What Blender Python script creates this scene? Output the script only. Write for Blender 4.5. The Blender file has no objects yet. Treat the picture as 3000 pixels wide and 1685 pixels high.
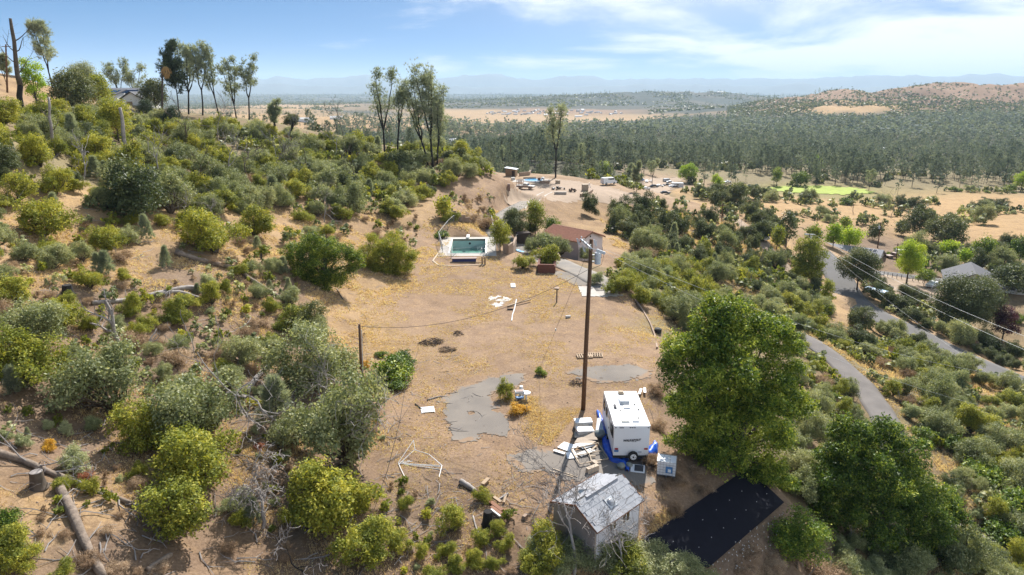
import bpy, math, random
import numpy as np
from mathutils import Vector, Matrix

sc = bpy.context.scene
COL = sc.collection
PI = math.pi
R = math.radians

# ------------------------------------------------------------------ camera
CAMH, PITCH, FPX = 25.0, R(16.3), 2000.0
cam_d = bpy.data.cameras.new('camera'); cam = bpy.data.objects.new('camera', cam_d); COL.objects.link(cam)
cam_d.sensor_width = 36.0; cam_d.lens = 24.0; cam_d.clip_start = 0.5; cam_d.clip_end = 120000.0
cam.location = (0, 0, CAMH); cam.rotation_euler = (PI/2 - PITCH, 0, 0)
sc.camera = cam

# ------------------------------------------------------------------ light
SUN_EL, SUN_AZ = R(42.0), R(15.0)          # azimuth measured from +Y towards +X
sun_dir = Vector((math.sin(SUN_AZ)*math.cos(SUN_EL), math.cos(SUN_AZ)*math.cos(SUN_EL), math.sin(SUN_EL)))
sl = bpy.data.lights.new('sun', 'SUN'); sun = bpy.data.objects.new('sun', sl); COL.objects.link(sun)
sl.energy = 5.0; sl.angle = R(0.53); sl.color = (1.0, 0.96, 0.91)
sun.rotation_euler = sun_dir.to_track_quat('Z', 'Y').to_euler(); sun.location = (30, 60, 90)

world = bpy.data.worlds.new('World'); sc.world = world; world.use_nodes = True
wn = world.node_tree; wn.nodes.clear()
def wnode(t, **kw):
    n = wn.nodes.new(t)
    for k, v in kw.items(): setattr(n, k, v)
    return n
def wmath(op, a, b=None, clamp=False):
    n = wnode('ShaderNodeMath', operation=op); n.use_clamp = clamp
    for i, v in enumerate((a, b)):
        if v is None: continue
        if isinstance(v, (int, float)): n.inputs[i].default_value = v
        else: wn.links.new(v, n.inputs[i])
    return n.outputs[0]
wo = wnode('ShaderNodeOutputWorld'); bg = wnode('ShaderNodeBackground')
sky = wnode('ShaderNodeTexSky', sky_type='NISHITA'); sky.sun_disc = False
sky.sun_elevation = SUN_EL; sky.sun_rotation = SUN_AZ
sky.altitude = 300; sky.air_density = 1.0; sky.dust_density = 0.3; sky.ozone_density = 3.0
SKY_STRENGTH = 0.075
bg.inputs[1].default_value = SKY_STRENGTH
tc = wnode('ShaderNodeTexCoord'); sep = wnode('ShaderNodeSeparateXYZ'); wn.links.new(tc.outputs['Generated'], sep.inputs[0])
# clouds drift on a flat layer: direction divided by height gives the layer's plan
zz = wmath('MAXIMUM', sep.outputs[2], 0.0); zd = wmath('ADD', zz, 0.16)
cx = wmath('DIVIDE', sep.outputs[0], zd); cy = wmath('DIVIDE', sep.outputs[1], zd)
comb = wnode('ShaderNodeCombineXYZ'); wn.links.new(cx, comb.inputs[0]); wn.links.new(cy, comb.inputs[1])
def wnoise(scale, detail, rough, off):
    mp = wnode('ShaderNodeMapping'); mp.inputs['Location'].default_value = off; mp.inputs['Scale'].default_value = (scale, scale, scale)
    wn.links.new(comb.outputs[0], mp.inputs[0])
    n = wnode('ShaderNodeTexNoise'); n.inputs['Scale'].default_value = 1; n.inputs['Detail'].default_value = detail; n.inputs['Roughness'].default_value = rough
    n.inputs['Distortion'].default_value = 0.35
    wn.links.new(mp.outputs[0], n.inputs['Vector']); return n.outputs[0]
n1 = wnoise(0.85, 10, 0.58, (3.1, 1.7, 0)); n2 = wnoise(0.34, 3, 0.5, (7.4, 2.2, 0))
dens = wmath('ADD', wmath('MULTIPLY', n1, 1.0), wmath('MULTIPLY', n2, 0.40))
side = wmath('MULTIPLY', sep.outputs[0], 0.30)
dens = wmath('ADD', dens, side)
mr = wnode('ShaderNodeMapRange', interpolation_type='SMOOTHSTEP'); wn.links.new(dens, mr.inputs[0])
mr.inputs[1].default_value = 0.67; mr.inputs[2].default_value = 0.90; mr.inputs[3].default_value = 0.0; mr.inputs[4].default_value = 0.93
cm = wnode('ShaderNodeMix', data_type='RGBA'); wn.links.new(mr.outputs[0], cm.inputs[0])
sm = wnode('ShaderNodeMapping'); sm.vector_type = 'NORMAL'
sv = wnode('ShaderNodeCombineXYZ'); wn.links.new(sep.outputs[0], sv.inputs[0]); wn.links.new(sep.outputs[1], sv.inputs[1])
wn.links.new(wmath('ADD', wmath('MULTIPLY', sep.outputs[2], 5.0), 0.22), sv.inputs[2])
sn = wnode('ShaderNodeVectorMath', operation='NORMALIZE'); wn.links.new(sv.outputs[0], sn.inputs[0]); wn.links.new(sn.outputs[0], sky.inputs[0])
wn.nodes.remove(sm)
hsv = wnode('ShaderNodeHueSaturation'); hsv.inputs['Saturation'].default_value = 1.4; hsv.inputs['Hue'].default_value = 0.492; wn.links.new(sky.outputs[0], hsv.inputs['Color'])
wn.links.new(hsv.outputs[0], cm.inputs[6]); cm.inputs[7].default_value = (8.8, 9.0, 9.2, 1)
wn.links.new(cm.outputs[2], bg.inputs[0]); wn.links.new(bg.outputs[0], wo.inputs[0])

sc.view_settings.view_transform = 'Standard'; sc.view_settings.look = 'None'
sc.view_settings.exposure = 0.90; sc.view_settings.gamma = 1.0; sc.view_settings.use_curve_mapping = False
sc.render.engine = 'CYCLES'
sc.cycles.use_denoising = True
sc.cycles.max_bounces = 6; sc.cycles.diffuse_bounces = 2; sc.cycles.glossy_bounces = 2
sc.cycles.transmission_bounces = 4; sc.cycles.transparent_max_bounces = 6; sc.cycles.volume_bounces = 1
sc.cycles.caustics_reflective = False; sc.cycles.caustics_refractive = False

# ------------------------------------------------------------------ picture <-> place
CP, SP = math.cos(PITCH), math.sin(PITCH)
def proj(x, y, z):
    dz = z - CAMH; zc = y*CP - dz*SP; yc = -dz*CP - y*SP
    return 1500 + FPX*x/zc, 842.5 + FPX*yc/zc, zc
def ray(px, py):
    u, v = (px-1500)/FPX, (py-842.5)/FPX
    return u, CP - v*SP, -SP - v*CP
def on_z(px, py, z):
    dx, dy, dz = ray(px, py); t = (z-CAMH)/dz
    return dx*t, dy*t, z
def on_y(px, py, Y):
    dx, dy, dz = ray(px, py); t = Y/dy
    return dx*t, Y, CAMH + dz*t

# ------------------------------------------------------------------ noise
def _h(ix, iy, s):
    n = (ix*374761393 + iy*668265263 + s*1274126177) & 0x7fffffff
    n = ((n ^ (n >> 13))*1274126177) & 0x7fffffff
    return ((n ^ (n >> 16)) & 0xffff)/65535.0
def vnoise(x, y, s=0):
    x = np.asarray(x, float); y = np.asarray(y, float)
    ix = np.floor(x).astype(np.int64); iy = np.floor(y).astype(np.int64)
    fx = x-ix; fy = y-iy; fx = fx*fx*(3-2*fx); fy = fy*fy*(3-2*fy)
    a, b, c, d = _h(ix, iy, s), _h(ix+1, iy, s), _h(ix, iy+1, s), _h(ix+1, iy+1, s)
    return (a*(1-fx)+b*fx)*(1-fy)+(c*(1-fx)+d*fx)*fy
def fbm(x, y, s=0, o=4):
    t = 0; a = 0.5
    for i in range(o): t = t + a*vnoise(x*2**i, y*2**i, s+i); a *= 0.5
    return t
def sstep(a, b, x):
    t = np.clip((x-a)/(b-a), 0, 1); return t*t*(3-2*t)

# ------------------------------------------------------------------ terrain control points
PADC = (.295, .205, .138); GOLD = (.34, .235, .135); BROWN = (.205, .148, .106); PALE = (.345, .25, .17); OLIVE = (.20, .16, .085)
DARKF = (.085, .085, .055); FIELD = (.40, .27, .14); SCRUB = (.21, .175, .10); PLAIN = (.04, .055, .045); HILL = (.275, .175, .11)
MEADOW = (.24, .21, .09); TANF = (.39, .27, .15)
near = []          # (x, y, z, colour)
def cz(c, *pts):
    for px, py, z in pts: near.append((*on_z(px, py, z), c))
def cy_(c, *pts):
    for px, py, Y in pts: near.append((*on_y(px, py, Y), c))
def cw(c, *pts):
    for p in pts: near.append((*p, c))
cz(PADC, (1200,1200,0),(1400,1000,0),(1700,1000,0),(1880,1050,0),(1500,850,0),(1300,820,.3),(1350,770,.5),(1650,830,0),(1800,880,0),(1200,900,.2),
   (1400,1300,0),(1650,1300,0),(1850,1350,-.1),(1950,1380,-.25),(1600,1500,-.2),(1750,1560,-.35),(1900,1520,-.6),(1470,790,.2),(1560,900,0))
cz(PADC, (1280,720,.6),(1450,720,.5),(1420,690,.55))
cz(BROWN, (1300,1450,-.2),(1450,1620,-.6),(1150,1550,-.2),(1650,1680,-1.0),(1950,1680,-1.6))
cz(BROWN, (2100,1560,-2),(2250,1500,-2.6),(2150,1400,-1.2),(2100,1200,-1.5),(2300,1680,-4.5),(2050,1050,-1.6))
cz(SCRUB, (2500,1680,-7.5),(2800,1600,-11.5),(2990,1680,-13.5),(2980,1450,-14))
cz(BROWN, (1000,1300,.3),(850,1250,1.0),(700,1500,.8),(500,1600,1.3),(300,1650,2.2),(0,1680,3.4),(0,1300,5.2),(300,1250,3.6),(600,1150,2.6),(900,1050,1.4),
   (800,850,4),(600,900,4.6),(300,950,6),(0,1000,7.6))
cz(GOLD, (0,1560,4.0),(160,1500,3.6))
cz(GOLD, (950,900,2),(1050,830,1.2),(1000,1010,.8),(0,800,10),(300,750,9),(600,700,8),(850,680,5.5),(1000,750,3),(1150,680,2.2),(1250,620,3.2),(1100,600,5),(900,580,7.5))
cz(TANF, (600,600,10),(300,600,12),(0,600,13.5))
cz(PADC, (1400,560,3),(1440,500,5.5),(1350,510,6))
cz(PALE, (1480,620,-.8),(1600,560,-2),(1560,520,-2),(1700,530,-2.5),(1640,545,-2.2),(1850,560,-3.5),(1950,590,-5))
cz(GOLD, (1750,640,-5),(1700,680,-4.5),(1850,720,-5),(1950,750,-6),(1900,650,-6.5),(2000,640,-7))
cz(PADC, (1720,760,-3.2),(1550,740,-1),(1620,700,-2))
cz(SCRUB, (1900,830,-2.5),(1800,800,-.5),(2050,800,-8),(2000,900,-5),(2000,1000,-3.5),(2200,900,-11),(2300,1000,-10.5),(2200,1100,-5.5),(2400,1150,-9.5))
cz(TANF, (2420,760,-16),(2500,880,-18.9),(2650,960,-19.7),(2780,1030,-19.9),(2950,1110,-20.6))
cz(SCRUB, (2360,1000,-11),(2450,1080,-11.7),(2530,1150,-11.8),(2590,1230,-12),(2650,1100,-15),(2800,1200,-14.5),(2990,1250,-16.5),(2700,1350,-12.5))
cz(BROWN, (2600,830,-20.5),(2700,760,-21.5),(2600,740,-22)); cz(SCRUB, (2990,950,-22),(2990,800,-22.5))
cz(FIELD, (2990,700,-24),(2700,650,-26),(2700,600,-29.6),(2990,600,-29.6),(2450,600,-27),(2300,620,-20),(2230,700,-11),(2150,620,-13),(2100,560,-20))
cz(MEADOW, (2450,560,-33),(2330,556,-32.5)); cz(PALE, (1950,545,-30)); cz(SCRUB, (2200,520,-32),(2500,520,-35),(2900,540,-33))
cz(DARKF, (1750,500,-20),(1550,470,-18))
cy_(SCRUB, (60,330,110),(300,450,105),(100,450,85),(600,420,150),(800,420,165),(450,480,110),(0,400,80),(900,470,155),(750,520,120),(200,520,85),(400,550,90))
cy_(GOLD, (20,252,150),(130,252,165),(240,330,160),(1000,520,140),(1150,540,145),(1250,500,165)); cy_(SCRUB, (390,310,205),(530,350,190),(700,350,200),(1130,472,165),(1260,475,168))
cw(SCRUB, (-60,300,-5),(-30,330,-20),(-120,330,0),(-200,300,5),(-250,250,20),(-60,420,-30),(-200,450,-25),(20,300,-18),(60,300,-22))
far = []
def cf(c, *pts):
    for px, py, Y in pts: far.append((*on_y(px, py, Y), c))
cf(TANF, (1100,360,1300),(1070,345,1300),(980,352,1350),(800,340,1500),(750,360,1100),(900,320,2500),(880,350,1700),(700,320,3300),(800,310,3600))
cf(TANF, (1500,345,2400),(1700,350,2300),(1400,348,2350),(1350,330,2900),(1820,352,2250)); cf(HILL, (1650,325,3000))
cf(PLAIN, (1500,310,3500),(1350,310,3500),(1300,300,4200),(1000,330,2600),(2000,350,2000),(2100,320,2600),(1870,275,4500),(1870,300,3800),(2120,272,5000),(2120,300,4200),(2300,305,3000),(1750,315,3400))
cf(HILL, (2350,283,2500),(2450,270,2500),(2550,258,2450),(2650,250,2400),(2800,236,2400),(2870,240,2400),(3000,240,2400),(3200,238,2400),(2700,300,2000),(2900,290,2050),(3100,295,2050),(2620,285,2150))
cf((.42,.28,.14), (2440,312,1850),(2540,312,1850))
cf(DARKF, (2400,345,1700),(2600,345,1650),(2800,350,1600),(3000,350,1500),(1700,430,900),(2200,450,800),(2700,460,750),(2990,480,650),(1400,430,900),(2000,380,1500),(2600,390,1300),(3000,400,1200),(2300,360,1800),(3200,400,1200))
for th in (-52,-40,-30,-20,-10,0,10,20,30,40,52):
    t = R(th)
    for rr in (6500, 9000, 13000, 18000, 25000): far.append((rr*math.sin(t), rr*math.cos(t), -98 - 4*math.sin(th*.7+rr), PLAIN))
for th in (22, 30, 38, 46, 52):
    far.append((3400*math.sin(R(th)), 3400*math.cos(R(th)), -60, PLAIN))
    far.append((4600*math.sin(R(th)), 4600*math.cos(R(th)), -95, PLAIN))
for p in near:
    if math.hypot(p[0], p[1]) > 180: far.append(p)
far += [(-60,600,-32,DARKF),(-300,600,-30,DARKF),(-600,700,-30,DARKF),(-500,350,-5,SCRUB),(-900,1200,-40,TANF),(0,650,-42,DARKF),(-1800,2500,-60,PLAIN),(-1600,1600,-50,TANF),(-2600,3600,-90,PLAIN)]
near += [p for p in far if math.hypot(p[0], p[1]) < 1000 and p not in near]

class TPS:
    def __init__(s, pts, lam):
        a = np.array([(p[0], p[1]) for p in pts]); s.u = s.uv(a[:,0], a[:,1]); z = np.array([p[2] for p in pts], float)
        n = len(z); d = np.linalg.norm(s.u[:,None]-s.u[None], axis=2); K = s.k(d) + lam*np.eye(n)
        Pm = np.c_[np.ones(n), s.u]; A = np.zeros((n+3, n+3)); A[:n,:n] = K; A[:n,n:] = Pm; A[n:,:n] = Pm.T
        s.w = np.linalg.solve(A, np.r_[z, 0, 0, 0]); s.n = n
    @staticmethod
    def uv(x, y): return np.c_[np.arctan2(x, y)*1.25, np.log(np.hypot(x, y))]
    @staticmethod
    def k(d): return np.where(d > 1e-9, d*d*np.log(np.maximum(d, 1e-9)), 0)
    def __call__(s, x, y):
        q = s.uv(x, y); out = np.zeros(len(q))
        for i in range(0, len(q), 20000):
            c = q[i:i+20000]; d = np.linalg.norm(c[:,None]-s.u[None], axis=2)
            out[i:i+20000] = s.k(d) @ s.w[:s.n] + s.w[s.n] + c @ s.w[s.n+1:]
        return out
tn, tf = TPS(near, 2e-3), TPS(far, 2e-3)
TH0, TH1, NT = R(-50), R(50), 440
R0, R1, NR = 18.0, 25000.0, 520
LG = math.log(R1/R0)
tt, jj = np.meshgrid(np.linspace(TH0, TH1, NT), np.linspace(0, 1, NR))      # (NR, NT)
rr = R0*np.exp(jj*LG); GX = (rr*np.sin(tt)).ravel(); GY = (rr*np.cos(tt)).ravel(); GR = rr.ravel()
zn = tn(GX, GY); zf = tf(GX, GY); w = sstep(260, 480, GR); GZ = zn*(1-w) + zf*w

def seg_dist(x, y, pts):
    """distance to a polyline in plan, and the z along it"""
    x = np.asarray(x, float); y = np.asarray(y, float)
    best = np.full(x.shape, 1e9); bz = np.zeros(x.shape)
    for a, b in zip(pts[:-1], pts[1:]):
        ax, ay = a[0], a[1]; dx, dy = b[0]-ax, b[1]-ay; L = dx*dx+dy*dy
        t = np.clip(((x-ax)*dx+(y-ay)*dy)/L, 0, 1); d = np.hypot(x-ax-t*dx, y-ay-t*dy)
        m = d < best; best = np.where(m, d, best); bz = np.where(m, a[2]+t*(b[2]-a[2]), bz)
    return best, bz
def in_poly(x, y, poly):
    x = np.asarray(x, float); y = np.asarray(y, float); c = np.zeros(x.shape, bool); n = len(poly)
    for i in range(n):
        x1, y1 = poly[i][:2]; x2, y2 = poly[i-1][:2]
        with np.errstate(divide='ignore', invalid='ignore'):
            c ^= ((y1 > y) != (y2 > y)) & (x < (x2-x1)*(y-y1)/(y2-y1+1e-12)+x1)
    return c
def smooth(pts, n=6):
    """Catmull-Rom through points"""
    P = [np.array(p, float) for p in pts]; P = [2*P[0]-P[1]] + P + [2*P[-1]-P[-2]]; out = []
    for i in range(1, len(P)-2):
        for k in range(n):
            t = k/n; a, b, c, d = P[i-1:i+3]
            out.append(0.5*((2*b)+(c-a)*t+(2*a-5*b+4*c-d)*t*t+(3*b-a-3*c+d)*t**3))
    out.append(P[-2]); return [tuple(o) for o in out]

# roads in plan: (px, py, z) -> place
ROAD = smooth([on_z(*p) for p in ((2395,735,-15.8),(2425,765,-16.1),(2452,800,-17),(2490,868,-18.8),(2560,920,-19.3),(2650,962,-19.7),(2780,1030,-19.9),(2950,1105,-20.6),(3150,1200,-21.5),(3400,1300,-22.5))])
LANE = smooth([on_z(*p) for p in ((2330,978,-10.9),(2400,1018,-11.3),(2470,1075,-11.7),(2540,1150,-11.8),(2592,1230,-12),(2625,1320,-12.4),(2690,1440,-13),(2800,1560,-13.6),(2985,1625,-14.2),(3250,1680,-15))])
TRACK = smooth([on_z(*p) for p in ((2150,640,-12),(2215,690,-11.2),(2250,730,-12),(2290,775,-14),(2330,815,-15.6),(2400,850,-17),(2450,868,-18))])
DRIVE = smooth([on_z(*p) for p in ((1545,590,-1.8),(1490,620,-.9),(1452,665,-.6),(1480,705,-.7),(1560,740,-1.0),(1650,775,-.5),(1740,815,0.02),(1790,850,0.02))])
YARD = smooth([on_z(*p) for p in ((2470,810,-17.9),(2570,800,-20.2),(2680,812,-21.3),(2790,825,-22),(2850,818,-22.4))])
for pts, hw, bl, dz in ((ROAD,3.6,4,-.06),(LANE,2.0,2.5,-.06),(TRACK,1.8,3,-.06),(DRIVE,2.3,2.5,-.06),(YARD,2.8,3,-.06)):
    d, bz = seg_dist(GX, GY, pts); m = 1-sstep(hw, hw+bl, d); GZ = GZ*(1-m)+(bz+dz)*m
# uneven ground
pad_poly = [on_z(px, py, 0)[:2] for px, py in ((1090,1130),(1050,930),(1180,800),(1280,755),(1480,700),(1640,800),(1830,850),(1925,1020),(1930,1300),(1990,1420),(1800,1560),(1560,1560),(1380,1420),(1150,1280))]
inpad = in_poly(GX, GY, pad_poly)
dr = np.minimum.reduce([seg_dist(GX, GY, p)[0] for p in (ROAD, LANE, TRACK, DRIVE, YARD)])
calm = sstep(2.5, 6, dr)*np.where(inpad, .18, 1.0)
fadeN = 1-sstep(300, 700, GR)
GZ += calm*fadeN*((fbm(GX/6.5, GY/6.5, 3)-.47)*1.5 + (fbm(GX/1.6, GY/1.6, 9, 3)-.44)*.34)
hillm = sstep(900, 1500, GR)*(1-sstep(5200, 6500, GR))
GZ += hillm*(np.abs(fbm(GX/260, GY/260, 21, 5)-.47)*-120 + 9)*(.25+.75*(GZ > -35)*sstep(-50, -10, GZ))
# swimming pool hole, and level ground under the sheet of pool decking
POOLC, POOLR = (-7.05, 107.8), R(2.0)
def to_pool(x, y):
    dx, dy = x-POOLC[0], y-POOLC[1]; c, s = math.cos(-POOLR), math.sin(-POOLR)
    return dx*c-dy*s, dx*s+dy*c
PX, PY = to_pool(GX, GY)
m = 1-sstep(0, 3.0, np.maximum(np.abs(PX)-4.4, np.abs(PY)-7.2)); GZ = GZ*(1-m)+.42*m
hole = (np.abs(PX) < 3.1) & (np.abs(PY) < 5.5); GZ = np.where(hole, -2.9, GZ)
# garage court cut into the slope, upper yard levelled
for (px, py, z, rx) in ((1700,742,-3.1,5.5),(1600,556,-2.05,13),(1560,524,-2.05,13),(1690,535,-2.4,10)):
    X0, Y0, _ = on_z(px, py, z); m = 1-sstep(rx, rx*1.7, np.hypot(GX-X0, GY-Y0)); GZ = GZ*(1-m)+z*m
FABC = [on_z(1812,1632,-1.05), on_z(2190,1374,-1.35), on_z(2297,1474,-2.35), on_z(2075,1668,-2.3)]
_A = np.c_[np.array(FABC)[:,:2], np.ones(4)]; _pl = np.linalg.lstsq(_A, np.array(FABC)[:,2], rcond=None)[0]
_c = np.mean(np.array(FABC), 0); _in = np.minimum.reduce([seg_dist(GX, GY, FABC+[FABC[0]])[0]]); _ip = in_poly(GX, GY, FABC)
m = np.where(_ip, 1.0, 1-sstep(.4, 2.5, _in)); GZ = GZ*(1-m)+(GX*_pl[0]+GY*_pl[1]+_pl[2])*m
GZ2 = GZ.reshape(NR, NT)
def H(x, y):
    x = np.asarray(x, float); y = np.asarray(y, float)
    i = np.clip((np.arctan2(x, y)-TH0)/(TH1-TH0)*(NT-1), 0, NT-1.001); j = np.clip(np.log(np.maximum(np.hypot(x, y), R0)/R0)/LG*(NR-1), 0, NR-1.001)
    i0 = i.astype(int); j0 = j.astype(int); fi = i-i0; fj = j-j0
    return (GZ2[j0,i0]*(1-fi)+GZ2[j0,i0+1]*fi)*(1-fj)+(GZ2[j0+1,i0]*(1-fi)+GZ2[j0+1,i0+1]*fi)*fj
def h(x, y): return float(H(np.array([x]), np.array([y]))[0])
_tm = 20*np.exp(np.linspace(0, 1, 1600)*math.log(9000/20))
def at(px, py, dz=0.0):
    """the point of the ground seen at a pixel of the photograph"""
    dx, dy, d3 = ray(px, py); x, y, z = dx*_tm, dy*_tm, CAMH+d3*_tm
    g = H(x, y); k = np.nonzero(z < g)[0]
    if not len(k): k = [len(_tm)-1]
    k = max(int(k[0]), 1); a0, a1 = z[k-1]-g[k-1], z[k]-g[k]; f = a0/(a0-a1) if a0 != a1 else 1
    t = _tm[k-1]+f*(_tm[k]-_tm[k-1]); X, Y = dx*t, dy*t
    return Vector((X, Y, h(X, Y)+dz))
def depth(v): return v.y*CP-(v.z-CAMH)*SP
Q = 3000/2576.0
def aq(x, y, dz=0.0): return at(x*Q, y*Q, dz)

# ------------------------------------------------------------------ object helpers
def tag(o, label=None, cat=None, group=None, kind=None):
    if label: o['label'] = label
    if cat: o['category'] = cat
    if group: o['group'] = group
    if kind: o['kind'] = kind
    return o
def new_obj(name, data, parent=None, loc=None, rz=0.0, scale=None):
    o = bpy.data.objects.new(name, data); COL.objects.link(o)
    if parent: o.parent = parent
    if loc is not None: o.location = loc
    if rz: o.rotation_euler = (0, 0, rz)
    if scale: o.scale = scale
    return o
def empty(name, label, cat, loc, rz=0.0, group=None):
    o = new_obj(name, None, None, loc, rz); o.empty_display_size = .2
    return tag(o, label, cat, group)
def copy_tree(o):
    c = o.copy(); COL.objects.link(c)
    for ch in o.children:
        k = ch.copy(); COL.objects.link(k); k.parent = c
        for g in ch.children:
            q = g.copy(); COL.objects.link(q); q.parent = k
    return c
def np_mesh(name, V, F, mats=(), tint=None, midx=None, smooth_=False, col=None):
    """V (n,3), F list of (k, array) with constant k per block, or one array"""
    me = bpy.data.meshes.new(name); blocks = F if isinstance(F, list) else [F]
    blocks = [np.asarray(b, np.int32) for b in blocks if len(b)]
    me.vertices.add(len(V)); me.vertices.foreach_set('co', np.asarray(V, np.float32).ravel())
    loops = np.concatenate([b.ravel() for b in blocks]); sizes = np.concatenate([np.full(len(b), b.shape[1]) for b in blocks])
    me.loops.add(len(loops)); me.loops.foreach_set('vertex_index', loops.astype(np.int32))
    me.polygons.add(len(sizes)); st = np.r_[0, np.cumsum(sizes)[:-1]]
    me.polygons.foreach_set('loop_start', st.astype(np.int32)); me.polygons.foreach_set('loop_total', sizes.astype(np.int32))
    if midx is not None: me.polygons.foreach_set('material_index', np.asarray(midx, np.int32))
    if smooth_: me.polygons.foreach_set('use_smooth', np.ones(len(sizes), bool))
    me.update(calc_edges=True)
    if tint is not None:
        a = me.attributes.new('tint', 'FLOAT', 'POINT'); a.data.foreach_set('value', np.asarray(tint, np.float32))
    if col is not None:
        a = me.attributes.new('ground', 'FLOAT_COLOR', 'POINT'); c4 = np.ones((len(V), 4), np.float32); c4[:,:3] = col; a.data.foreach_set('color', c4.ravel())
    for m_ in mats: me.materials.append(m_)
    return me
class MB:
    """collects shapes for ONE mesh"""
    def __init__(s): s.v = []; s.f = []; s.m = []
    def add(s, vs, fs, mi=0):
        b = len(s.v); s.v += [tuple(v) for v in vs]; s.f += [tuple(b+i for i in f) for f in fs]; s.m += [mi]*len(fs); return s
    def box(s, c, d, rz=0.0, mi=0, rx=0.0, ry=0.0, taper=1.0):
        M = Matrix.Translation(c) @ Matrix.Rotation(rz, 4, 'Z') @ Matrix.Rotation(ry, 4, 'Y') @ Matrix.Rotation(rx, 4, 'X')
        x, y, z = d[0]/2, d[1]/2, d[2]/2; t = taper
        vs = [M @ Vector(p) for p in ((-x,-y,-z),(x,-y,-z),(x,y,-z),(-x,y,-z),(-x*t,-y*t,z),(x*t,-y*t,z),(x*t,y*t,z),(-x*t,y*t,z))]
        return s.add(vs, ((0,3,2,1),(4,5,6,7),(0,1,5,4),(1,2,6,5),(2,3,7,6),(3,0,4,7)), mi)
    def bar(s, a, b, w, t=None, mi=0):
        a, b = Vector(a), Vector(b); d = b-a; t = t or w
        z = d.normalized(); u = z.cross(Vector((0,0,1)));  u = u.normalized() if u.length > 1e-4 else Vector((1,0,0)); v = u.cross(z)
        u *= w/2; v *= t/2
        vs = [a-u-v, a+u-v, a+u+v, a-u+v, b-u-v, b+u-v, b+u+v, b-u+v]
        return s.add(vs, ((0,1,2,3),(7,6,5,4),(0,4,5,1),(1,5,6,2),(2,6,7,3),(3,7,4,0)), mi)
    def tube(s, pts, rad, n=6, mi=0, cap=True):
        pts = [Vector(p) for p in pts]; k = len(pts); rad = rad if hasattr(rad, '__len__') else [rad]*k
        vs = []; up = Vector((.31, .2, .93))
        for i, p in enumerate(pts):
            d = (pts[min(i+1, k-1)]-pts[max(i-1, 0)]).normalized(); u = d.cross(up)
            u = u.normalized() if u.length > 1e-3 else d.cross(Vector((1,0,0))).normalized(); v = d.cross(u)
            for j in range(n):
                a = 2*PI*j/n; vs.append(p + (u*math.cos(a)+v*math.sin(a))*rad[i])
        fs = [(i*n+j, i*n+(j+1)%n, (i+1)*n+(j+1)%n, (i+1)*n+j) for i in range(k-1) for j in range(n)]
        if cap: fs += [tuple(range(n-1, -1, -1)), tuple((k-1)*n+j for j in range(n))]
        return s.add(vs, fs, mi)
    def cyl(s, c, r, hh, n=16, mi=0, axis='Z', r2=None):
        c = Vector(c); d = {'X': Vector((1,0,0)), 'Y': Vector((0,1,0)), 'Z': Vector((0,0,1))}[axis]
        return s.tube([c-d*hh/2, c+d*hh/2], [r, r if r2 is None else r2], n, mi)
    def prism(s, poly, z0, z1, mi=0):
        """poly: plan points; z0, z1 number or per-point list"""
        n = len(poly); g = lambda z, i: z[i] if hasattr(z, '__len__') else z
        vs = [(p[0], p[1], g(z0, i)) for i, p in enumerate(poly)]+[(p[0], p[1], g(z1, i)) for i, p in enumerate(poly)]
        fs = [tuple(range(n-1, -1, -1)), tuple(range(n, 2*n))]+[(i, (i+1)%n, n+(i+1)%n, n+i) for i in range(n)]
        return s.add(vs, fs, mi)
    def sweep(s, prof, a, b, mi=0, axis='X'):
        """closed 2-D profile (y,z) extruded along x from a to b"""
        n = len(prof); vs = [(a, p[0], p[1]) for p in prof]+[(b, p[0], p[1]) for p in prof]
        if axis == 'Y': vs = [(v[1], v[0], v[2]) for v in vs]
        fs = [tuple(range(n-1, -1, -1)), tuple(range(n, 2*n))]+[(i, (i+1)%n, n+(i+1)%n, n+i) for i in range(n)]
        return s.add(vs, fs, mi)
    def mesh(s, name, mats):
        me = bpy.data.meshes.new(name); me.from_pydata(s.v, [], s.f); me.polygons.foreach_set('material_index', s.m)
        for m_ in (mats if isinstance(mats, (list, tuple)) else [mats]): me.materials.append(m_)
        me.update()
        import bmesh
        bm = bmesh.new(); bm.from_mesh(me); bmesh.ops.recalc_face_normals(bm, faces=bm.faces); bm.to_mesh(me); bm.free()
        return me
    def build(s, name, mats, parent=None, loc=None, rz=0.0, smooth_=False):
        me = s.mesh(name, mats)
        if smooth_: me.shade_smooth() if hasattr(me, 'shade_smooth') else None
        return new_obj(name, me, parent, loc, rz)

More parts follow.
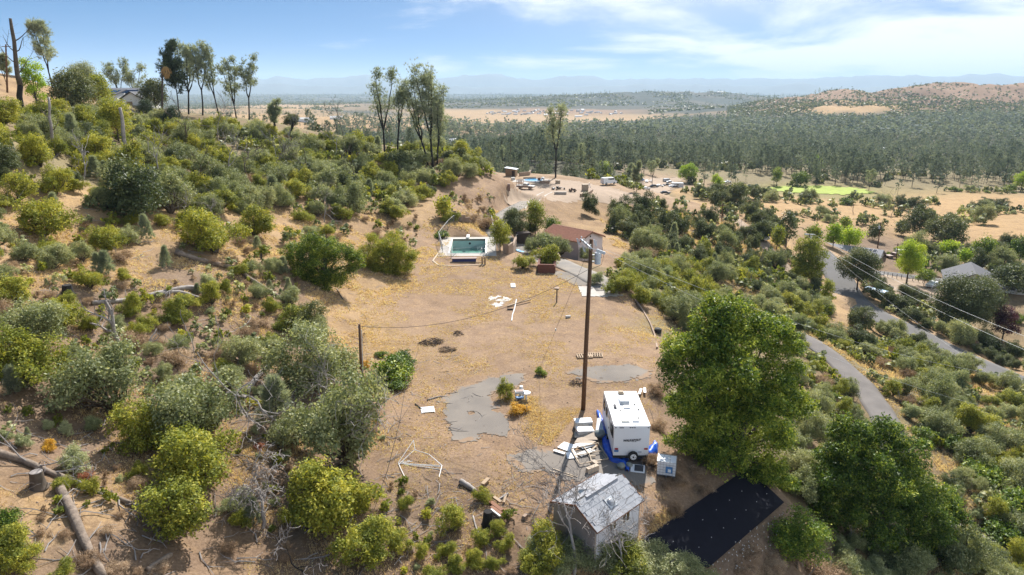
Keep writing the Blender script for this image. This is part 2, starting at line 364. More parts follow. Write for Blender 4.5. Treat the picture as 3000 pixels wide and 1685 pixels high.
# ------------------------------------------------------------------ materials
def mat(name, col, rough=.7, metal=0.0, spec=.4, noise=0.0, nscale=8.0, col2=None, bump=0.0, bscale=None, alpha=1.0, stretch=None, detail=4):
    m = bpy.data.materials.new(name); m.use_nodes = True; nt = m.node_tree; b = nt.nodes['Principled BSDF']
    b.inputs['Roughness'].default_value = rough; b.inputs['Metallic'].default_value = metal; b.inputs['Specular IOR Level'].default_value = spec
    b.inputs['Base Color'].default_value = (*col, 1)
    if noise or bump:
        t = nt.nodes.new('ShaderNodeTexCoord'); n = nt.nodes.new('ShaderNodeTexNoise'); n.inputs['Scale'].default_value = nscale; n.inputs['Detail'].default_value = detail
        src = t.outputs['Object']
        if stretch:
            mp = nt.nodes.new('ShaderNodeMapping'); mp.inputs['Scale'].default_value = stretch; nt.links.new(src, mp.inputs[0]); src = mp.outputs[0]
        nt.links.new(src, n.inputs['Vector'])
        if noise:
            r = nt.nodes.new('ShaderNodeMapRange'); r.inputs[1].default_value = .5-.28; r.inputs[2].default_value = .5+.28; nt.links.new(n.outputs[0], r.inputs[0])
            mx = nt.nodes.new('ShaderNodeMix'); mx.data_type = 'RGBA'; nt.links.new(r.outputs[0], mx.inputs[0])
            c2 = col2 or tuple(c*(1-noise) for c in col)
            mx.inputs[6].default_value = (*c2, 1); mx.inputs[7].default_value = (*col, 1); nt.links.new(mx.outputs[2], b.inputs['Base Color'])
        if bump:
            n2 = n
            if bscale:
                n2 = nt.nodes.new('ShaderNodeTexNoise'); n2.inputs['Scale'].default_value = bscale; n2.inputs['Detail'].default_value = 3; nt.links.new(src, n2.inputs['Vector'])
            bp = nt.nodes.new('ShaderNodeBump'); bp.inputs['Strength'].default_value = bump; bp.inputs['Distance'].default_value = .03
            nt.links.new(n2.outputs[0], bp.inputs['Height']); nt.links.new(bp.outputs[0], b.inputs['Normal'])
    return m
LEAFK = 1.85
def leafmat(name, dark, mid, light, transl=.38, rough=.5, var=.35, spec=.35):
    dark, mid, light = [tuple(min(c*LEAFK, .8) for c in q_) for q_ in (dark, mid, light)]; spec *= .55; rough += .1; transl -= .06
    m = bpy.data.materials.new(name); m.use_nodes = True; nt = m.node_tree; b = nt.nodes['Principled BSDF']; out = nt.nodes['Material Output']
    a = nt.nodes.new('ShaderNodeAttribute'); a.attribute_name = 'tint'; oi = nt.nodes.new('ShaderNodeObjectInfo')
    k = nt.nodes.new('ShaderNodeMath'); k.operation = 'MULTIPLY_ADD'; nt.links.new(oi.outputs['Random'], k.inputs[0]); k.inputs[1].default_value = var
    nt.links.new(a.outputs['Fac'], k.inputs[2])
    cr = nt.nodes.new('ShaderNodeValToRGB'); e = cr.color_ramp.elements; e[0].position = .12; e[0].color = (*dark, 1); e[1].position = 1.0; e[1].color = (*light, 1)
    q = e.new(.55); q.color = (*mid, 1); nt.links.new(k.outputs[0], cr.inputs[0]); nt.links.new(cr.outputs[0], b.inputs['Base Color'])
    b.inputs['Roughness'].default_value = rough; b.inputs['Specular IOR Level'].default_value = spec
    tr = nt.nodes.new('ShaderNodeBsdfTranslucent'); g = nt.nodes.new('ShaderNodeMix'); g.data_type = 'RGBA'; g.blend_type = 'MULTIPLY'; g.inputs[0].default_value = 1
    nt.links.new(cr.outputs[0], g.inputs[6]); g.inputs[7].default_value = (1.25, 1.2, .7, 1); nt.links.new(g.outputs[2], tr.inputs[0])
    ms = nt.nodes.new('ShaderNodeMixShader'); ms.inputs[0].default_value = transl
    nt.links.new(b.outputs[0], ms.inputs[1]); nt.links.new(tr.outputs[0], ms.inputs[2]); nt.links.new(ms.outputs[0], out.inputs[0])
    return m
M = {}
M['manzanita'] = leafmat('manzanita leaf', (.065,.080,.015), (.135,.148,.021), (.275,.25,.038), .42)
M['oak'] = leafmat('oak scrub leaf', (.072,.088,.038), (.145,.16,.075), (.265,.26,.135), .40, .45, spec=.55)
M['oakdark'] = leafmat('live oak leaf', (.03,.042,.018), (.065,.08,.032), (.13,.13,.055), .33, .45, spec=.5)
M['green'] = leafmat('fresh green leaf', (.024,.046,.007), (.074,.118,.016), (.235,.25,.033), .38, .42, spec=.5)
M['lime'] = leafmat('lime green leaf', (.10,.155,.015), (.17,.235,.022), (.29,.32,.04), .48)
M['olivetree'] = leafmat('olive green leaf', (.07,.09,.015), (.15,.165,.025), (.27,.24,.04), .42)
M['pine'] = leafmat('grey pine needle', (.085,.102,.075), (.15,.172,.125), (.235,.245,.17), .48, .6)
M['forest'] = leafmat('forest pine needle', (.042,.057,.048), (.075,.094,.077), (.12,.135,.107), .36, .7)
M['pinedark'] = leafmat('dark conifer needle', (.02,.032,.018), (.038,.055,.03), (.07,.09,.045), .2, .6)
M['plum'] = leafmat('purple plum leaf', (.03,.012,.018), (.07,.025,.035), (.15,.07,.08), .35)
M['rust'] = leafmat('reddish dry leaf', (.12,.05,.03), (.24,.10,.06), (.38,.19,.11), .35)
M['orange'] = leafmat('orange dry leaf', (.16,.09,.015), (.30,.17,.02), (.45,.28,.04), .4)
M['drygrass'] = leafmat('dry grass blade', (.24,.17,.10), (.37,.275,.165), (.52,.41,.27), .45, .7, var=.0)
M['drybrush'] = leafmat('dry brown brush', (.10,.065,.04), (.20,.135,.085), (.33,.25,.17), .25, .8)
M['sagegreen'] = leafmat('sage green leaf', (.09,.11,.05), (.17,.19,.10), (.30,.30,.18), .38)
M['bark'] = mat('grey brown bark', (.13,.10,.075), .9, noise=.6, nscale=3, bump=.5)
M['burnt'] = mat('burnt bark', (.028,.025,.024), .95, noise=.5, nscale=3, bump=.5)
M['deadwood'] = mat('weathered dead wood', (.40,.36,.33), .85, noise=.55, nscale=2.5, col2=(.16,.135,.12), bump=.4)
M['logwood'] = mat('fallen log wood', (.30,.235,.18), .95, noise=.6, nscale=3.5, col2=(.085,.065,.052), bump=1.0, bscale=11, detail=8)
M['greytwig'] = mat('grey dead twig', (.34,.31,.29), .85, noise=.4, nscale=3)
M['polewood'] = mat('pole wood', (.16,.085,.045), .85, noise=.45, nscale=5, stretch=(6,6,.4), bump=.4)
M['timber'] = mat('sawn timber', (.42,.30,.19), .8, noise=.3, nscale=4)
M['redwood'] = mat('red brown timber', (.26,.12,.065), .8, noise=.35, nscale=4)
M['white'] = mat('white paint', (.82,.82,.81), .45, noise=.10, nscale=1.5)
M['whitegel'] = mat('white trailer skin', (.80,.81,.82), .35, noise=.05, nscale=.9, spec=.5)
M['tankwhite'] = mat('translucent tank plastic', (.84,.85,.86), .45)
M['dirtywhite'] = mat('dirty white', (.66,.64,.60), .6, noise=.3, nscale=3)
M['black'] = mat('black rubber', (.02,.02,.02), .8)
M['glass'] = mat('dark window glass', (.03,.035,.04), .08, spec=.8)
M['amberglass'] = mat('amber tinted glass', (.11,.075,.035), .1, spec=.8)
M['red'] = mat('red lens', (.35,.02,.02), .3)
M['steel'] = mat('galvanised steel', (.45,.46,.47), .45, metal=.7, noise=.2, nscale=6)
M['greymetal'] = mat('grey enamel', (.52,.55,.58), .4, noise=.1, nscale=3)
M['wire'] = mat('dark wire', (.05,.05,.055), .5)
M['alwire'] = mat('bare aluminium wire', (.50,.51,.52), .5)
M['concrete'] = mat('weathered concrete', (.47,.43,.38), .9, noise=.28, nscale=.7, bump=.2, bscale=30)
M['asphalt'] = mat('old asphalt', (.285,.245,.20), .95, noise=.40, nscale=.33, col2=(.165,.155,.145), bump=.35, bscale=14, detail=9)
def dusty(m, dust=(.285, .20, .135)):
    """dirt blown over the rim of a patch: 'tint' holds the distance from the rim"""
    nt = m.node_tree; b = nt.nodes['Principled BSDF']; src = b.inputs['Base Color'].links[0].from_socket; a = nt.nodes.new('ShaderNodeAttribute'); a.attribute_name = 'tint'
    t = nt.nodes.new('ShaderNodeTexCoord'); n = nt.nodes.new('ShaderNodeTexNoise'); n.inputs['Scale'].default_value = 1.1; n.inputs['Detail'].default_value = 9; n.inputs['Roughness'].default_value = .68; nt.links.new(t.outputs['Object'], n.inputs['Vector'])
    s_ = nt.nodes.new('ShaderNodeMath'); s_.operation = 'MULTIPLY_ADD'; nt.links.new(a.outputs['Fac'], s_.inputs[0]); s_.inputs[1].default_value = -.42; nt.links.new(n.outputs[0], s_.inputs[2])
    r = nt.nodes.new('ShaderNodeMapRange'); r.interpolation_type = 'SMOOTHSTEP'; nt.links.new(s_.outputs[0], r.inputs[0]); r.inputs[1].default_value = .34; r.inputs[2].default_value = .50
    mx = nt.nodes.new('ShaderNodeMix'); mx.data_type = 'RGBA'; nt.links.new(r.outputs[0], mx.inputs[0]); nt.links.new(src, mx.inputs[6]); mx.inputs[7].default_value = (*dust, 1); nt.links.new(mx.outputs[2], b.inputs['Base Color'])
M['patch'] = mat('broken asphalt', (.27,.235,.197), .97, spec=.06, noise=.40, nscale=.30, col2=(.165,.148,.133), bump=.35, bscale=14, detail=9); dusty(M['patch'])
M['road'] = mat('grey road asphalt', (.18,.172,.165), .95, spec=.1, noise=.22, nscale=.25, bump=.2, bscale=20, detail=8)
M['lane'] = mat('worn lane asphalt', (.215,.195,.18), .96, spec=.1, noise=.30, nscale=.5, bump=.2, bscale=20, detail=8)
M['trackdirt'] = mat('pale track dirt', (.36,.265,.185), .95, noise=.25, nscale=.6, bump=.3, bscale=8)
M['block'] = mat('tan block wall', (.36,.26,.19), .9, noise=.25, nscale=2)
M['brick'] = mat('dark red brick', (.20,.085,.06), .9, noise=.35, nscale=5)
M['tile'] = mat('clay roof tile', (.47,.225,.145), .8, noise=.28, nscale=2.5)
M['stucco'] = mat('pale pink stucco', (.66,.55,.53), .85, noise=.08, nscale=2)
M['bluetarp'] = mat('blue tarp', (.012,.11,.62), .38, noise=.25, nscale=4, spec=.5)
M['shingle'] = mat('grey shingle', (.34,.345,.37), .75, noise=.28, nscale=7)
M['shedwall'] = mat('taupe shed siding', (.33,.265,.22), .8, noise=.1, nscale=2)
M['shedpale'] = mat('pale shed siding', (.56,.54,.56), .7, noise=.08, nscale=2)
M['fabric'] = mat('black ground fabric', (.010,.011,.020), .62, noise=.3, nscale=3, spec=.10, bump=.15, bscale=5)
M['poolplaster'] = mat('pool plaster', (.52,.68,.64), .6, noise=.25, nscale=.6)
M['poolwater'] = mat('green pool water', (.15,.35,.27), .05, spec=.6, noise=.3, nscale=.4)
M['bluewater'] = mat('clear pool water', (.09,.36,.62), .05, spec=.6)
M['cardboard'] = mat('cardboard', (.52,.42,.32), .85, noise=.2, nscale=2)
M['charcoal'] = mat('charred twigs', (.07,.05,.04), .95, noise=.4, nscale=4)
M['solar'] = mat('solar cell', (.012,.018,.04), .12, spec=.7)
M['darkroof'] = mat('dark grey roof', (.10,.10,.11), .85, noise=.25, nscale=1.2)
M['greyroof'] = mat('grey roof', (.27,.27,.29), .8, noise=.2, nscale=1.0)
M['cream'] = mat('cream wall', (.60,.56,.50), .85, noise=.1, nscale=1)
M['ash'] = mat('white ash', (.66,.62,.57), .95, noise=.25, nscale=3)
M['meadow'] = mat('bright meadow', (.30,.37,.035), .9, noise=.3, nscale=.3)
M['yellowplastic'] = mat('sun bleached plastic', (.75,.72,.62), .5)
M['bluepaint'] = mat('blue paint', (.08,.22,.45), .4)
M['rustpaint'] = mat('faded brown paint', (.27,.17,.13), .5, noise=.3, nscale=2)
M['darkpaint'] = mat('dark car paint', (.025,.03,.04), .25, spec=.6)
M['tan'] = mat('tan board', (.44,.35,.25), .8, noise=.15, nscale=2)

# ------------------------------------------------------------------ ground
allp = near + [p for p in far if math.hypot(p[0], p[1]) >= 1000]
cu = TPS.uv(np.array([p[0] for p in allp]), np.array([p[1] for p in allp])); cc = np.array([p[3] for p in allp])
gu = TPS.uv(GX, GY); GC = np.zeros((len(GX), 3))
wob = np.c_[(fbm(GX/(GR*.06+1), GY/(GR*.06+1), 31, 3)-.45), (fbm(GX/(GR*.06+1), GY/(GR*.06+1), 47, 3)-.45)]
gu = gu + wob*np.array([.10, .13])
for i in range(0, len(gu), 20000):
    d2 = ((gu[i:i+20000, None]-cu[None])**2).sum(2); ww = 1/(d2+4e-4)**2
    GC[i:i+20000] = (ww @ cc)/ww.sum(1)[:, None]
# bare ground and grass patches
bm_ = sstep(.40, .62, fbm(GX/9, GY/9, 55, 4))*(1-sstep(150, 420, GR))*np.where(inpad, .35, .8)
GC = GC*(1-.55*bm_[:, None]) + np.array([.205, .135, .085])*.55*bm_[:, None]
tw = sstep(.47, .62, fbm(GX/420, GY/420, 61, 4))*sstep(2400, 4200, GR)*.2
GC = GC*(1-tw[:, None]) + np.array([.30, .22, .15])*tw[:, None]
jd, _ = seg_dist(GX, GY, ROAD); js = (1-sstep(3.2, 5.5, jd))*.8; GC = GC*(1-js[:, None])+np.array([.40, .29, .19])*js[:, None]
ii = np.arange(NR*NT).reshape(NR, NT)
quads = np.stack([ii[:-1,:-1], ii[:-1,1:], ii[1:,1:], ii[1:,:-1]], -1).reshape(-1, 4)
gm = bpy.data.materials.new('dry hillside ground'); gm.use_nodes = True; nt = gm.node_tree; gb = nt.nodes['Principled BSDF']
gb.inputs['Roughness'].default_value = .95; gb.inputs['Specular IOR Level'].default_value = .15
ga = nt.nodes.new('ShaderNodeAttribute'); ga.attribute_name = 'ground'; gt = nt.nodes.new('ShaderNodeTexCoord')
def gnoise(scale, detail=5, rough=.6):
    n = nt.nodes.new('ShaderNodeTexNoise'); n.inputs['Scale'].default_value = scale; n.inputs['Detail'].default_value = detail; n.inputs['Roughness'].default_value = rough
    nt.links.new(gt.outputs['Object'], n.inputs['Vector']); return n.outputs[0]
def gmap(src, a, b, c, d):
    n = nt.nodes.new('ShaderNodeMapRange'); nt.links.new(src, n.inputs[0])
    for i, v in enumerate((a, b, c, d)): n.inputs[i+1].default_value = v
    return n.outputs[0]
def gmix(fac, a, b, mode='MIX'):
    n = nt.nodes.new('ShaderNodeMix'); n.data_type = 'RGBA'; n.blend_type = mode
    for s_, v in ((0, fac), (6, a), (7, b)):
        if isinstance(v, (int, float)): n.inputs[s_].default_value = v
        elif isinstance(v, tuple): n.inputs[s_].default_value = (*v, 1)
        else: nt.links.new(v, n.inputs[s_])
    return n.outputs[2]
g0 = ga.outputs['Color']; c = gmix(gmap(gnoise(.35, 8, .65), .46, .66, 0, .6), g0, gmix(1.0, g0, (.60, .57, .56), 'MULTIPLY'))
c = gmix(gmap(gnoise(.9, 7, .7), .50, .68, 0, .6), c, gmix(1.0, c, (1.42, 1.38, 1.12), 'MULTIPLY'))
c = gmix(gmap(gnoise(5.5, 6, .75), .35, .7, .0, 1.0), gmix(1.0, c, (.66, .62, .58), 'MULTIPLY'), gmix(1.0, c, (1.22, 1.2, 1.15), 'MULTIPLY'))
c = gmix(gmap(gnoise(17, 3, .6), .60, .72, 0, .5), c, gmix(1.0, c, (1.8, 1.95, 2.2), 'MULTIPLY')); c = gmix(gmap(gnoise(11.3, 4, .65), .62, .76, 0, .65), c, gmix(1.0, c, (.33, .31, .30), 'MULTIPLY'))
nt.links.new(c, gb.inputs['Base Color'])
bp = nt.nodes.new('ShaderNodeBump'); bp.inputs['Strength'].default_value = .6; bp.inputs['Distance'].default_value = .12
nt.links.new(gnoise(3.2, 7, .7), bp.inputs['Height']); nt.links.new(bp.outputs[0], gb.inputs['Normal'])
tag(new_obj('ground', np_mesh('ground', np.c_[GX, GY, GZ], quads, [gm], smooth_=True, col=GC)), 'dry grassy hillside falling from a ridge to a wooded valley', kind='structure')

# roads: strips that follow their own carved grade
def strip(name, pts, hw, m, label, dz=0.0, wob_=.0, kind='structure'):
    P = smooth(pts, 4) if len(pts) < 40 else pts; V = []; n = 7; k = len(P)
    for i, p in enumerate(P):
        a, b = P[max(i-1, 0)], P[min(i+1, k-1)]; dx, dy = b[0]-a[0], b[1]-a[1]; L = math.hypot(dx, dy); nx, ny = -dy/L, dx/L
        for j in range(n):
            u = (j/(n-1)*2-1); s_ = hw*u*(1+wob_*(vnoise([i*.6], [u*3.0+9], 5)[0]-.5) if abs(u) > .9 else 1)
            V.append((p[0]+nx*s_, p[1]+ny*s_, p[2]+dz+.05*(1-u*u)))
    F = [(i*n+j, i*n+j+1, (i+1)*n+j+1, (i+1)*n+j) for i in range(k-1) for j in range(n-1)]
    b = len(V)                                    # buried skirts give the slab its thickness
    for i in range(k):
        for j in (0, n-1): V.append((V[i*n+j][0], V[i*n+j][1], V[i*n+j][2]-.3))
    for i in range(k-1):
        F += [(i*n, (i+1)*n, b+2*i+2, b+2*i), (i*n+n-1, b+2*i+1, b+2*i+3, (i+1)*n+n-1)]
    me = np_mesh(name, np.array(V), np.array(F), [m]); me.shade_smooth() if hasattr(me, 'shade_smooth') else None
    return tag(new_obj(name, me), label, kind=kind)
strip('road', ROAD, 3.1, M['road'], 'grey asphalt road curving through the valley below the slope', .02)
strip('driveway', LANE, 1.6, M['lane'], 'narrow worn asphalt lane climbing the brushy slope', .02, .25)
strip('dirt_track', TRACK, 1.5, M['trackdirt'], 'pale dirt track with a parked truck joining the road', .01, .3)
strip('driveway', DRIVE, 1.9, M['asphalt'], 'old grey driveway winding past the swimming pool to the upper yard', .02, .2)
strip('driveway', YARD, 2.3, M['road'], 'grey driveway in front of the house with solar panels', .02)

def sheet(name, poly, m, label, dz=.03, step=.5, ragged=0.0, seed=1, kind='structure', thick=.0, hole=None):
    """a thin slab of ground covering with an uneven outline, laid on the terrain"""
    xs = [p[0] for p in poly]; ys = [p[1] for p in poly]
    gx = np.arange(min(xs)-1, max(xs)+1+step, step); gy = np.arange(min(ys)-1, max(ys)+1+step, step)
    X, Y = np.meshgrid(gx, gy)
    Xc, Yc = (X[:-1,:-1]+step/2), (Y[:-1,:-1]+step/2)
    ox = (fbm(Xc*.9, Yc*.9, seed, 5)-.47)*ragged*2.4+(vnoise(Xc*5, Yc*5, seed+7)-.5)*ragged*.5; oy = (fbm(Xc*.9, Yc*.9, seed+40, 5)-.47)*ragged*2.4+(vnoise(Xc*5, Yc*5, seed+8)-.5)*ragged*.5
    ins = in_poly(Xc+ox, Yc+oy, poly)
    if hole: ins &= ~(fbm(Xc/hole[0], Yc/hole[0], seed+80, 4) > hole[1])
    jx = X + (vnoise(X*7, Y*7, seed+3)-.5)*step*.7; jy = Y + (vnoise(X*7, Y*7, seed+5)-.5)*step*.7
    idx = np.arange(X.size).reshape(X.shape)
    q = np.stack([idx[:-1,:-1], idx[:-1,1:], idx[1:,1:], idx[1:,:-1]], -1)[ins]
    used, inv = np.unique(q, return_inverse=True); q = inv.reshape(q.shape)
    xx, yy = jx.ravel()[used], jy.ravel()[used]; V = np.c_[xx, yy, H(xx, yy)+dz]; ed = np.clip(seg_dist(xx, yy, [(q_[0], q_[1], 0) for q_ in list(poly)+[poly[0]]])[0]/.8, 0, 1)
    return tag(new_obj(name, np_mesh(name, V, q, [m], tint=ed, smooth_=True)), label, kind=kind)
def gp(*pts): return [tuple(at(px, py))[:2] for px, py in pts]
sheet('asphalt_patch', gp((1300,1165),(1340,1140),(1420,1110),(1470,1098),(1540,1092),(1545,1115),(1510,1135),(1440,1150),(1445,1185),(1500,1225),(1530,1270),(1505,1290),(1440,1275),(1380,1285),(1315,1300),(1308,1250),(1290,1200)), M['patch'], 'grey broken asphalt patch near the white slatted panel', .035, .11, .9, 3, hole=(1.6, .73))
sheet('asphalt_patch', gp((1480,1330),(1560,1318),(1640,1320),(1800,1290),(1900,1330),(1900,1420),(1780,1440),(1650,1410),(1600,1385),(1540,1380)), M['patch'], 'grey asphalt apron under the white trailer and scrap', .035, .11, .9, 8, hole=(1.5, .71))
sheet('asphalt_patch', gp((1650,1095),(1720,1072),(1850,1065),(1905,1085),(1890,1105),(1840,1120),(1760,1118)), M['patch'], 'faded asphalt patch beyond the tall utility pole', .035, .13, .9, 14, hole=(1.6, .73))
sheet('concrete_slab', gp((1690,838),(1790,838),(1822,868),(1712,870)), M['concrete'], 'pale concrete parking slab behind the tall utility pole', .06, .4, .1, 4)
sheet('asphalt_patch', gp((1612,790),(1690,800),(1775,815),(1800,840),(1690,838),(1650,820),(1610,800)), M['patch'], 'cracked asphalt apron joining the pale concrete slab', .05, .4, .4, 5)
sheet('dirt_pad', gp((1480,560),(1520,530),(1600,520),(1680,530),(1760,545),(1830,562),(1900,580),(1950,600),(1850,600),(1740,590),(1640,590),(1560,600),(1490,600)), M['trackdirt'], 'pale bare dirt yard in front of the round pool', .04, .8, 1.2, 6)
sheet('dirt_pad', gp((1885,520),(1990,520),(2000,545),(1960,560),(1890,560)), M['trackdirt'], 'pale dirt lot with parked cars below the pines', .15, 2, 2, 7)
sheet('paving', gp((1535,735),(1590,735),(1640,755),(1600,770),(1545,762)), M['asphalt'], 'grey garage court in front of the red tiled house', .05, .4, .3, 9)
sheet('meadow', gp((2230,556),(2290,545),(2400,545),(2520,552),(2560,568),(2470,572),(2330,566)), M['meadow'], 'bright yellow green meadow strip at the forest edge', .25, 3, 4, 10)
sheet('dirt_pad', gp((2600,800),(2680,820),(2770,845),(2760,885),(2680,890),(2600,870),(2560,830)), M['trackdirt'], 'bare brown yard beside the grey driveway', .08, .8, .8, 11)

for o_ in (0, 1):
    pts = [tuple(at(px+o_*26, py, .0)) for px, py in ((1538,612),(1545,598),(1556,585),(1574,572),(1592,563))]; strip('tyre_track', smooth([(a, b, h(a, b)) for a, b, c_ in pts], 5), .22, M['concrete'], ('pale tyre track curving into the upper yard','second pale tyre track beside the first in the upper yard')[o_], .06)
# far mountains: two ranges with real depth
def range_(name, r0, r1, hf, m, label):
    T = np.linspace(R(-50), R(50), 420); J = np.linspace(0, 1, 14); t, j = np.meshgrid(T, J); r = r0+(r1-r0)*j
    z = -102 + hf(t)*np.sin(j*PI)**1.2*(.8+.4*fbm(t*60, j*6, 7, 4)); V = np.c_[(r*np.sin(t)).ravel(), (r*np.cos(t)).ravel(), z.ravel()]
    i_ = np.arange(t.size).reshape(t.shape); q = np.stack([i_[:-1,:-1], i_[:-1,1:], i_[1:,1:], i_[1:,:-1]], -1).reshape(-1, 4)
    tag(new_obj(name, np_mesh(name, V, q, [m], smooth_=True)), label, kind='structure')
mm = mat('forested mountain', (.10, .13, .13), .95, noise=.4, nscale=.002)
def peaks(t):
    d = np.degrees(t); g = lambda c_, w_, a: a*np.exp(-((d-c_)/w_)**2)
    return 380+g(-11.5,2.2,110)+g(-10,1,60)+g(-2.3,2.6,170)+g(5.2,2.2,130)+g(-18,5,40)+g(16,4,40)+g(27,4,70)+g(33,3,80)+70*(fbm(d*1.3, d*0+3, 5, 5)-.5)
def low(t):
    d = np.degrees(t); return 150+60*np.exp(-((d+19)/6)**2)+70*np.exp(-((d-13)/6)**2)+90*np.exp(-((d-22)/1.3)**2)+60*(fbm(d*1.1, d*0+9, 8, 5)-.5)
range_('mountains', 19500, 24500, peaks, mm, 'faint blue mountain range along the horizon')
range_('mountains', 15000, 18500, low, mm, 'low hazy foothills in front of the far mountains')

# air: one closed box of even haze round everything
hz = MB().box((0, 6000, 255), (60000, 60000, 830)); hm = bpy.data.materials.new('haze'); hm.use_nodes = True; n_ = hm.node_tree; n_.nodes.clear()
o_ = n_.nodes.new('ShaderNodeOutputMaterial'); v_ = n_.nodes.new('ShaderNodeVolumePrincipled')
v_.inputs['Color'].default_value = (.64, .82, 1.0, 1); v_.inputs['Density'].default_value = 6.2e-5; v_.inputs['Anisotropy'].default_value = 0.0
n_.links.new(v_.outputs[0], o_.inputs['Volume'])
tag(hz.build('haze', hm), 'pale blue summer haze filling the valley', kind='stuff')

# ------------------------------------------------------------------ plant builders
def nrm(v): return v/np.maximum(np.linalg.norm(v, axis=-1, keepdims=True), 1e-9)
def leaf_quads(rng, C, N, L, W, fold=.12):
    """one small folded leaf per centre: (n*4,3) verts"""
    T = nrm(np.cross(N, rng.normal(size=N.shape))); B = np.cross(N, T); L = np.asarray(L).reshape(-1, 1); Wd = np.asarray(W).reshape(-1, 1)
    V = np.stack([C-T*L/2, C+B*Wd/2+N*Wd*fold, C+T*L/2, C-B*Wd/2+N*Wd*fold], 1)
    return V.reshape(-1, 3), np.arange(len(C)*4).reshape(-1, 4)
def clumps(rng, lobes, cover, nleaf, sig, L, asp=.55, upb=.5, zmin=-.35, shell=(.72, 1.05), inner=.12, tintv=.22):
    """leafy clumps over overlapping lobes; cover = leaf area over lobe surface"""
    C = []; N = []; T = []; la = L*L*asp*.52
    for (c, r) in lobes:
        c = np.array(c); r = np.array(r); S = 4*PI*(r[0]*r[1]*r[2])**(2/3.)*(.5-.5*zmin)
        n = int(cover*S/la/nleaf*rng.uniform(.85, 1.15))+3
        d = nrm(rng.normal(size=(n*3, 3))); d = d[d[:,2] > zmin][:n]; rad = rng.uniform(*shell, size=(len(d), 1)); rad = np.where(rng.random((len(d),1)) < inner, rad*.6, rad); rad = np.where(rng.random((len(d),1)) < .10, rad*rng.uniform(1.1, 1.45, size=(len(d),1)), rad)
        p = c+d*r*rad; lt = rng.normal(0, .10); k = np.maximum((nleaf*rng.uniform(.5, 1.5, len(d))).astype(int), 1)
        pp = np.repeat(p, k, 0); dd = np.repeat(d, k, 0); g = rng.normal(size=pp.shape)*sig*np.array([1,1,.85])
        C.append(pp+g); N.append(nrm(upb*np.array([0,0,1.])+.5*dd+rng.normal(size=pp.shape)*.7))
        T.append(np.repeat(.35+lt+rng.normal(0, tintv*.7, len(d)), k)+rng.normal(0, tintv*.6, len(pp)))
    C = np.concatenate(C); N = np.concatenate(N); T = np.concatenate(T)
    Ls = L*rng.uniform(.65, 1.35, len(C)); V, F = leaf_quads(rng, C, N, Ls, Ls*asp)
    return V, F, np.repeat(T, 4)
def stems_mb(rng, lobes, r0, base=(0,0,0), n=5, fork=.35, mi=0):
    mb = MB()
    for (c, r) in lobes:
        c = np.array(c); k = rng.normal(size=3)*.12*np.linalg.norm(c); mid = np.array(base)*(1-.5)+c*.5+k*[1,1,.3]
        mb.tube([base, tuple(np.array(base)*.65+mid*.35+[0,0,.1*c[2]]), tuple(mid), tuple(c+[0,0,r[2]*.3])], [r0, r0*.75, r0*.5, r0*.15], n, mi, cap=False)
    return mb
def dome_lobes(rng, n, Rr, Hh, flat=.5, lr=(.20, .42)):
    """uneven lobes that fill a lopsided dome of radius Rr, height Hh; the first is the core"""
    lob = [((0, 0, Hh*.42), (Rr*.5, Rr*.5, Hh*.36))]; ph = rng.uniform(0, 6.28); n = int(n*1.7)
    for i in range(n):
        a = rng.uniform(0, 2*PI); out = 1+.28*math.cos(a-ph)+.16*math.cos(3*a+ph*2); q = rng.uniform(.25, .82)*out; z = Hh*rng.uniform(.18, .92)*(1.15-q*.5); s_ = rng.uniform(*lr)
        lob.append(((Rr*q*math.cos(a), Rr*q*math.sin(a), z), (Rr*s_, Rr*s_, Hh*s_*.72)))
    return lob
PROTO = {}
def bush_proto(kind, i, seed, Rr, Hh, nl, cover, nleaf, sig, L, m, asp=.55, **kw):
    rng = np.random.default_rng(seed); lob = dome_lobes(rng, nl, Rr, Hh)
    V, F, T = clumps(rng, lob, cover, nleaf, sig, L, asp, **kw); V[:,2] = np.maximum(V[:,2], -.05)
    leaf = np_mesh(kind, V, F, [M[m]], tint=T)
    PROTO.setdefault(kind, []).append((leaf, stems_mb(rng, lob, .05*Rr).mesh('stem', M['bark']), Rr, Hh))
for i in range(8):   # olive-gold manzanita: twiggy upright clumps
    bush_proto('manzanita_bush', i, 100+i, 1.0, 1.35+.12*(i % 3), 9, 1.0, 16, .065, .074, 'manzanita', .55, upb=.75, shell=(.6, 1.18), tintv=.26)
for i in range(9):   # grey green scrub oak: dense and small-leaved
    bush_proto('scrub_oak', i, 200+i, 1.0, 1.5+.15*(i % 3), 11, .85, 18, .075, .064, 'oak', .6, upb=.35, shell=(.66, 1.14), tintv=.24)
for i in range(3):
    bush_proto('live_oak', i, 300+i, 1.0, 1.55, 12, .95, 16, .08, .075, 'oakdark', .6, upb=.4, shell=(.68, 1.12))
for i in range(2):
    bush_proto('green_shrub', i, 330+i, 1.0, 1.0, 9, 1.2, 11, .09, .13, 'green', .55, upb=.6, shell=(.6, 1.15))
for i in range(2):
    bush_proto('sage_shrub', i, 350+i, 1.0, 1.25, 8, 1.1, 13, .07, .09, 'sagegreen', .4, upb=.4)
for i in range(2):
    bush_proto('rust_shrub', i, 370+i, 1.0, .8, 8, 1.0, 10, .07, .09, 'rust', .5)
for i in range(2):
    bush_proto('orange_shrub', i, 380+i, 1.0, 1.1, 8, 1.0, 10, .08, .10, 'orange', .5)
for i in range(3):   # dry brown brush: thin twig slivers
    bush_proto('dry_brush', i, 390+i, 1.0, .95, 9, .55, 12, .12, .20, 'drybrush', .10, upb=.9, shell=(.3, 1.1))
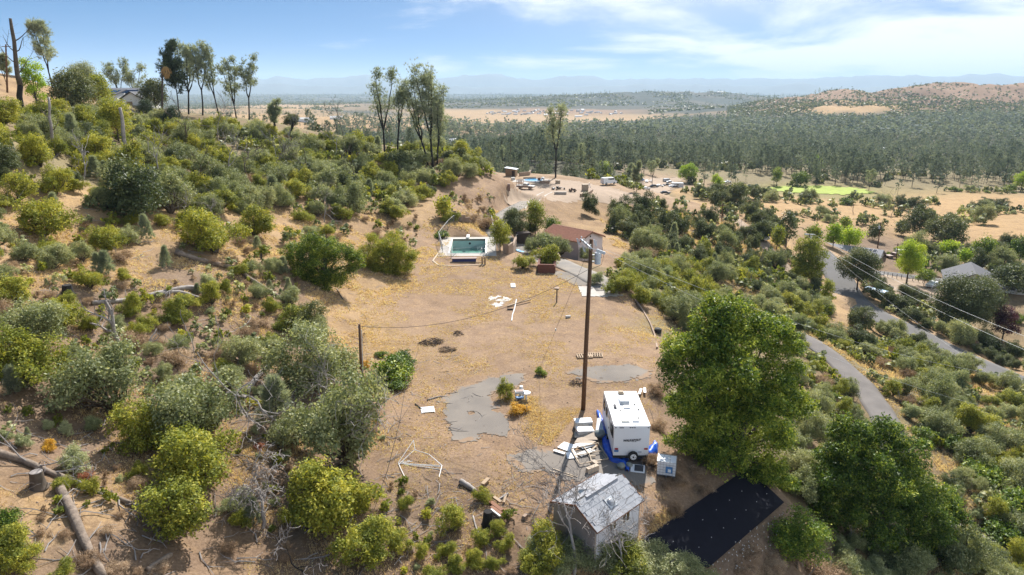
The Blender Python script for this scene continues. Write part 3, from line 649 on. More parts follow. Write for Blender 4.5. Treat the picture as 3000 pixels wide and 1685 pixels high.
def sapling_proto(i, seed, m='pine'):
    """young pine: soft cone of long needles"""
    rng = np.random.default_rng(seed); C = []; D = []; n = 260
    for k in range(n):
        z = rng.uniform(.08, 1.0)**.9; r = (1-z)**.8*.36+.03; a = rng.random()*2*PI; q = rng.uniform(.35, 1.05)
        C.append((r*q*math.cos(a), r*q*math.sin(a), z)); D.append((math.cos(a)*.8, math.sin(a)*.8, .75))
    C = np.repeat(np.array(C), 13, 0); D = np.repeat(nrm(np.array(D)), 13, 0); D = nrm(D+rng.normal(size=D.shape)*.5)
    S = nrm(np.cross(D, rng.normal(size=D.shape)))*.0085; Ln = rng.uniform(.09, .17, (len(C),1)); C = C+rng.normal(size=C.shape)*.015
    V = np.stack([C-S, C+S, C+D*Ln], 1).reshape(-1, 3); T = np.repeat(np.repeat(rng.normal(.4, .2, n), 13)+rng.normal(0, .15, n*13), 3)
    mb = MB().tube([(0,0,0),(0,0,.9)], [.02,.006], 5)
    PROTO.setdefault('young_pine', []).append((np_mesh('young_pine', V, np.arange(len(V)).reshape(-1,3), [M[m]], tint=T), mb.mesh('stem', M['bark']), .4, 1.0))
for i in range(4): sapling_proto(i, 400+i)

def skeleton(rng, start, d, L, r, levels, spread=.6, nch=(2,3), gnarl=.18, up=.12, segs=4, shrink=.68, droop=0.0, rmin=.010):
    """list of (points, radii, level) of a branching limb system"""
    out = []
    def grow(p, d, L, r, lv):
        pts = [p]; rad = [r]; q = p.copy(); dd = d.copy()
        for k in range(segs):
            dd = nrm(dd+rng.normal(size=3)*gnarl+np.array([0,0,up-droop*lv])); q = q+dd*L/segs; pts.append(q.copy()); rad.append(max(r*(1-.55*(k+1)/segs), rmin))
        out.append((pts, rad, lv))
        if lv < levels:
            for _ in range(rng.integers(nch[0], nch[1]+1)):
                k = rng.integers(max(1, segs//2), segs+1); nd = nrm(dd+rng.normal(size=3)*spread); grow(pts[k], nd, L*shrink*rng.uniform(.75, 1.2), rad[k]*.72, lv+1)
    grow(np.array(start, float), nrm(np.array(d, float)), L, r, 0)
    return out
def skel_mb(sk, n0=7, mi=0, mb=None):
    mb = mb or MB()
    for pts, rad, lv in sk: mb.tube([tuple(p) for p in pts], rad, max(n0-lv*2, 3), mi, cap=False)
    return mb
def pine_geo(seed, Ht, forks, bare=.35, crown=.17, ntuft=420, needle=.75, w=.042, lean=(0,0), dens=9, r0=None, dead=0.0, spreadF=.28):
    """foothill pine: forking charred trunk, upswept limbs, open tufts of needles; unit metres"""
    rng = np.random.default_rng(seed); mb = MB(); tips = []; r0 = r0 or Ht*.013
    fz = Ht*bare*rng.uniform(.75, 1.1); base = np.array([0., 0, 0]); fork = np.array([lean[0]*fz/Ht, lean[1]*fz/Ht, fz])
    mb.tube([tuple(base), tuple(fork*.5+rng.normal(size=3)*[.1,.1,0]), tuple(fork)], [r0, r0*.85, r0*.75], 7, cap=False); leaders = []
    for k in range(forks):
        a = 2*PI*(k+rng.random()*.5)/max(forks,1); s_ = spreadF*rng.uniform(.55, 1.2)*(1 if forks > 1 else .1); top = Ht*rng.uniform(.82, 1.0) if k else Ht; n = 7; pts = []
        for j in range(n+1):
            t = j/n; hgt = fz+(top-fz)*t; o = s_*(top-fz)*(t**.75)*.55
            pts.append(np.array([fork[0]+math.cos(a)*o+lean[0]*(hgt-fz)/Ht, fork[1]+math.sin(a)*o+lean[1]*(hgt-fz)/Ht, hgt])+rng.normal(size=3)*[.12,.12,0]*(j > 0))
        mb.tube([tuple(p) for p in pts], [r0*.7*(1-.85*j/n)+.02 for j in range(n+1)], 6, cap=False); leaders.append(pts)
    nb = int(26/math.sqrt(forks))
    for pts in leaders:
        for k in range(nb):
            t = rng.uniform(.12, 1.0)**.75; j = min(int(t*(len(pts)-1)), len(pts)-2); f = t*(len(pts)-1)-j; p = pts[j]*(1-f)+pts[j+1]*f
            a = rng.random()*2*PI; Lb = Ht*crown*1.3*(1.05-t*.72)*rng.uniform(.5, 1.15); d = nrm(np.array([math.cos(a), math.sin(a), rng.uniform(.25, .9)]))
            q1 = p+d*Lb*.5; d2 = nrm(d+np.array([0,0,.55])); q2 = q1+d2*Lb*.5; mb.tube([tuple(p), tuple(q1), tuple(q2)], [r0*.11, r0*.07, .012], 4, cap=False)
            if rng.random() > dead:
                for q, dd in ((q2, d2), (q1*.4+q2*.6, d2), (q1, d), (p*.35+q1*.65, d)): tips.append((q, dd))
        tips += [(pts[-1], np.array([0,0,1.])), (pts[-1]*.6+pts[-2]*.4, np.array([0,0,1.]))]
    C = []; D = []; T = []
    while tips and len(C) < ntuft*1.9:
        for q, dd in tips:
            if len(C) >= ntuft*1.9: break
            C.append(q+rng.normal(size=3)*Ht*.027); D.append(nrm(dd+np.array([0,0,.35]))); T.append(rng.normal(.42, .22))
    if not C: return mb, None, None, None
    C = np.repeat(np.array(C), dens, 0); D = np.repeat(np.array(D), dens, 0); D = nrm(D+rng.normal(size=D.shape)*.75); T = np.repeat(T, dens)+rng.normal(0, .12, len(C))
    S = nrm(np.cross(D, rng.normal(size=D.shape)))*w; Ln = needle*rng.uniform(.6, 1.25, (len(C),1))
    V = np.stack([C-S, C+S, C+D*Ln], 1).reshape(-1, 3)
    return mb, V, np.arange(len(V)).reshape(-1, 3), np.repeat(T, 3)
def hero_pine(seed, base_px, top_py, forks, label, group=None, Yf=None, m='pine', wood='burnt', rz=0, **kw):
    b = at(*base_px) if Yf is None else Vector(on_y(base_px[0], base_px[1], Yf))
    if Yf is not None: b.z = h(b.x, b.y)
    top = on_y(base_px[0], top_py, b.y); Ht = max(top[2]-b.z, 3)
    mb, V, F, T = pine_geo(seed, Ht, forks, **kw)
    t = empty('pine_tree', label, 'pine tree', b-Vector((0,0,.3)), rz, group); mb.build('trunk', M[wood], t, smooth_=True)
    if V is not None: new_obj('crown', np_mesh('crown', V, F, [M[m]], tint=T), t)
    return t
def broad_geo(seed, Ht, Rr, trunk=.28, nl=12, cover=1.15, nleaf=14, sig=.28, L=.22, asp=.5, flat=.8, upb=.4, **kw):
    rng = np.random.default_rng(seed); z0 = Ht*trunk; hh = (Ht-z0)
    lob = [((0,0,z0+hh*.5), (Rr*.58, Rr*.58, hh*.42))]
    for i in range(nl):
        a = 2*PI*(i*.382+rng.random()*.2); t = (i+.5)/nl; z = z0+hh*(.12+.76*t); env = math.sin(min(max(.12+.80*t, 0), 1)*PI)**.6; q = Rr*env*rng.uniform(.45, .75); s_ = rng.uniform(.30, .44)
        lob.append(((q*math.cos(a), q*math.sin(a), z), (Rr*s_, Rr*s_, Rr*s_*flat)))
    V, F, T = clumps(rng, lob, cover, nleaf, sig, L, asp, upb=upb, zmin=-.6, **kw)
    mb = MB(); r0 = max(Ht*.018, .06); mb.tube([(0,0,-.3),(0,0,z0*.6),(rng.normal()*.1,rng.normal()*.1,z0+hh*.35),(0,0,z0+hh*.7)], [r0*1.25, r0, r0*.7, r0*.2], 8, cap=False)
    for c, r in lob[1:]: mb.tube([(0,0,z0+(c[2]-z0)*.25), (c[0]*.5,c[1]*.5,z0+(c[2]-z0)*.6), c], [r0*.45, r0*.3, r0*.08], 5, cap=False)
    return mb, V, F, T
def broad_tree(seed, base_px, top_py, wpx, m, label, cat='tree', name='broadleaf_tree', group=None, Yf=None, wood='bark', rz=0.0, **kw):
    b = at(*base_px) if Yf is None else Vector(on_y(base_px[0], base_px[1], Yf))
    if Yf is not None: b.z = h(b.x, b.y)
    Ht = max(on_y(base_px[0], top_py, b.y)[2]-b.z, 2.0); Rr = wpx/FPX*depth(b)/2
    mb, V, F, T = broad_geo(seed, Ht, Rr, **kw); t = empty(name, label, cat, b, rz, group); mb.build('trunk', M[wood], t, smooth_=True)
    new_obj('crown', np_mesh('crown', V, F, [M[m]], tint=T), t); return t

# ------------------------------------------------------------------ big trees by the trailer and others picked out one by one
def lobed_tree(seed, base_px, Yf, lobes, label, m='green', L=.20, cover=1.15, name='green_tree'):
    """a crown of separate leafy masses, each given where it stands: (px, py, radius px, metres nearer(-)/farther(+))"""
    rng = np.random.default_rng(seed); b = Vector(on_y(*base_px, Yf)); b.z = h(b.x, b.y); lob = []
    for px, py, r, dy in lobes:
        c = Vector(on_y(px, py, Yf+dy))-b; q = r/FPX*depth(b); lob.append(((c.x, c.y, c.z), (q*rng.uniform(.9,1.1), q*rng.uniform(.9,1.1), q*rng.uniform(.8,1.0))))
    sub = []
    for c, r in lob:
        sub.append((c, tuple(k*.78 for k in r)))
        for k in range(8):
            d = nrm(rng.normal(size=3)); d[2] = d[2]*.8+.1; s_ = rng.uniform(.24, .42); sub.append((tuple(np.array(c)+d*np.array(r)*rng.uniform(.7, 1.05)), tuple(k_*s_ for k_ in r)))
    V, F, T = clumps(rng, sub, cover, 12, .15, L, .42, upb=.25, zmin=-.75, shell=(.6, 1.12), tintv=.34)
    t = empty(name, label, 'tree', b); mb = MB(); mb.tube([(0,0,-.4),(0,0,1.5),(.2,.1,3.5)], [.34,.28,.22], 9, cap=False)
    for c, r in lob: mb.tube([(.1,.05,1.2),(c[0]*.45,c[1]*.45,1.2+(c[2]-1.2)*.55),c], [.17,.11,.03], 6, cap=False)
    mb.build('trunk', M['bark'], t, smooth_=True); new_obj('crown', np_mesh('crown', V, F, [M[m]], tint=T), t); return t
lobed_tree(11, (2140,1440), 43.5, ((2085,950,82,1),(2160,930,70,1.5),(2240,985,78,1.5),(2290,1010,50,2),(1995,1015,66,0),(2020,1100,88,-.6),(2130,1080,92,-.8),(2265,1110,80,0),(2210,1190,95,-.6),(2080,1210,90,-.4),(2010,1190,60,.2),(2300,1180,60,1),(2130,1300,88,-.2),(2240,1290,75,.4),(2060,1300,62,.4),(2180,1380,66,.2),(2290,1270,48,1),(2060,1372,68,-.2),(2250,1372,66,.2),(2145,1195,95,.3),(2150,1010,80,0),(1998,1280,50,.4),(2110,1420,50,-.5)), 'tall bright green tree beside the caged water tank, its skirt shading the black fabric')
lobed_tree(12, (2570,1650), 45, ((2500,1300,72,1),(2590,1285,62,1.5),(2660,1330,70,1),(2450,1380,72,0),(2560,1390,92,-.6),(2680,1430,80,.4),(2400,1430,50,0),(2440,1490,78,-.4),(2570,1510,98,-.8),(2700,1530,82,0),(2780,1500,50,1),(2480,1600,82,-.3),(2620,1610,92,-.3),(2760,1600,72,.6),(2400,1600,48,.2)), 'leafy green tree on the slope below the black fabric')
broad_tree(13, (2330,1690), 1500, 170, 'green', 'small green sapling tree at the lower edge of the black fabric', name='green_tree', Yf=37.5, trunk=.1, nl=9, nleaf=12, sig=.2, L=.16)
broad_tree(14, (2360,835), 692, 95, 'olivetree', 'tall yellow green poplar where the dirt track meets the road', name='poplar_tree', trunk=.05, nl=16, nleaf=13, sig=.34, L=.32, shell=(.8,1.05))
broad_tree(15, (2510,850), 725, 115, 'oakdark', 'round dark oak standing in the bend of the road', name='oak_tree', trunk=.16, nl=13, nleaf=14, sig=.4, L=.32)
broad_tree(16, (2420,900), 812, 44, 'olivetree', 'slim green tree on the near kerb of the road bend', name='poplar_tree', trunk=.05, nl=10, nleaf=11, sig=.22, L=.25)
broad_tree(17, (2655,832), 706, 76, 'lime', 'bright yellow green street tree beside the grey driveway', name='maple_tree', trunk=.18, nl=12, nleaf=12, sig=.32, L=.3, flat=1.1)
broad_tree(18, (2706,838), 788, 50, 'green', 'small round green tree at the edge of the bare brown yard', name='maple_tree', trunk=.25, nl=8, nleaf=12, sig=.25, L=.25)
broad_tree(19, (2830,970), 815, 200, 'oakdark', 'huge dark oak in front of the dark gabled roof', name='oak_tree', trunk=.12, nl=16, nleaf=14, sig=.42, L=.3, wood='bark')
broad_tree(20, (2935,1000), 898, 80, 'plum', 'purple leaved plum tree beside the huge dark oak', name='plum_tree', trunk=.15, nl=9, nleaf=12, sig=.3, L=.26)
for i, (px, py, tp, w_, m_, lb) in enumerate((
    (2440,725,655,60,'lime','yellow lime tree beyond the roof ridge of the solar panel house'),(2488,728,668,72,'lime','round lime green tree behind the solar panel house'),
    (2475,690,632,34,'green','slim bright green tree behind the two lime trees'),(2380,715,660,48,'green','dark green tree near the crossarm of the road power pole'),
    (2690,700,605,100,'oakdark','tall dark oak in the dry field behind the street tree'),(2770,728,635,120,'oakdark','broad dark oak group in the dry field near the fence line'),
    (2880,760,695,70,'green','bright green leafy tree in the field beyond the dark gabled roof'),(2778,752,708,60,'lime','low rounded light green bush tree in the valley field'),
    (2825,775,730,34,'lime','small yellow green tree between the field shrubs'),(2960,860,780,130,'oakdark','dark spreading oak on the far side of the dark gabled house'),
    (2640,690,650,50,'oakdark','grey dark oak beyond the tall pole near the solar panel house'),(2560,705,655,50,'oakdark','dark oak standing just before the tall valley pole'),
    (2302,725,615,52,'oakdark','tall dark oak beside the dirt track'),(2275,730,660,36,'olivetree','olive green oak leaning over the dirt track'),
    (2015,535,478,58,'lime','large yellow green cottonwood beside the parked cars'),(2105,562,520,26,'lime','small yellow green willow below the parked cars'),
    (2095,545,508,26,'lime','slim lime willow behind the small willow'),(2275,545,487,34,'green','green tree beside the bright meadow strip'),
    (2385,505,455,50,'lime','yellow green cottonwood rising above the bright meadow'),(2345,545,505,60,'green','leafy green thicket tree at the meadow edge'),
    (1765,520,478,70,'green','bright green tree behind the upper yard'),(1300,640,575,50,'olivetree','olive green tree near the stepped block wall'),
    (2985,770,690,60,'green','green tree by the edge of the far right field'),(2990,560,500,50,'lime','yellow tree at the far end of the dry field'))):
    broad_tree(500+i, (px, py), tp, w_, m_, lb, name='valley_tree', trunk=.12, nl=9, nleaf=11, sig=.45, L=.5)
# trees close to the pool and on the ridge
lobed_tree(40, (955,850), at(955,850).y+1.0, ((868,745,38,.5),(905,722,42,1),(955,735,50,1),(1005,748,44,.8),(1035,770,34,.5),(890,785,44,0),(945,790,52,-.5),(1000,805,44,-.2),(945,835,36,-.6),(905,825,30,-.4)), 'feathery green mimosa tree on the bank beside the fallen log', L=.17, cover=.8, name='mimosa_tree')
lobed_tree(41, (1135,800), at(1135,800).y+1.0, ((1105,725,40,.8),(1150,718,44,1),(1185,745,36,.5),(1085,752,34,.2),(1130,765,50,-.3),(1175,780,36,0),(1110,795,36,-.5),(1155,795,30,-.4)), 'green and yellow feathery tree between the clearing and the pool', m='olivetree', L=.17, cover=.85, name='mimosa_tree')
broad_tree(42, (1508,700), 607, 82, 'oakdark', 'dark grey green juniper beside the driveway bend', name='juniper_tree', trunk=.05, nl=13, nleaf=13, sig=.22, L=.26, asp=.25)
broad_tree(43, (1465,735), 640, 66, 'olivetree', 'light green bamboo clump on the curved wall by the pool', name='bamboo', trunk=.05, nl=10, nleaf=13, sig=.25, L=.26, asp=.3)
broad_tree(44, (1613,700), 637, 50, 'green', 'bright green tree of heaven in front of the red tiled roof', name='broadleaf_tree', trunk=.35, nl=8, nleaf=10, sig=.3, L=.32, asp=.4, flat=.6)
broad_tree(45, (1595,735), 685, 76, 'sagegreen', 'flowering grey green oleander beside the red tiled house', cat='shrub', name='oleander_shrub', trunk=.05, nl=10, nleaf=12, sig=.25, L=.24)
broad_tree(46, (1568,690), 585, 70, 'olivetree', 'brownish olive oak on the bank above the garage court', name='oak_tree', trunk=.1, nl=10, nleaf=12, sig=.4, L=.28)
broad_tree(47, (97,245), 162, 66, 'lime', 'vivid yellow green maple on the ridge beside the burnt trunk', name='maple_tree', Yf=125, trunk=.15, nl=10, nleaf=12, sig=.3, L=.3)
broad_tree(48, (215,325), 205, 130, 'oakdark', 'broad dark olive oak on the ridge between the maple and the house', name='oak_tree', Yf=150, trunk=.08, nl=14, nleaf=12, sig=.45, L=.4)
broad_tree(49, (290,300), 215, 80, 'olivetree', 'olive oak crown close to the grey roofed ridge house', name='oak_tree', Yf=170, trunk=.08, nl=12, nleaf=12, sig=.45, L=.4)
broad_tree(50, (250,280), 182, 80, 'pine', 'grey green round pine crown behind the ridge oaks', name='oak_tree', Yf=185, trunk=.1, nl=11, nleaf=12, sig=.5, L=.4, asp=.25)
broad_tree(51, (460,340), 230, 80, 'oakdark', 'dark oak standing beside the palm next to the ridge house', name='oak_tree', Yf=200, trunk=.1, nl=11, nleaf=12, sig=.5, L=.42)
broad_tree(52, (345,395), 290, 100, 'olivetree', 'twiggy oak with yellowing leaves behind the tall grey snag', name='oak_tree', Yf=120, trunk=.2, nl=10, nleaf=10, sig=.4, L=.32)
broad_tree(53, (430,345), 290, 50, 'pinedark', 'dark rounded cypress shrub in front of the ridge house wall', cat='shrub', name='cypress_shrub', Yf=180, trunk=.03, nl=9, nleaf=12, sig=.3, L=.34, asp=.2)
broad_tree(54, (500,360), 310, 60, 'pinedark', 'dark green cypress shrub downhill from the ridge house', cat='shrub', name='cypress_shrub', Yf=165, trunk=.03, nl=9, nleaf=12, sig=.3, L=.34, asp=.2)
broad_tree(55, (1045,465), 385, 60, 'olivetree', 'thin olive oak near the foot of the twin charred pines', name='oak_tree', Yf=168, trunk=.2, nl=9, nleaf=10, sig=.4, L=.34)
broad_tree(56, (1352,505), 412, 56, 'olivetree', 'leaning pale oak on the dirt mound above the upper yard', name='oak_tree', Yf=172, trunk=.35, nl=8, nleaf=9, sig=.4, L=.34)
broad_tree(57, (1170,490), 452, 90, 'oakdark', 'dark dense oak thicket at the foot of the charred pine group', name='oak_tree', Yf=158, trunk=.05, nl=11, nleaf=12, sig=.35, L=.34)
# foothill pines on the ridge and by the upper yard
for a in ((61,(1128,478),208,3,'tall charred pine forking into a lyre of bare limbs', dict(bare=.42, crown=.13, ntuft=330, dens=9, dead=.3, spreadF=.34)),
          (62,(1165,478),238,2,'leaning pale green pine between the two charred pines', dict(bare=.5, crown=.13, ntuft=260, dead=.2, lean=(1.5,0))),
          (63,(1255,480),236,3,'charred pine leaning toward the lyre pine, its trunk aslant', dict(bare=.34, crown=.12, ntuft=340, lean=(-4.5,0), dead=.15)),
          (64,(1268,478),192,4,'tallest pine on the crest with a full ragged crown', dict(bare=.3, crown=.15, ntuft=760, lean=(-1,0), spreadF=.30)),
          (65,(1280,474),260,2,'shorter pine pressed against the tallest crest pine', dict(bare=.3, crown=.14, ntuft=420, lean=(1,0))),
          (66,(1628,520),304,4,'solitary charred pine with an egg shaped open crown beside the round pool', dict(bare=.34, crown=.17, ntuft=560, dead=.1, spreadF=.42)),
          (67,(560,395),124,4,'tallest grey pine of the ridge cluster near the palm', dict(bare=.36, crown=.17, ntuft=680, lean=(2.5,0), spreadF=.5)),
          (69,(600,390),132,2,'slender grey pine in the middle of the ridge cluster', dict(bare=.4, crown=.14, ntuft=430, lean=(1.5,0), spreadF=.3)),
          (70,(650,400),152,2,'grey pine leaning out over the twiggy oaks of the ridge', dict(bare=.36, crown=.14, ntuft=420, lean=(-2.5,0), spreadF=.3)),
          (71,(700,415),170,3,'bushy grey pine of the ridge cluster above a brown thicket', dict(bare=.3, crown=.16, ntuft=480, lean=(-1,0), spreadF=.5)),
          (72,(735,400),163,2,'two stemmed grey pine on the valley side of the ridge cluster', dict(bare=.35, crown=.15, ntuft=430, lean=(1.5,0), spreadF=.45)),
          (73,(155,262),62,2,'tall grey pine on the skyline beside the maple', dict(bare=.3, crown=.17, ntuft=620, lean=(-1,0), spreadF=.15)),
          (74,(345,250),178,3,'round topped pine behind the grey roofed ridge house', dict(bare=.3, crown=.24, ntuft=380, spreadF=.6)),
          (75,(390,262),187,3,'umbrella shaped pine behind the ridge house chimney side', dict(bare=.3, crown=.24, ntuft=360, spreadF=.6)),
          (76,(810,420),292,3,'half bare pine at the valley lip beside a black snag', dict(bare=.3, crown=.17, ntuft=330, spreadF=.35)),
          (77,(20,262),160,2,'pale pine behind the burnt trunk at the ridge end', dict(bare=.25, crown=.2, ntuft=340)),
          (78,(1700,500),420,2,'slim grey pine just beyond the solitary charred pine', dict(bare=.3, crown=.16, ntuft=300)),
          (79,(1470,500),430,1,'small grey pine behind the sheet roofed shed', dict(bare=.3, crown=.16, ntuft=260)),
          (82,(1865,560),477,1,'grey pine between the stone wall and the parked cars', dict(bare=.12, crown=.22, ntuft=420)),
          (83,(1832,545),480,1,'bare legged grey pine leaning beside the parked cars', dict(bare=.15, crown=.2, ntuft=360, lean=(3,0))),
          (84,(1910,545),470,3,'round topped pine with a dark stem amid the parked cars', dict(bare=.4, crown=.22, ntuft=330, spreadF=.7)),
          (85,(2545,560),498,3,'round headed pine at the meadow end of the valley forest', dict(bare=.3, crown=.22, ntuft=330, spreadF=.5))):
    yf = None if a[0] in (66,78,79,82,83,84,85) else {74:225,75:225,73:175,77:150,76:170}.get(a[0], 205 if 67 <= a[0] <= 72 else 166)
    hero_pine(a[0], a[1], a[2], a[3], a[4], Yf=yf, **a[5])
hero_pine(68, (530,370), 132, 1, 'dark dense conifer beside the palm on the ridge', Yf=200, m='pinedark', bare=.1, crown=.24, ntuft=900, dens=12, needle=.8, w=.06)

# ------------------------------------------------------------------ bushes: those picked out in the photograph, then the fill of each zone
KLAB = {'manzanita_bush': ('olive gold manzanita bush', 'bush'), 'scrub_oak': ('grey green scrub oak', 'bush'), 'live_oak': ('dark live oak bush', 'bush'), 'green_shrub': ('bright green shrub', 'shrub'),
        'sage_shrub': ('sage green shrub', 'shrub'), 'rust_shrub': ('reddish dry shrub', 'shrub'), 'orange_shrub': ('orange tinged shrub', 'shrub'), 'dry_brush': ('dry brown brush plant', 'shrub'), 'young_pine': ('young grey green pine', 'pine tree')}
LM = [('the white trailer',1850,1290),('the grey shed',1720,1520),('the caged water tank',1955,1360),('the tall utility pole',1708,1190),('the short service pole',1058,1100),('the fenced pool',1370,730),('the red tiled house',1700,730),
      ('the pale concrete slab',1760,850),('the upper dirt yard',1600,570),('the solar panel house',2520,740),('the road bend',2440,850),('the huge dark oak',2830,900),('the dirt track',2280,770),('the worn lane',2480,1090),
      ('the tall green tree',2140,1150),('the ridge house',400,290),('the burnt trunk',55,300),('the tall grey snag',370,440),('the long broken log',700,820),('the forked grey log',420,850),
      ('the black stump',203,850),('the pale barkless log',230,1560),('the twiggy log',230,1420),('the charred black stump',1430,1520),('the charred crest pines',1230,470),('the parked cars',1930,545),('the purple plum tree',2935,1000),
      ('the bright meadow',2400,555),('the black fabric',2050,1520),('the white pipe frame',1240,1370),('the tall valley pole',2575,690),('the ridge pine cluster',640,390)]
ORD = ['first','second','third','fourth','fifth','sixth','seventh','eighth']
placed = []        # [kind, x, y, z, R, hscale, px, py, wpx]
def place(kind, px, py, w_, hs=1.0):
    b = at(px, py); Rr = w_/FPX*depth(b)/2; n = math.hypot(b.x, b.y); x, y = b.x*(1+.5*Rr/n), b.y*(1+.5*Rr/n)
    placed.append([kind, x, y, h(x, y), Rr, hs])
def many(kind, s_, hs=1.0, k=Q):
    for t in s_.split(';'):
        v = [float(q) for q in t.split(',')]; place(kind, v[0]*k, v[1]*k, v[2]*k, v[3] if len(v) > 3 else hs)
many('manzanita_bush', '35,1446,140;60,1000,190;50,788,115;155,845,115;445,822,90;535,775,66,1.2;735,842,96;112,612,135;545,650,145;640,600,105;765,562,50;400,1150,170;520,1248,215;435,1380,215;830,1345,235;70,1435,90;1140,1350,95;1000,1385,72;970,1292,40;1022,1292,46,1.2;1075,1312,38;1075,1378,36;1125,1402,46;940,1446,160;1145,1446,56;1195,1436,60;1240,1446,52;1215,1268,46,1.2;1275,1312,40;1250,1352,48;1270,1388,46;1360,1446,120;230,732,66;265,640,92;365,832,52;855,560,55;1000,560,50;1135,560,44;1545,742,66;1575,735,60;1640,715,60;1610,768,60;1655,765,45;1380,678,80;1315,680,60,.8;520,1100,60;905,1290,110;760,1330,90;610,1335,60;1125,540,40;975,505,44;1040,500,40')
many('scrub_oak', '80,885,165;300,1062,225;490,1130,240;790,1000,205;880,1195,250,1.25;430,545,130;520,470,90;890,538,78,1.2;455,892,62;610,925,100;800,860,80;1650,640,70;1610,640,70;740,1130,110;690,905,60;560,520,80;700,480,80;1590,690,60;1340,640,44')
many('live_oak', '350,560,180;790,845,90,1.1;1840,525,70,1.2;1700,600,70,1.1;1620,545,60,1.2;1560,560,60,1.3;1690,640,44,1.1;1785,570,50,1.2;1920,610,60,1.1;1480,545,50,1.4;1330,590,40;1575,600,60')
many('green_shrub', '1000,955,110,.9;1020,925,80,.8;995,985,60,.7;1360,945,30,1.2;20,1330,70,1.1;1110,600,44,.8;960,900,30')
many('sage_shrub', '235,1092,55,1.2;172,1098,44,1.2;122,1088,36,1.3;63,1128,50;18,1112,40;200,1192,95;600,1300,90,1.0;1450,650,60;1500,720,50;430,670,0.1')
many('green_shrub', '2880,1420,130;2960,1500,120;2800,1330,90;2700,1290,70;2620,1265,50;2930,1600,130', .9, 1.0); many('scrub_oak', '2850,1380,120;2990,1450,130;2760,1290,100;2930,1330,120;2990,1590,120', .9, 1.0)
many('scrub_oak', '1640,752,70;1678,752,70;1715,765,50', 1.0, 1.0)
many('dry_brush', '2200,1640,80;2250,1670,90;2170,1690,80;2310,1590,70;2240,1705,90;2320,1650,80;2350,1570,60', .55, 1.0); many('dry_brush', '1990,1420,60;2040,1400,60;1950,1430,50;2060,1450,60', .7, 1.0)
many('scrub_oak', '2335,1400,110;2365,1300,110;2355,1470,120;2315,1220,90;2395,1215,90;2330,1330,80', 1.0, 1.0); many('green_shrub', '2380,1380,90;2300,1440,80;2390,1470,80;2360,1240,70', 1.1, 1.0)
many('rust_shrub', '215,1212,46;655,1135,40'); many('orange_shrub', '128,1135,40,1.1;1300,1045,60,.7;920,925,26')
many('young_pine', '700,1080,110,.9;420,680,36,1.3;370,610,44,1.2;270,700,50;40,1000,60;640,1330,60;140,540,40;250,690,40;690,510,50;420,520,40')
many('manzanita_bush', '1273,1003,48,1.3;1240,560,40;1195,420,0.1', 1.0)
many('dry_brush', '560,905,60;620,860,60;1130,885,44,.4;640,945,50;1180,560,50;1230,580,60;985,660,40;1640,1180,60;1700,1300,50;1650,1000,60;1660,1085,50;880,960,40')
many('scrub_oak', '1640,1668,150;1745,1680,140;1900,1705,180;2000,1712,140', .62, 1.0); many('manzanita_bush', '1580,1690,120;1820,1700,140', .8, 1.0)
placed = [p for p in placed if p[4] > .15]

rng = np.random.default_rng(77)
EXP = [[(1090,1150),(1050,930),(1120,860),(1200,800),(1220,700),(1300,660),(1480,690),(1640,800),(1830,850),(1915,1000),(1925,1330),(1990,1420),(1900,1560),(1560,1600),(1380,1450),(1180,1400),(1130,1280)],
       [(1455,600),(1470,530),(1560,495),(1700,520),(1850,555),(1960,595),(1850,612),(1740,600),(1620,598)], [(1530,735),(1640,735),(1660,765),(1560,775)], [(1630,690),(1720,690),(1790,730),(1760,770),(1640,770)],
       [(1880,515),(1995,515),(2005,550),(1960,565),(1885,565)], [(2420,720),(2590,740),(2600,800),(2420,800)], [(2600,795),(2780,840),(2770,890),(2680,890),(2560,830)], [(2720,800),(2880,800),(2980,830),(2960,900),(2720,860)],
       [(1800,1640),(2180,1370),(2310,1473),(2075,1680)], [(300,250),(460,270),(450,330),(300,310)], [(1460,655),(1500,650),(1500,760),(1220,770),(1230,640)]]
def clear_of(x, y, z, Rr):
    px, py, _ = proj(x, y, z); ok = np.ones(len(x), bool)
    for p in EXP: ok &= ~in_poly(px, py, p)
    for pts, hw in ((ROAD,3.3),(LANE,1.7),(TRACK,1.6),(DRIVE,2.2),(YARD,2.6)): ok &= seg_dist(x, y, pts)[0] > hw+Rr*.75
    return ok
class Hash:
    def __init__(s, c=4.0): s.c = c; s.d = {}
    def add(s, x, y, r): s.d.setdefault((int(x//s.c), int(y//s.c)), []).append((x, y, r))
    def free(s, x, y, r, f):
        k = int((r+4)*f/s.c)+1; i, j = int(x//s.c), int(y//s.c)
        for a in range(i-k, i+k+1):
            for b in range(j-k, j+k+1):
                for q in s.d.get((a, b), ()):
                    if (q[0]-x)**2+(q[1]-y)**2 < ((q[2]+r)*f)**2: return False
        return True
hs_ = Hash()
for p in placed: hs_.add(p[1], p[2], p[4])
for o in list(COL.objects):
    if o.type == 'EMPTY' and o.get('category') in ('tree', 'shrub'): hs_.add(o.location.x, o.location.y, 1.2)
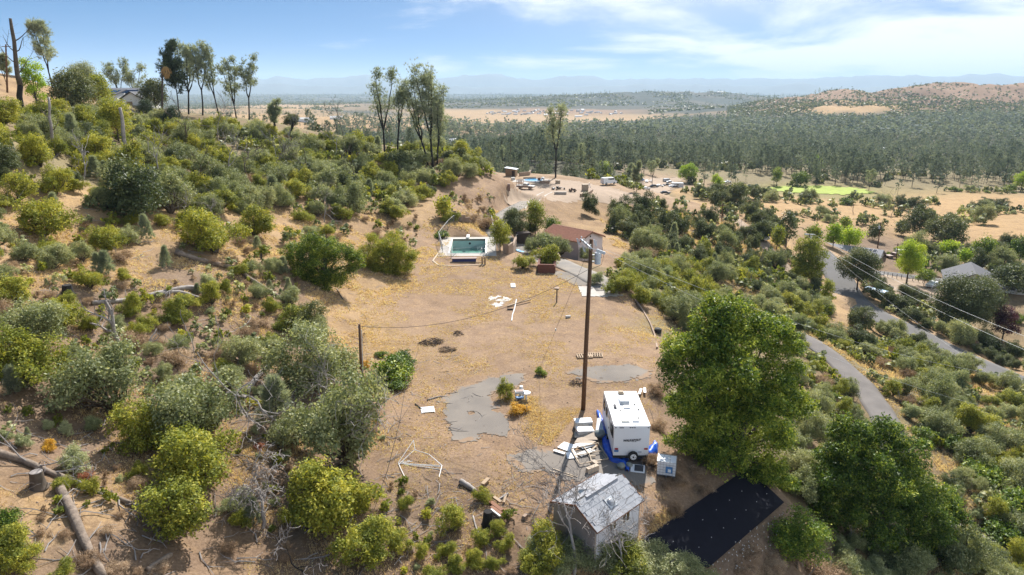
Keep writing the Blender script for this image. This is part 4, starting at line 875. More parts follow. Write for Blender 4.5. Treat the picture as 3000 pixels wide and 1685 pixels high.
def zone(poly, n, f, rad, mix, gap=0.0, qk=Q, seed=0, hsr=(.85, 1.2), gs=14):
    poly = [(a*qk, b*qk) for a, b in poly]
    P = [at(*p) for p in poly]; xs = [p.x for p in P]; ys = [p.y for p in P]
    x = rng.uniform(min(xs)-3, max(xs)+3, n); y = rng.uniform(min(ys)-3, max(ys)+3, n); z = H(x, y); px, py, zc = proj(x, y, z)
    Rr = rng.uniform(0, 1, n)**1.5*(rad[1]-rad[0])+rad[0]
    ok = in_poly(px, py, poly) & clear_of(x, y, z, Rr) & (fbm(x/gs, y/gs, 90+seed, 4) > gap)
    kinds = list(mix); pr = np.array([mix[k] for k in kinds], float); pr /= pr.sum(); pick = rng.choice(len(kinds), n, p=pr)
    # kinds grow in patches
    pick2 = (fbm(x/11, y/11, 33+seed, 3)*3.3).astype(int) % max(len(kinds), 1); pick = np.where(rng.random(n) < .35, np.where(pr[pick2] > .12, pick2, pick), pick)
    for i in np.nonzero(ok)[0]:
        r_ = Rr[i]*(.55 if kinds[pick[i]] in ('young_pine',) else 1)
        if hs_.free(x[i], y[i], r_, f): hs_.add(x[i], y[i], r_); placed.append([kinds[pick[i]], x[i], y[i], z[i], r_, rng.uniform(*hsr)])
MIXL = {'scrub_oak': .46, 'manzanita_bush': .34, 'live_oak': .08, 'young_pine': .05, 'dry_brush': .05, 'sage_shrub': .02}
zone([(-60,300),(250,300),(420,320),(600,330),(900,372),(1180,400),(1240,440),(1120,470),(1050,520),(900,560),(700,540),(560,560),(480,600),(250,560),(160,520),(-60,560)], 16000, .55, (.8, 2.7), MIXL, .27, seed=1)
zone([(-60,560),(250,560),(480,600),(700,545),(900,560),(760,700),(720,850),(560,1000),(-60,1120)], 6000, .85, (.3, 1.4), {'manzanita_bush': .45, 'scrub_oak': .2, 'dry_brush': .3, 'sage_shrub': .06, 'young_pine': .06}, .40, seed=2)
zone([(900,560),(1050,520),(1180,470),(1250,500),(1230,560),(1100,640),(960,700),(850,640)], 1500, 1.0, (.3, 1.1), {'manzanita_bush': .45, 'dry_brush': .4, 'scrub_oak': .2}, .48, seed=3)
zone([(-40,1100),(560,1000),(900,900),(1000,1200),(1180,1350),(1350,1400),(1300,1470),(-40,1470)], 3000, 1.0, (.22, .7), {'manzanita_bush': .5, 'dry_brush': .35, 'sage_shrub': .2}, .44, seed=4)
MIXR = {'scrub_oak': .70, 'manzanita_bush': .15, 'sage_shrub': .06, 'dry_brush': .05, 'live_oak': .05}
zone([(1530,690),(1640,640),(1820,690),(1990,800),(2080,850),(2240,870),(2420,960),(2660,1040),(2660,1500),(2250,1500),(2330,1250),(2200,1040),(2100,900),(1990,850),(1900,830),(1690,880),(1640,800),(1560,740)], 14000, .62, (.7, 2.3), MIXR, .36, seed=5, gs=9)
zone([(2000,860),(2100,920),(2240,1060),(2330,1250),(2250,1320),(2050,1250),(1980,1000)], 2500, .68, (.5, 1.5), {'scrub_oak': .5, 'manzanita_bush': .3, 'green_shrub': .12, 'dry_brush': .1}, .3, seed=6)
zone([(2250,1240),(2660,1180),(2660,1500),(2050,1500),(2100,1400)], 2500, .66, (.6, 1.8), {'scrub_oak': .7, 'sage_shrub': .15, 'dry_brush': .12}, .3, seed=7)
zone([(1560,515),(1760,520),(1960,560),(2000,690),(1860,690),(1640,640),(1530,590)], 2500, .86, (.9, 2.6), {'scrub_oak': .45, 'live_oak': .35, 'manzanita_bush': .1, 'young_pine': .1}, .36, seed=8, hsr=(1.0, 1.4))
zone([(1820,690),(1960,640),(2060,700),(2090,800),(1990,800)], 2500, .7, (.8, 2.2), {'scrub_oak': .5, 'green_shrub': .12, 'manzanita_bush': .3, 'live_oak': .15}, .25, seed=9)
zone([(1640,455),(1900,460),(2150,480),(2640,480),(2640,620),(2400,640),(2060,600),(1960,570),(1800,520)], 6000, .86, (1.4, 4.0), {'live_oak': .4, 'scrub_oak': .5, 'green_shrub': .06, 'sage_shrub': .1}, .50, seed=10, hsr=(.8, 1.2), gs=45)
zone([(2050,600),(2400,640),(2640,620),(2640,920),(2420,830),(2330,700),(2200,690),(2090,640)], 4000, .84, (1.0, 3.4), {'live_oak': .4, 'scrub_oak': .45, 'green_shrub': .15}, .46, seed=11, hsr=(.9, 1.3), gs=30)
zone([(2140,820),(2330,840),(2640,1010),(2640,1040),(2420,950),(2250,860)], 2500, .7, (.9, 2.4), {'scrub_oak': .6, 'live_oak': .3}, .2, seed=12)
zone([(2160,690),(2330,760),(2440,860),(2640,930),(2640,1000),(2400,900),(2180,760)], 2500, .75, (1.0, 2.8), {'live_oak': .6, 'scrub_oak': .5}, .3, seed=13)
zone([(1200,395),(1300,430),(1400,440),(1620,450),(1640,480),(1560,490),(1290,435),(1240,430)], 3000, .75, (.8, 2.6), {'scrub_oak': .4, 'manzanita_bush': .35, 'live_oak': .3}, .25, seed=14)
zone([(-60,205),(130,205),(300,270),(330,300),(-60,310)], 3000, .62, (1.2, 3.0), {'scrub_oak': .5, 'live_oak': .35, 'manzanita_bush': .2}, .28, seed=15, hsr=(1.0, 1.5))
zone([(340,265),(600,290),(900,350),(1000,390),(880,375),(600,335),(380,305)], 3000, .62, (1.2, 3.0), {'scrub_oak': .55, 'live_oak': .35, 'dry_brush': .1}, .22, seed=16, hsr=(.9, 1.4))

# apparent size decides which are objects of their own; the far rest is one mass of scrub
inv = []
for p in placed:
    px, py, zc = proj(p[1], p[2], p[3]+p[4]*.5); w_ = FPX*2*p[4]/zc; p += [px, py, w_]
    if -60 < px < 3060 and -20 < py < 1760: inv.append(p)
solo = []; mass = [p for p in placed if p not in inv] if False else []
ids = set(map(id, inv)); mass = [p for p in placed if id(p) not in ids and -450 < p[6] < 3450 and p[7] < 1800]
for k in KLAB:
    L_ = sorted([p for p in inv if p[0] == k], key=lambda p: -p[8]); cap = {'scrub_oak': 290, 'manzanita_bush': 285}.get(k, 150); solo += L_[:cap]; mass += L_[cap:]
rk = {}
for p in solo:
    j = min(range(len(LM)), key=lambda q: (p[6]-LM[q][1])**2+((p[7]-LM[q][2])*1.4)**2); dx, dy = p[6]-LM[j][1], (p[7]-LM[j][2])*1.4
    dr_ = ('beyond' if dy < 0 else 'this side of') if abs(dy) > abs(dx) else ('uphill from' if dx < 0 else 'downhill from')
    rk.setdefault((p[0], LM[j][0], dr_), []).append((math.hypot(dx, dy), id(p), p))
for (k, lm, d_), L_ in rk.items():
    L_.sort(); nm, cat = KLAB[k]
    for i, (_, _, p) in enumerate(L_):
        s_ = 'large' if p[8] > 130 else 'small' if p[8] < 45 else 'mid sized'
        lab = f'{ORD[i]} {nm} counted {d_} {lm}' if i < 8 else f'{nm} in the thicket farther {d_} {lm}'
        var = PROTO[k]; leaf, stem, R0_, H0_ = var[(i*7+len(lab)) % len(var)] if len(var) > 1 else var[0]
        q = p[4]/R0_; o = new_obj(k, leaf, None, (p[1], p[2], p[3]-.05*p[4]), random.Random(id(p) % 9973+i).uniform(0, 6.28), (q, q, q*p[5]))
        tag(o, lab, cat, {'bush': 'wild bushes on the dry slopes', 'shrub': 'small shrubs on the dry slopes', 'pine tree': 'young pines'}[cat] if i < 8 else f'{nm} growth farther {d_} {lm}')
        if p[8] > 60: new_obj('stem', stem, o)
# the mass: light versions of the same plants joined into one mesh
def merge(name, items, protos, mats, label, kind='stuff'):
    """items: list of (proto index, x, y, z, sx, sz, angle)"""
    VV = []; FF = {3: [], 4: []}; TT = []; MI = {3: [], 4: []}; off = 0
    for k, (V, F, T, mi) in enumerate(protos):
        it = np.array([i[1:] for i in items if i[0] == k]); n = len(it)
        if not n: continue
        c, s_ = np.cos(it[:,5])[:,None], np.sin(it[:,5])[:,None]; X = V[None,:,0]*it[:,3:4]; Y = V[None,:,1]*it[:,3:4]; Zv = V[None,:,2]*it[:,4:5]
        W_ = np.stack([X*c-Y*s_+it[:,0:1], X*s_+Y*c+it[:,1:2], Zv+it[:,2:3]], -1).reshape(-1, 3); VV.append(W_)
        TT.append((T[None]+np.random.default_rng(k).normal(0, .26, (n,1))).ravel())
        kk = F.shape[1]; FF[kk].append((F[None]+(off+np.arange(n)*len(V))[:,None,None]).reshape(-1, kk)); MI[kk].append(np.tile(mi, n)); off += n*len(V)
    bl = [np.concatenate(FF[k]) for k in (3, 4) if FF[k]]; mi = np.concatenate([np.concatenate(MI[k]) for k in (3, 4) if MI[k]])
    return tag(new_obj(name, np_mesh(name, np.concatenate(VV), bl, mats, tint=np.concatenate(TT), midx=mi)), label, kind=kind)
mats_m = [M['manzanita'], M['oak'], M['oakdark'], M['pine'], M['drybrush'], M['sagegreen'], M['green']]
KM = {'manzanita_bush': 0, 'scrub_oak': 1, 'live_oak': 2, 'young_pine': 3, 'dry_brush': 4, 'sage_shrub': 5, 'green_shrub': 6, 'rust_shrub': 4, 'orange_shrub': 4}
lod = []
for nl_, cv, Lk, nf in ((7, .62, .36, 5), (6, .62, .62, 2)):
    for k in range(7):
        r2 = np.random.default_rng(900+k); lb = dome_lobes(r2, nl_, 1.0, 1.4, lr=(.26, .42)); V, F, T = clumps(r2, lb, cv*.62, nf, .09, Lk*(1.3 if k == 4 else 1), .55 if k != 4 else .15); lod.append((V, F, T, np.full(len(F), k)))
merge('scrubland', [(KM[p[0]]+(7 if p[8] < 44 else 0), p[1], p[2], p[3], p[4], p[4]*p[5], rng.uniform(0, 6.28)) for p in mass], lod, mats_m, 'low grey green scrub covering the farther slopes')
print('proto quads', sum(len(v[0].polygons) for k in PROTO.values() for v in k)); print('bushes', len(solo), 'mass', len(mass), [len(l[1]) for l in lod])

ds_ = MB(); r_ = random.Random(41); cand = [p for p in placed if -30 < p[6] < 3030 and FPX*2*p[4]/max(p[8], 1) < 190 and p[4] > .7]
for p in r_.sample(cand, min(520, len(cand))):
    for q in range(r_.randint(1, 4)):
        a = r_.uniform(0, 6.28); b = Vector((p[1]+math.cos(a)*p[4]*r_.uniform(.1, 1.0), p[2]+math.sin(a)*p[4]*r_.uniform(.1, 1.0), 0)); b.z = h(b.x, b.y); L_ = p[4]*p[5]*r_.uniform(1.0, 1.9); w_ = max(.016, FPX*2*p[4]/p[8]*.00022)
        d_ = Vector((r_.uniform(-.45,.45), r_.uniform(-.45,.45), 1)); m1 = b+d_*L_*.5+Vector((r_.uniform(-.15,.15), r_.uniform(-.15,.15), 0)); e1 = m1+(d_+Vector((r_.uniform(-.6,.6), r_.uniform(-.6,.6), 0)))*L_*.5; ds_.tube([b, m1, e1], [w_*1.5, w_*1.1, w_*.5], 4, cap=False)
        for t_ in range(2): e2 = m1+Vector((r_.uniform(-.7,.7), r_.uniform(-.7,.7), r_.uniform(.2,.8)))*L_*.5; ds_.tube([m1, e2], [w_*.9, w_*.4], 3, cap=False)
tag(ds_.build('dead_stems', M['greytwig']), 'thin grey dead stems poking out of the brush', kind='stuff')

# ------------------------------------------------------------------ the valley forest
pines = []; hf = Hash(20.0)
def forest(n, th, rr_, sp, ok_f, rad=(2.6, 4.6), ht=(10.5, 19)):
    t = rng.uniform(R(th[0]), R(th[1]), n); r_ = np.sqrt(rng.uniform(rr_[0]**2, rr_[1]**2, n)); x, y = r_*np.sin(t), r_*np.cos(t); z = H(x, y); px, py, zc = proj(x, y, z)
    ok = ok_f(x, y, z, px, py); hh = rng.uniform(*ht, n)*rng.uniform(.75, 1.1, n)*(.72+.62*fbm(x/70, y/70, 79, 3)); Rr = rng.uniform(*rad, n)
    for i in np.nonzero(ok)[0]:
        if hf.free(x[i], y[i], Rr[i], sp): hf.add(x[i], y[i], Rr[i]); pines.append((x[i], y[i], z[i], Rr[i], hh[i], zc[i], px[i], py[i]))
fedge_x = [800, 1250, 1450, 1700, 1800, 1900, 2020, 2250, 2400, 2560, 2800, 3000, 3400]; fedge_y = [430, 440, 492, 500, 505, 514, 520, 536, 545, 548, 538, 545, 555]
def front(x, y, z, px, py): return (py < np.interp(px, fedge_x, fedge_y)) & (py > np.interp(px, [800,1250,1860,1900,2300,3000,3400], [376,374,378,358,346,352,356])) & (fbm(x/60, y/60, 71, 3) > .32)
forest(12000, (-12, 47), (300, 560), .82, front); forest(13000, (-14, 47), (560, 1000), .82, front); forest(20000, (-14, 47), (1000, 2100), 1.15, front, (3.4, 5.4), (14, 23))
def loose(x, y, z, px, py): return (py >= np.interp(px, fedge_x, fedge_y)) & (py < np.interp(px, fedge_x, fedge_y)+26) & (px > 1650) & (rng.random(len(x)) < .5) & ~in_poly(px, py, EXP[4]) & ~in_poly(px, py, [(2220,540),(2570,545),(2570,575),(2220,572)])
forest(1500, (5, 47), (300, 620), 1.6, loose, (2.6, 4.6), (10, 20))
def behind(x, y, z, px, py): return (z < 3) & (fbm(x/50, y/50, 72, 3) > .36)
forest(2600, (-22, 8), (235, 700), 1.15, behind, (2.2, 3.8), (6.5, 12.5))
def tanhill(x, y, z, px, py): return (fbm(x/180, y/180, 73, 4) > .52)
forest(3000, (-30, -6), (800, 3000), 1.5, tanhill, (3, 5), (6, 12))
def fpine(seed, nt, per, w, ln, trunk=True):
    """forest pine, unit height: open ragged crown over a bare dark stem"""
    r2 = np.random.default_rng(seed); lean = r2.normal(0, .11, 2); z = r2.uniform(.26, 1.0, nt)**.9; a = r2.uniform(0, 6.28, nt); env = np.clip(np.sin(np.clip((z-.18)/.84, 0, 1)*PI)**.65, .12, 1)*.17
    rad = env*r2.uniform(.35, 1.1, nt); C = np.stack([rad*np.cos(a)+lean[0]*z, rad*np.sin(a)+lean[1]*z, z], -1); D = nrm(np.stack([np.cos(a)*.6, np.sin(a)*.6, np.full(nt, .7)], -1))
    C = np.repeat(C, per, 0)+r2.normal(size=(nt*per, 3))*.016; D = nrm(np.repeat(D, per, 0)+r2.normal(size=(nt*per,3))*.7); S = nrm(np.cross(D, r2.normal(size=D.shape)))*w
    V = np.stack([C-S, C+S, C+D*ln*r2.uniform(.6, 1.3, (len(C),1))], 1).reshape(-1, 3); F = np.arange(len(V)).reshape(-1, 3); T = np.repeat(np.repeat(r2.normal(.4, .2, nt), per), 3); mi = np.zeros(len(F), int)
    b = len(V); tv = np.array([(.011*math.cos(q), .011*math.sin(q), -.03) for q in (0, 2.1, 4.2)]+[(lean[0]*.9+.004*math.cos(q), lean[1]*.9+.004*math.sin(q), .92) for q in (0, 2.1, 4.2)])
    tfc = np.array([(0,1,4),(0,4,3),(1,2,5),(1,5,4),(2,0,3),(2,3,5)])+b
    return np.r_[V, tv], np.r_[F, tfc], np.r_[T, np.zeros(6)], np.r_[mi, np.ones(6, int)]
fmats = [M['forest'], M['bark'], M['oakdark']]
hi = [fpine(1000+k, 70, 9, .012, .075) for k in range(6)]
him = [np_mesh('pine_tree', v, f, fmats, tint=t, midx=m_) for v, f, t, m_ in hi]
pines.sort(key=lambda p: p[5]/p[4]); fr = [p for p in pines if -40 < p[6] < 3040][:285]; frs = set(map(id, fr)); rest = [p for p in pines if id(p) not in frs]
rk = {}
for p in fr:
    j = min((q for q in range(len(LM)) if LM[q][0] in ('the parked cars','the bright meadow','the upper dirt yard','the charred crest pines','the ridge pine cluster','the tall valley pole','the huge dark oak')), key=lambda q: abs(p[6]-LM[q][1])); rk.setdefault(j, []).append(p)
for j, L_ in rk.items():
    L_.sort(key=lambda p: p[5])
    for i, p in enumerate(L_):
        o = new_obj('pine_tree', him[(i*5+j) % 6], None, (p[0], p[1], p[2]), rng.uniform(0, 6.28), (p[4]*p[3]/3.3, p[4]*p[3]/3.3, p[4]))
        lab = f'{ORD[i]} grey green forest pine counted beyond {LM[j][0]}' if i < 8 else f'grey green forest pine deeper in the stand beyond {LM[j][0]}'
        tag(o, lab, 'pine tree', f'forest pines beyond {LM[j][0]}')
lo = [fpine(1100+k, 26, 3, .030, .11) for k in range(6)]; lo2 = [fpine(1200+k, 14, 1, .085, .17) for k in range(5)]
def oakblob(seed, n, L):
    r2 = np.random.default_rng(seed); d = nrm(r2.normal(size=(n, 3))); d[:,2] = np.abs(d[:,2]); C = d*np.array([1,1,.9])*r2.uniform(.55, 1, (n,1)); V, F = leaf_quads(r2, C, nrm(d+r2.normal(size=d.shape)*.5), np.full(n, L), np.full(n, L*.8)); return V, F, np.repeat(r2.normal(.35, .2, n), 4), np.full(n, 2)
ob = [oakblob(1300+k, 46, .55) for k in range(3)]; ob2 = [oakblob(1310+k, 4, 1.45) for k in range(3)]
it = []
for i, p in enumerate(rest):
    if i % 7 == 0: it.append((11+i % 3, p[0], p[1], p[2], p[3]*1.15, p[4]*.42, rng.uniform(0, 6.28)))
    elif p[5] < 1050: it.append((i % 6, p[0], p[1], p[2], p[4]*p[3]/3.3, p[4], rng.uniform(0, 6.28)))
    else: it.append((6+i % 5, p[0], p[1], p[2], p[4]*p[3]/3.0, p[4], rng.uniform(0, 6.28)))
merge('forest', it, lo+lo2+ob, fmats, 'grey green pine forest filling the valley floor')
print('forest', len(fr), len(rest))
# shrubs on the far hill, trees over the plain
it = []
def far_sc(n, th, rr_, ok_f, sz, hz_=.8, tall=0.0):
    t = rng.uniform(R(th[0]), R(th[1]), n); r_ = np.sqrt(rng.uniform(rr_[0]**2, rr_[1]**2, n)); x, y = r_*np.sin(t), r_*np.cos(t); z = H(x, y); px, py, zc = proj(x, y, z); ok = ok_f(x, y, z, px, py)
    for i in np.nonzero(ok)[0]:
        s_ = rng.uniform(*sz)
        if rng.random() < tall: it.append((3+i % 5, x[i], y[i], z[i], s_*2.6, s_*3.0, rng.uniform(0, 6.28)))
        else: it.append((i % 3, x[i], y[i], z[i], s_, s_*hz_, rng.uniform(0, 6.28)))
def hillok(x, y, z, px, py):
    spur = (((px-2440)/62)**2+((py-325)/16)**2 < 1) | (((px-2545)/62)**2+((py-325)/16)**2 < 1)
    return ~spur & (rng.random(len(x)) < .10+.65*(z < -10)+.62*sstep(.42, .56, fbm(x/170, y/170, 75, 5)))
far_sc(40000, (17, 50), (1450, 2900), hillok, (2.0, 4.8), .9, .06)
def plainok(x, y, z, px, py): return ((py < 318) | (px > 1900) | ((px > 1900) & (py < 345)) | (px < 1000)) & (fbm(x/420, y/420, 61, 4) < .60) & (rng.random(len(x)) < sstep(.30, .5, fbm(x/200, y/200, 77, 3)))
far_sc(30000, (-32, 26), (2700, 6000), plainok, (4, 8), 1.0, .15); far_sc(18000, (-32, 26), (6000, 14000), plainok, (9, 16), .8, .1)
merge('treeline', it, ob2+lo2, fmats, 'dark green shrubs and trees dotting the far hill and plain')
print('far', len(it))

# ------------------------------------------------------------------ dry grass
def grass(n, poly, hr, gap, per, seed, w=.03, dens_f=None):
    poly = [(a*Q, b*Q) for a, b in poly]; P = [at(*p) for p in poly]; x = rng.uniform(min(p.x for p in P), max(p.x for p in P), n); y = rng.uniform(min(p.y for p in P), max(p.y for p in P), n)
    z = H(x, y); px, py, zc = proj(x, y, z); f = fbm(x/3.5, y/3.5, seed, 4); jx_ = (fbm(x/3, y/3, 88, 3)-.45)*9000/zc+rng.normal(0, 16, n); ok = in_poly(px+jx_, py+jx_*.6, poly) & (f > gap)
    for pts, hw in ((ROAD,3.2),(LANE,1.6),(TRACK,1.5),(DRIVE,2.0),(YARD,2.4)): ok &= seg_dist(x, y, pts)[0] > hw
    for pl in ([(1312,1170),(1430,1112),(1540,1098),(1500,1130),(1440,1180),(1520,1268),(1320,1290)], [(1690,838),(1790,838),(1822,868),(1712,870)], [(1800,1640),(2180,1370),(2310,1473),(2075,1680)], [(1760,1140),(1870,1140),(1910,1360),(1790,1400),(1600,1390),(1620,1290)],[(1330,690),(1440,690),(1450,750),(1300,750)]): ok &= ~in_poly(px, py, pl)
    x, y, z, f, zc = x[ok], y[ok], z[ok], f[ok], zc[ok]; k = len(x); hh = rng.uniform(*hr, k)*(.5+1.3*(f-gap)/(1-gap)*1.6); T = np.repeat(rng.normal(.48, .16, k), per)
    C = np.repeat(np.c_[x, y, z-.02], per, 0)+rng.normal(size=(k*per, 3))*np.array([.10, .10, 0]); D = nrm(np.c_[rng.normal(size=(k*per, 2))*.8, np.ones(k*per)]); S = nrm(np.cross(D, rng.normal(size=D.shape)))*w*np.repeat(np.clip(zc/50, .8, 2.2), per)[:,None]
    return np.stack([C-S, C+S, C+D*np.repeat(hh, per)[:,None]], 1).reshape(-1, 3), np.repeat(T+rng.normal(0, .12, k*per), 3)
GV = [grass(46000, [(930,1140),(900,800),(1000,700),(1300,640),(1640,760),(1670,1000),(1650,1250),(1400,1290),(1200,1300),(1000,1300)], (.06, .16), .40, 4, 501),
      grass(7000, [(1240,1000),(1480,1000),(1500,1060),(1440,1120),(1330,1110),(1300,1020)], (.08, .18), .40, 4, 502),
      grass(26000, [(850,680),(1000,640),(1120,560),(1240,480),(1260,560),(1130,640),(1000,760),(900,900),(870,980),(820,900)], (.14, .34), .42, 5, 503),
      grass(40000, [(-40,560),(480,560),(1000,540),(840,700),(780,900),(560,1050),(-40,1150)], (.12, .30), .45, 5, 504),
      grass(30000, [(-40,1120),(560,1050),(900,950),(1000,1200),(1330,1300),(1400,1470),(-40,1470)], (.10, .26), .46, 5, 505),
      grass(22000, [(1540,560),(1700,530),(1960,600),(1900,690),(1640,650),(1560,640)], (.25, .55), .42, 5, 506),
      grass(14000, [(1380,1300),(1640,1260),(1760,1300),(1780,1400),(1600,1470),(1350,1470)], (.12, .28), .42, 5, 507)]
GV.append(grass(40000, [(1640,790),(1900,690),(2060,800),(2240,860),(2576,960),(2600,1440),(2300,1440),(2250,1060),(2050,880),(1900,840),(1700,880)], (.2, .5), .34, 5, 508))
V = np.concatenate([g[0] for g in GV]); tag(new_obj('dry_grass', np_mesh('dry_grass', V, np.arange(len(V)).reshape(-1, 3), [M['drygrass']], tint=np.concatenate([g[1] for g in GV]))), 'short golden dry grass over the clearing and slopes', kind='stuff')
print('grass tris', len(V)//3)
tm_ = MB(); r_ = random.Random(9)
for k in range(75):
    py_ = r_.uniform(1530, 1700); b = at(2075+(1668-py_)*1.145+r_.uniform(25, 130), py_); z_ = r_.uniform(.35, .8); d_ = Vector((r_.uniform(-.2,.2), r_.uniform(-.2,.2), z_)); tm_.tube([b, b+d_*.6, b+d_], [.012,.01,.008], 3, 0, cap=False); tm_.cyl(b+d_+Vector((0,0,.03)), .03, .05, 6, 1, r2=.02)
tag(tm_.build('thistle_stalks', [M['drybrush'], M['dirtywhite']]), 'dry thistle stalks with white heads below the black fabric', kind='stuff')
pm_ = MB(); r_ = random.Random(19)
for k in range(1700):
    b = at(r_.uniform(0, 1950), r_.uniform(760, 1685)) if k % 2 else at(r_.uniform(900, 1900), r_.uniform(1050, 1685)); s_ = r_.choice((.03,.04,.05,.06,.09)); q = [r_.uniform(.7, 1.3)*s_ for _ in range(6)]
    pm_.add([b+Vector((q[0],0,0)), b+Vector((0,q[1],0)), b+Vector((-q[2],0,0)), b+Vector((0,-q[3],0)), b+Vector((0,0,q[4]*.8))], ((0,1,4),(1,2,4),(2,3,4),(3,0,4)))
tag(pm_.build('gravel', M['block']), 'small loose stones over the clearing and the brown slope', kind='stuff')
# fallen twigs and leaf litter
mb = MB(); r_ = random.Random(5)
for k in range(900):
    x, y = r_.choice(((r_.uniform(-30, -2), r_.uniform(27, 62)), (r_.uniform(-6, 8), r_.uniform(27, 40)), (r_.uniform(-55, -15), r_.uniform(50, 95)))); a = r_.uniform(0, 6.28); L_ = r_.uniform(.3, 1.5)*(1.7 if y > 60 else 1); b = a+r_.uniform(-.6, .6)
    p0 = (x, y, h(x, y)+.03); p1 = (x+math.cos(a)*L_*.5, y+math.sin(a)*L_*.5, 0); p1 = (*p1[:2], h(*p1[:2])+.06); p2 = (p1[0]+math.cos(b)*L_*.5, p1[1]+math.sin(b)*L_*.5, 0); p2 = (*p2[:2], h(*p2[:2])+.04)
    mb.tube([p0, p1, p2], [.022, .018, .008], 3, cap=False)
for k in range(150):
    p0 = at(r_.uniform(20, 1350), r_.uniform(1240, 1680)) if k < 100 else at(r_.uniform(0, 900), r_.uniform(620, 1200)); a = r_.uniform(0, 6.28); L_ = r_.uniform(.8, 2.6); pts = [p0+Vector((0,0,.05))]
    for q in range(4): a += r_.uniform(-.5, .5); n_ = pts[-1]+Vector((math.cos(a)*L_/4, math.sin(a)*L_/4, 0)); n_.z = h(n_.x, n_.y)+r_.uniform(.03, .22); pts.append(n_)
    mb.tube(pts, [.038,.034,.028,.02,.012], 4, cap=False); c_ = pts[2]; e_ = c_+Vector((math.cos(a+1.0)*L_*.35, math.sin(a+1.0)*L_*.35, 0)); e_.z = h(e_.x, e_.y)+.12; mb.tube([c_, e_], [.022,.01], 3, cap=False)
tag(mb.build('twig_litter', M['greytwig']), 'scattered grey twigs lying on the brown slope', kind='stuff')

# ------------------------------------------------------------------ power poles and lines
def wire(name, label, a, b, sag, r, m, n=24, cat='wire'):
    a, b = Vector(a), Vector(b); pts = []
    for i in range(n+1):
        t = i/n; p = a.lerp(b, t); p.z -= sag*4*t*(1-t); pts.append(p)
    return tag(MB().tube(pts, r, 4).build(name, m), label, cat)
pb = at(1708, 1200); ptop = Vector((pb.x+.22, pb.y, 14.15))
T_ = empty('utility_pole', 'tall brown wooden utility pole with transformer standing beside the white trailer', 'utility pole', pb)
def loc_(v): return Vector(v)-pb
MB().tube([(0,0,-1), (.1,0,7), loc_(ptop)], [.185,.165,.14], 14).build('pole', M['polewood'], T_, smooth_=True)
arm_a, arm_b = Vector(on_y(1702, 701, 51.2))-pb, Vector(on_y(1731, 727, 48.3))-pb
am = MB().bar(arm_a, arm_b, .11, .13).build('crossarm', M['greymetal'], T_)
for f in (.04, .3, .62, .96):
    q = arm_a.lerp(arm_b, f); i_ = MB().cyl(q+Vector((0,0,.14)), .035, .16, 8); i_.cyl(q+Vector((0,0,.22)), .06, .05, 8); i_.build('insulator', M['dirtywhite'], am, smooth_=True)
MB().bar(arm_a.lerp(arm_b, .15), loc_(ptop)+Vector((0,0,-.9)), .04).bar(arm_a.lerp(arm_b, .8), loc_(ptop)+Vector((0,0,-.9)), .04).build('brace', M['steel'], T_)
tc_ = loc_(ptop)+Vector((.52,-.05,-1.45)); tm = MB().cyl(tc_, .235, .88, 20); tm.cyl(tc_+Vector((0,0,.47)), .215, .06, 20, r2=.12); tr_ = tm.build('transformer', M['greymetal'], T_, smooth_=False)
MB().cyl(tc_+Vector((0,-.08,.62)), .045, .28, 8, r2=.03).build('bushing', M['dirtywhite'], tr_); MB().bar(tc_+Vector((-.25,0,.25)), tc_+Vector((-.42,0,.25)), .08).bar(tc_+Vector((-.25,0,-.25)), tc_+Vector((-.42,0,-.25)), .08).build('hanger_bracket', M['steel'], tr_)
for (px, py, Y) in ((1692,708,51.3),(1709,729,50.2),(1742,712,49.4)):
    q = Vector(on_y(px, py, Y))-pb; MB().bar(q+Vector((-.05,0,.25)), q+Vector((.08,0,-.2)), .09).bar(q+Vector((.1,0,.2)), q+Vector((.16,0,-.28)), .05).build('fuse_cutout', M['greymetal'], T_)
q = Vector(on_y(1760, 737, 48.8))-pb; MB().bar(arm_b, q+Vector((-.3,0,.1)), .05).bar(q+Vector((-.32,0,.1)), q+Vector((.32,0,-.14)), .17, .2).build('switch', M['greymetal'], T_)
MB().tube([q+Vector((.1,0,-.1)), tc_+Vector((.3,0,.9)), tc_+Vector((.42,0,.1)), tc_+Vector((.3,0,-.5)), loc_(ptop)+Vector((.1,0,-2.3))], .018, 4).build('jumper_cable', M['wire'], T_)
sb = at(1060, 1156); stop = Vector(on_y(1053, 950, sb.y)); S_ = empty('service_pole', 'short weathered wooden service pole with meter box at the green shrub', 'utility pole', sb)
MB().tube([(0,0,-.5), Vector(stop)-sb], [.125,.10], 12).build('pole', M['polewood'], S_, smooth_=True)
MB().tube([(.17,-.03,.4), Vector(stop)-sb+Vector((.15,0,-.5))], .035, 8).build('conduit', M['greymetal'], S_)
mbx = MB().box((.16,-.10,1.45), (.30,.16,.85)).build('meter_box', M['greymetal'], S_); MB().cyl((.16,-.21,1.6), .09, .08, 12, axis='Y').build('meter', M['glass'], mbx)
MB().box((-.06,-.14,.85), (.24,.12,.45)).build('junction_box', M['dirtywhite'], S_); MB().box((.14,0,Vector(stop-sb).z-.25), (.14,.1,.2)).build('weather_head', M['greymetal'], S_)
wire('service_wire', 'dark drooping wire between the tall pole and the short service pole', ptop+Vector((-.1,0,-2.3)), stop+Vector((.1,0,-.2)), 1.55, .015, M['wire'])
ga_ = at(1578, 1088); gw = tag(MB().tube([ptop+Vector((-.1,0,-.6)), ga_], .010, 4).build('guy_wire', M['wire']), 'thin taut guy wire running from the tall pole to the ground', 'wire')
gi = (ptop+Vector((-.1,0,-.6))).lerp(ga_, .62); MB().cyl(gi, .06, .22, 8).build('insulator', M['dirtywhite'], gw)
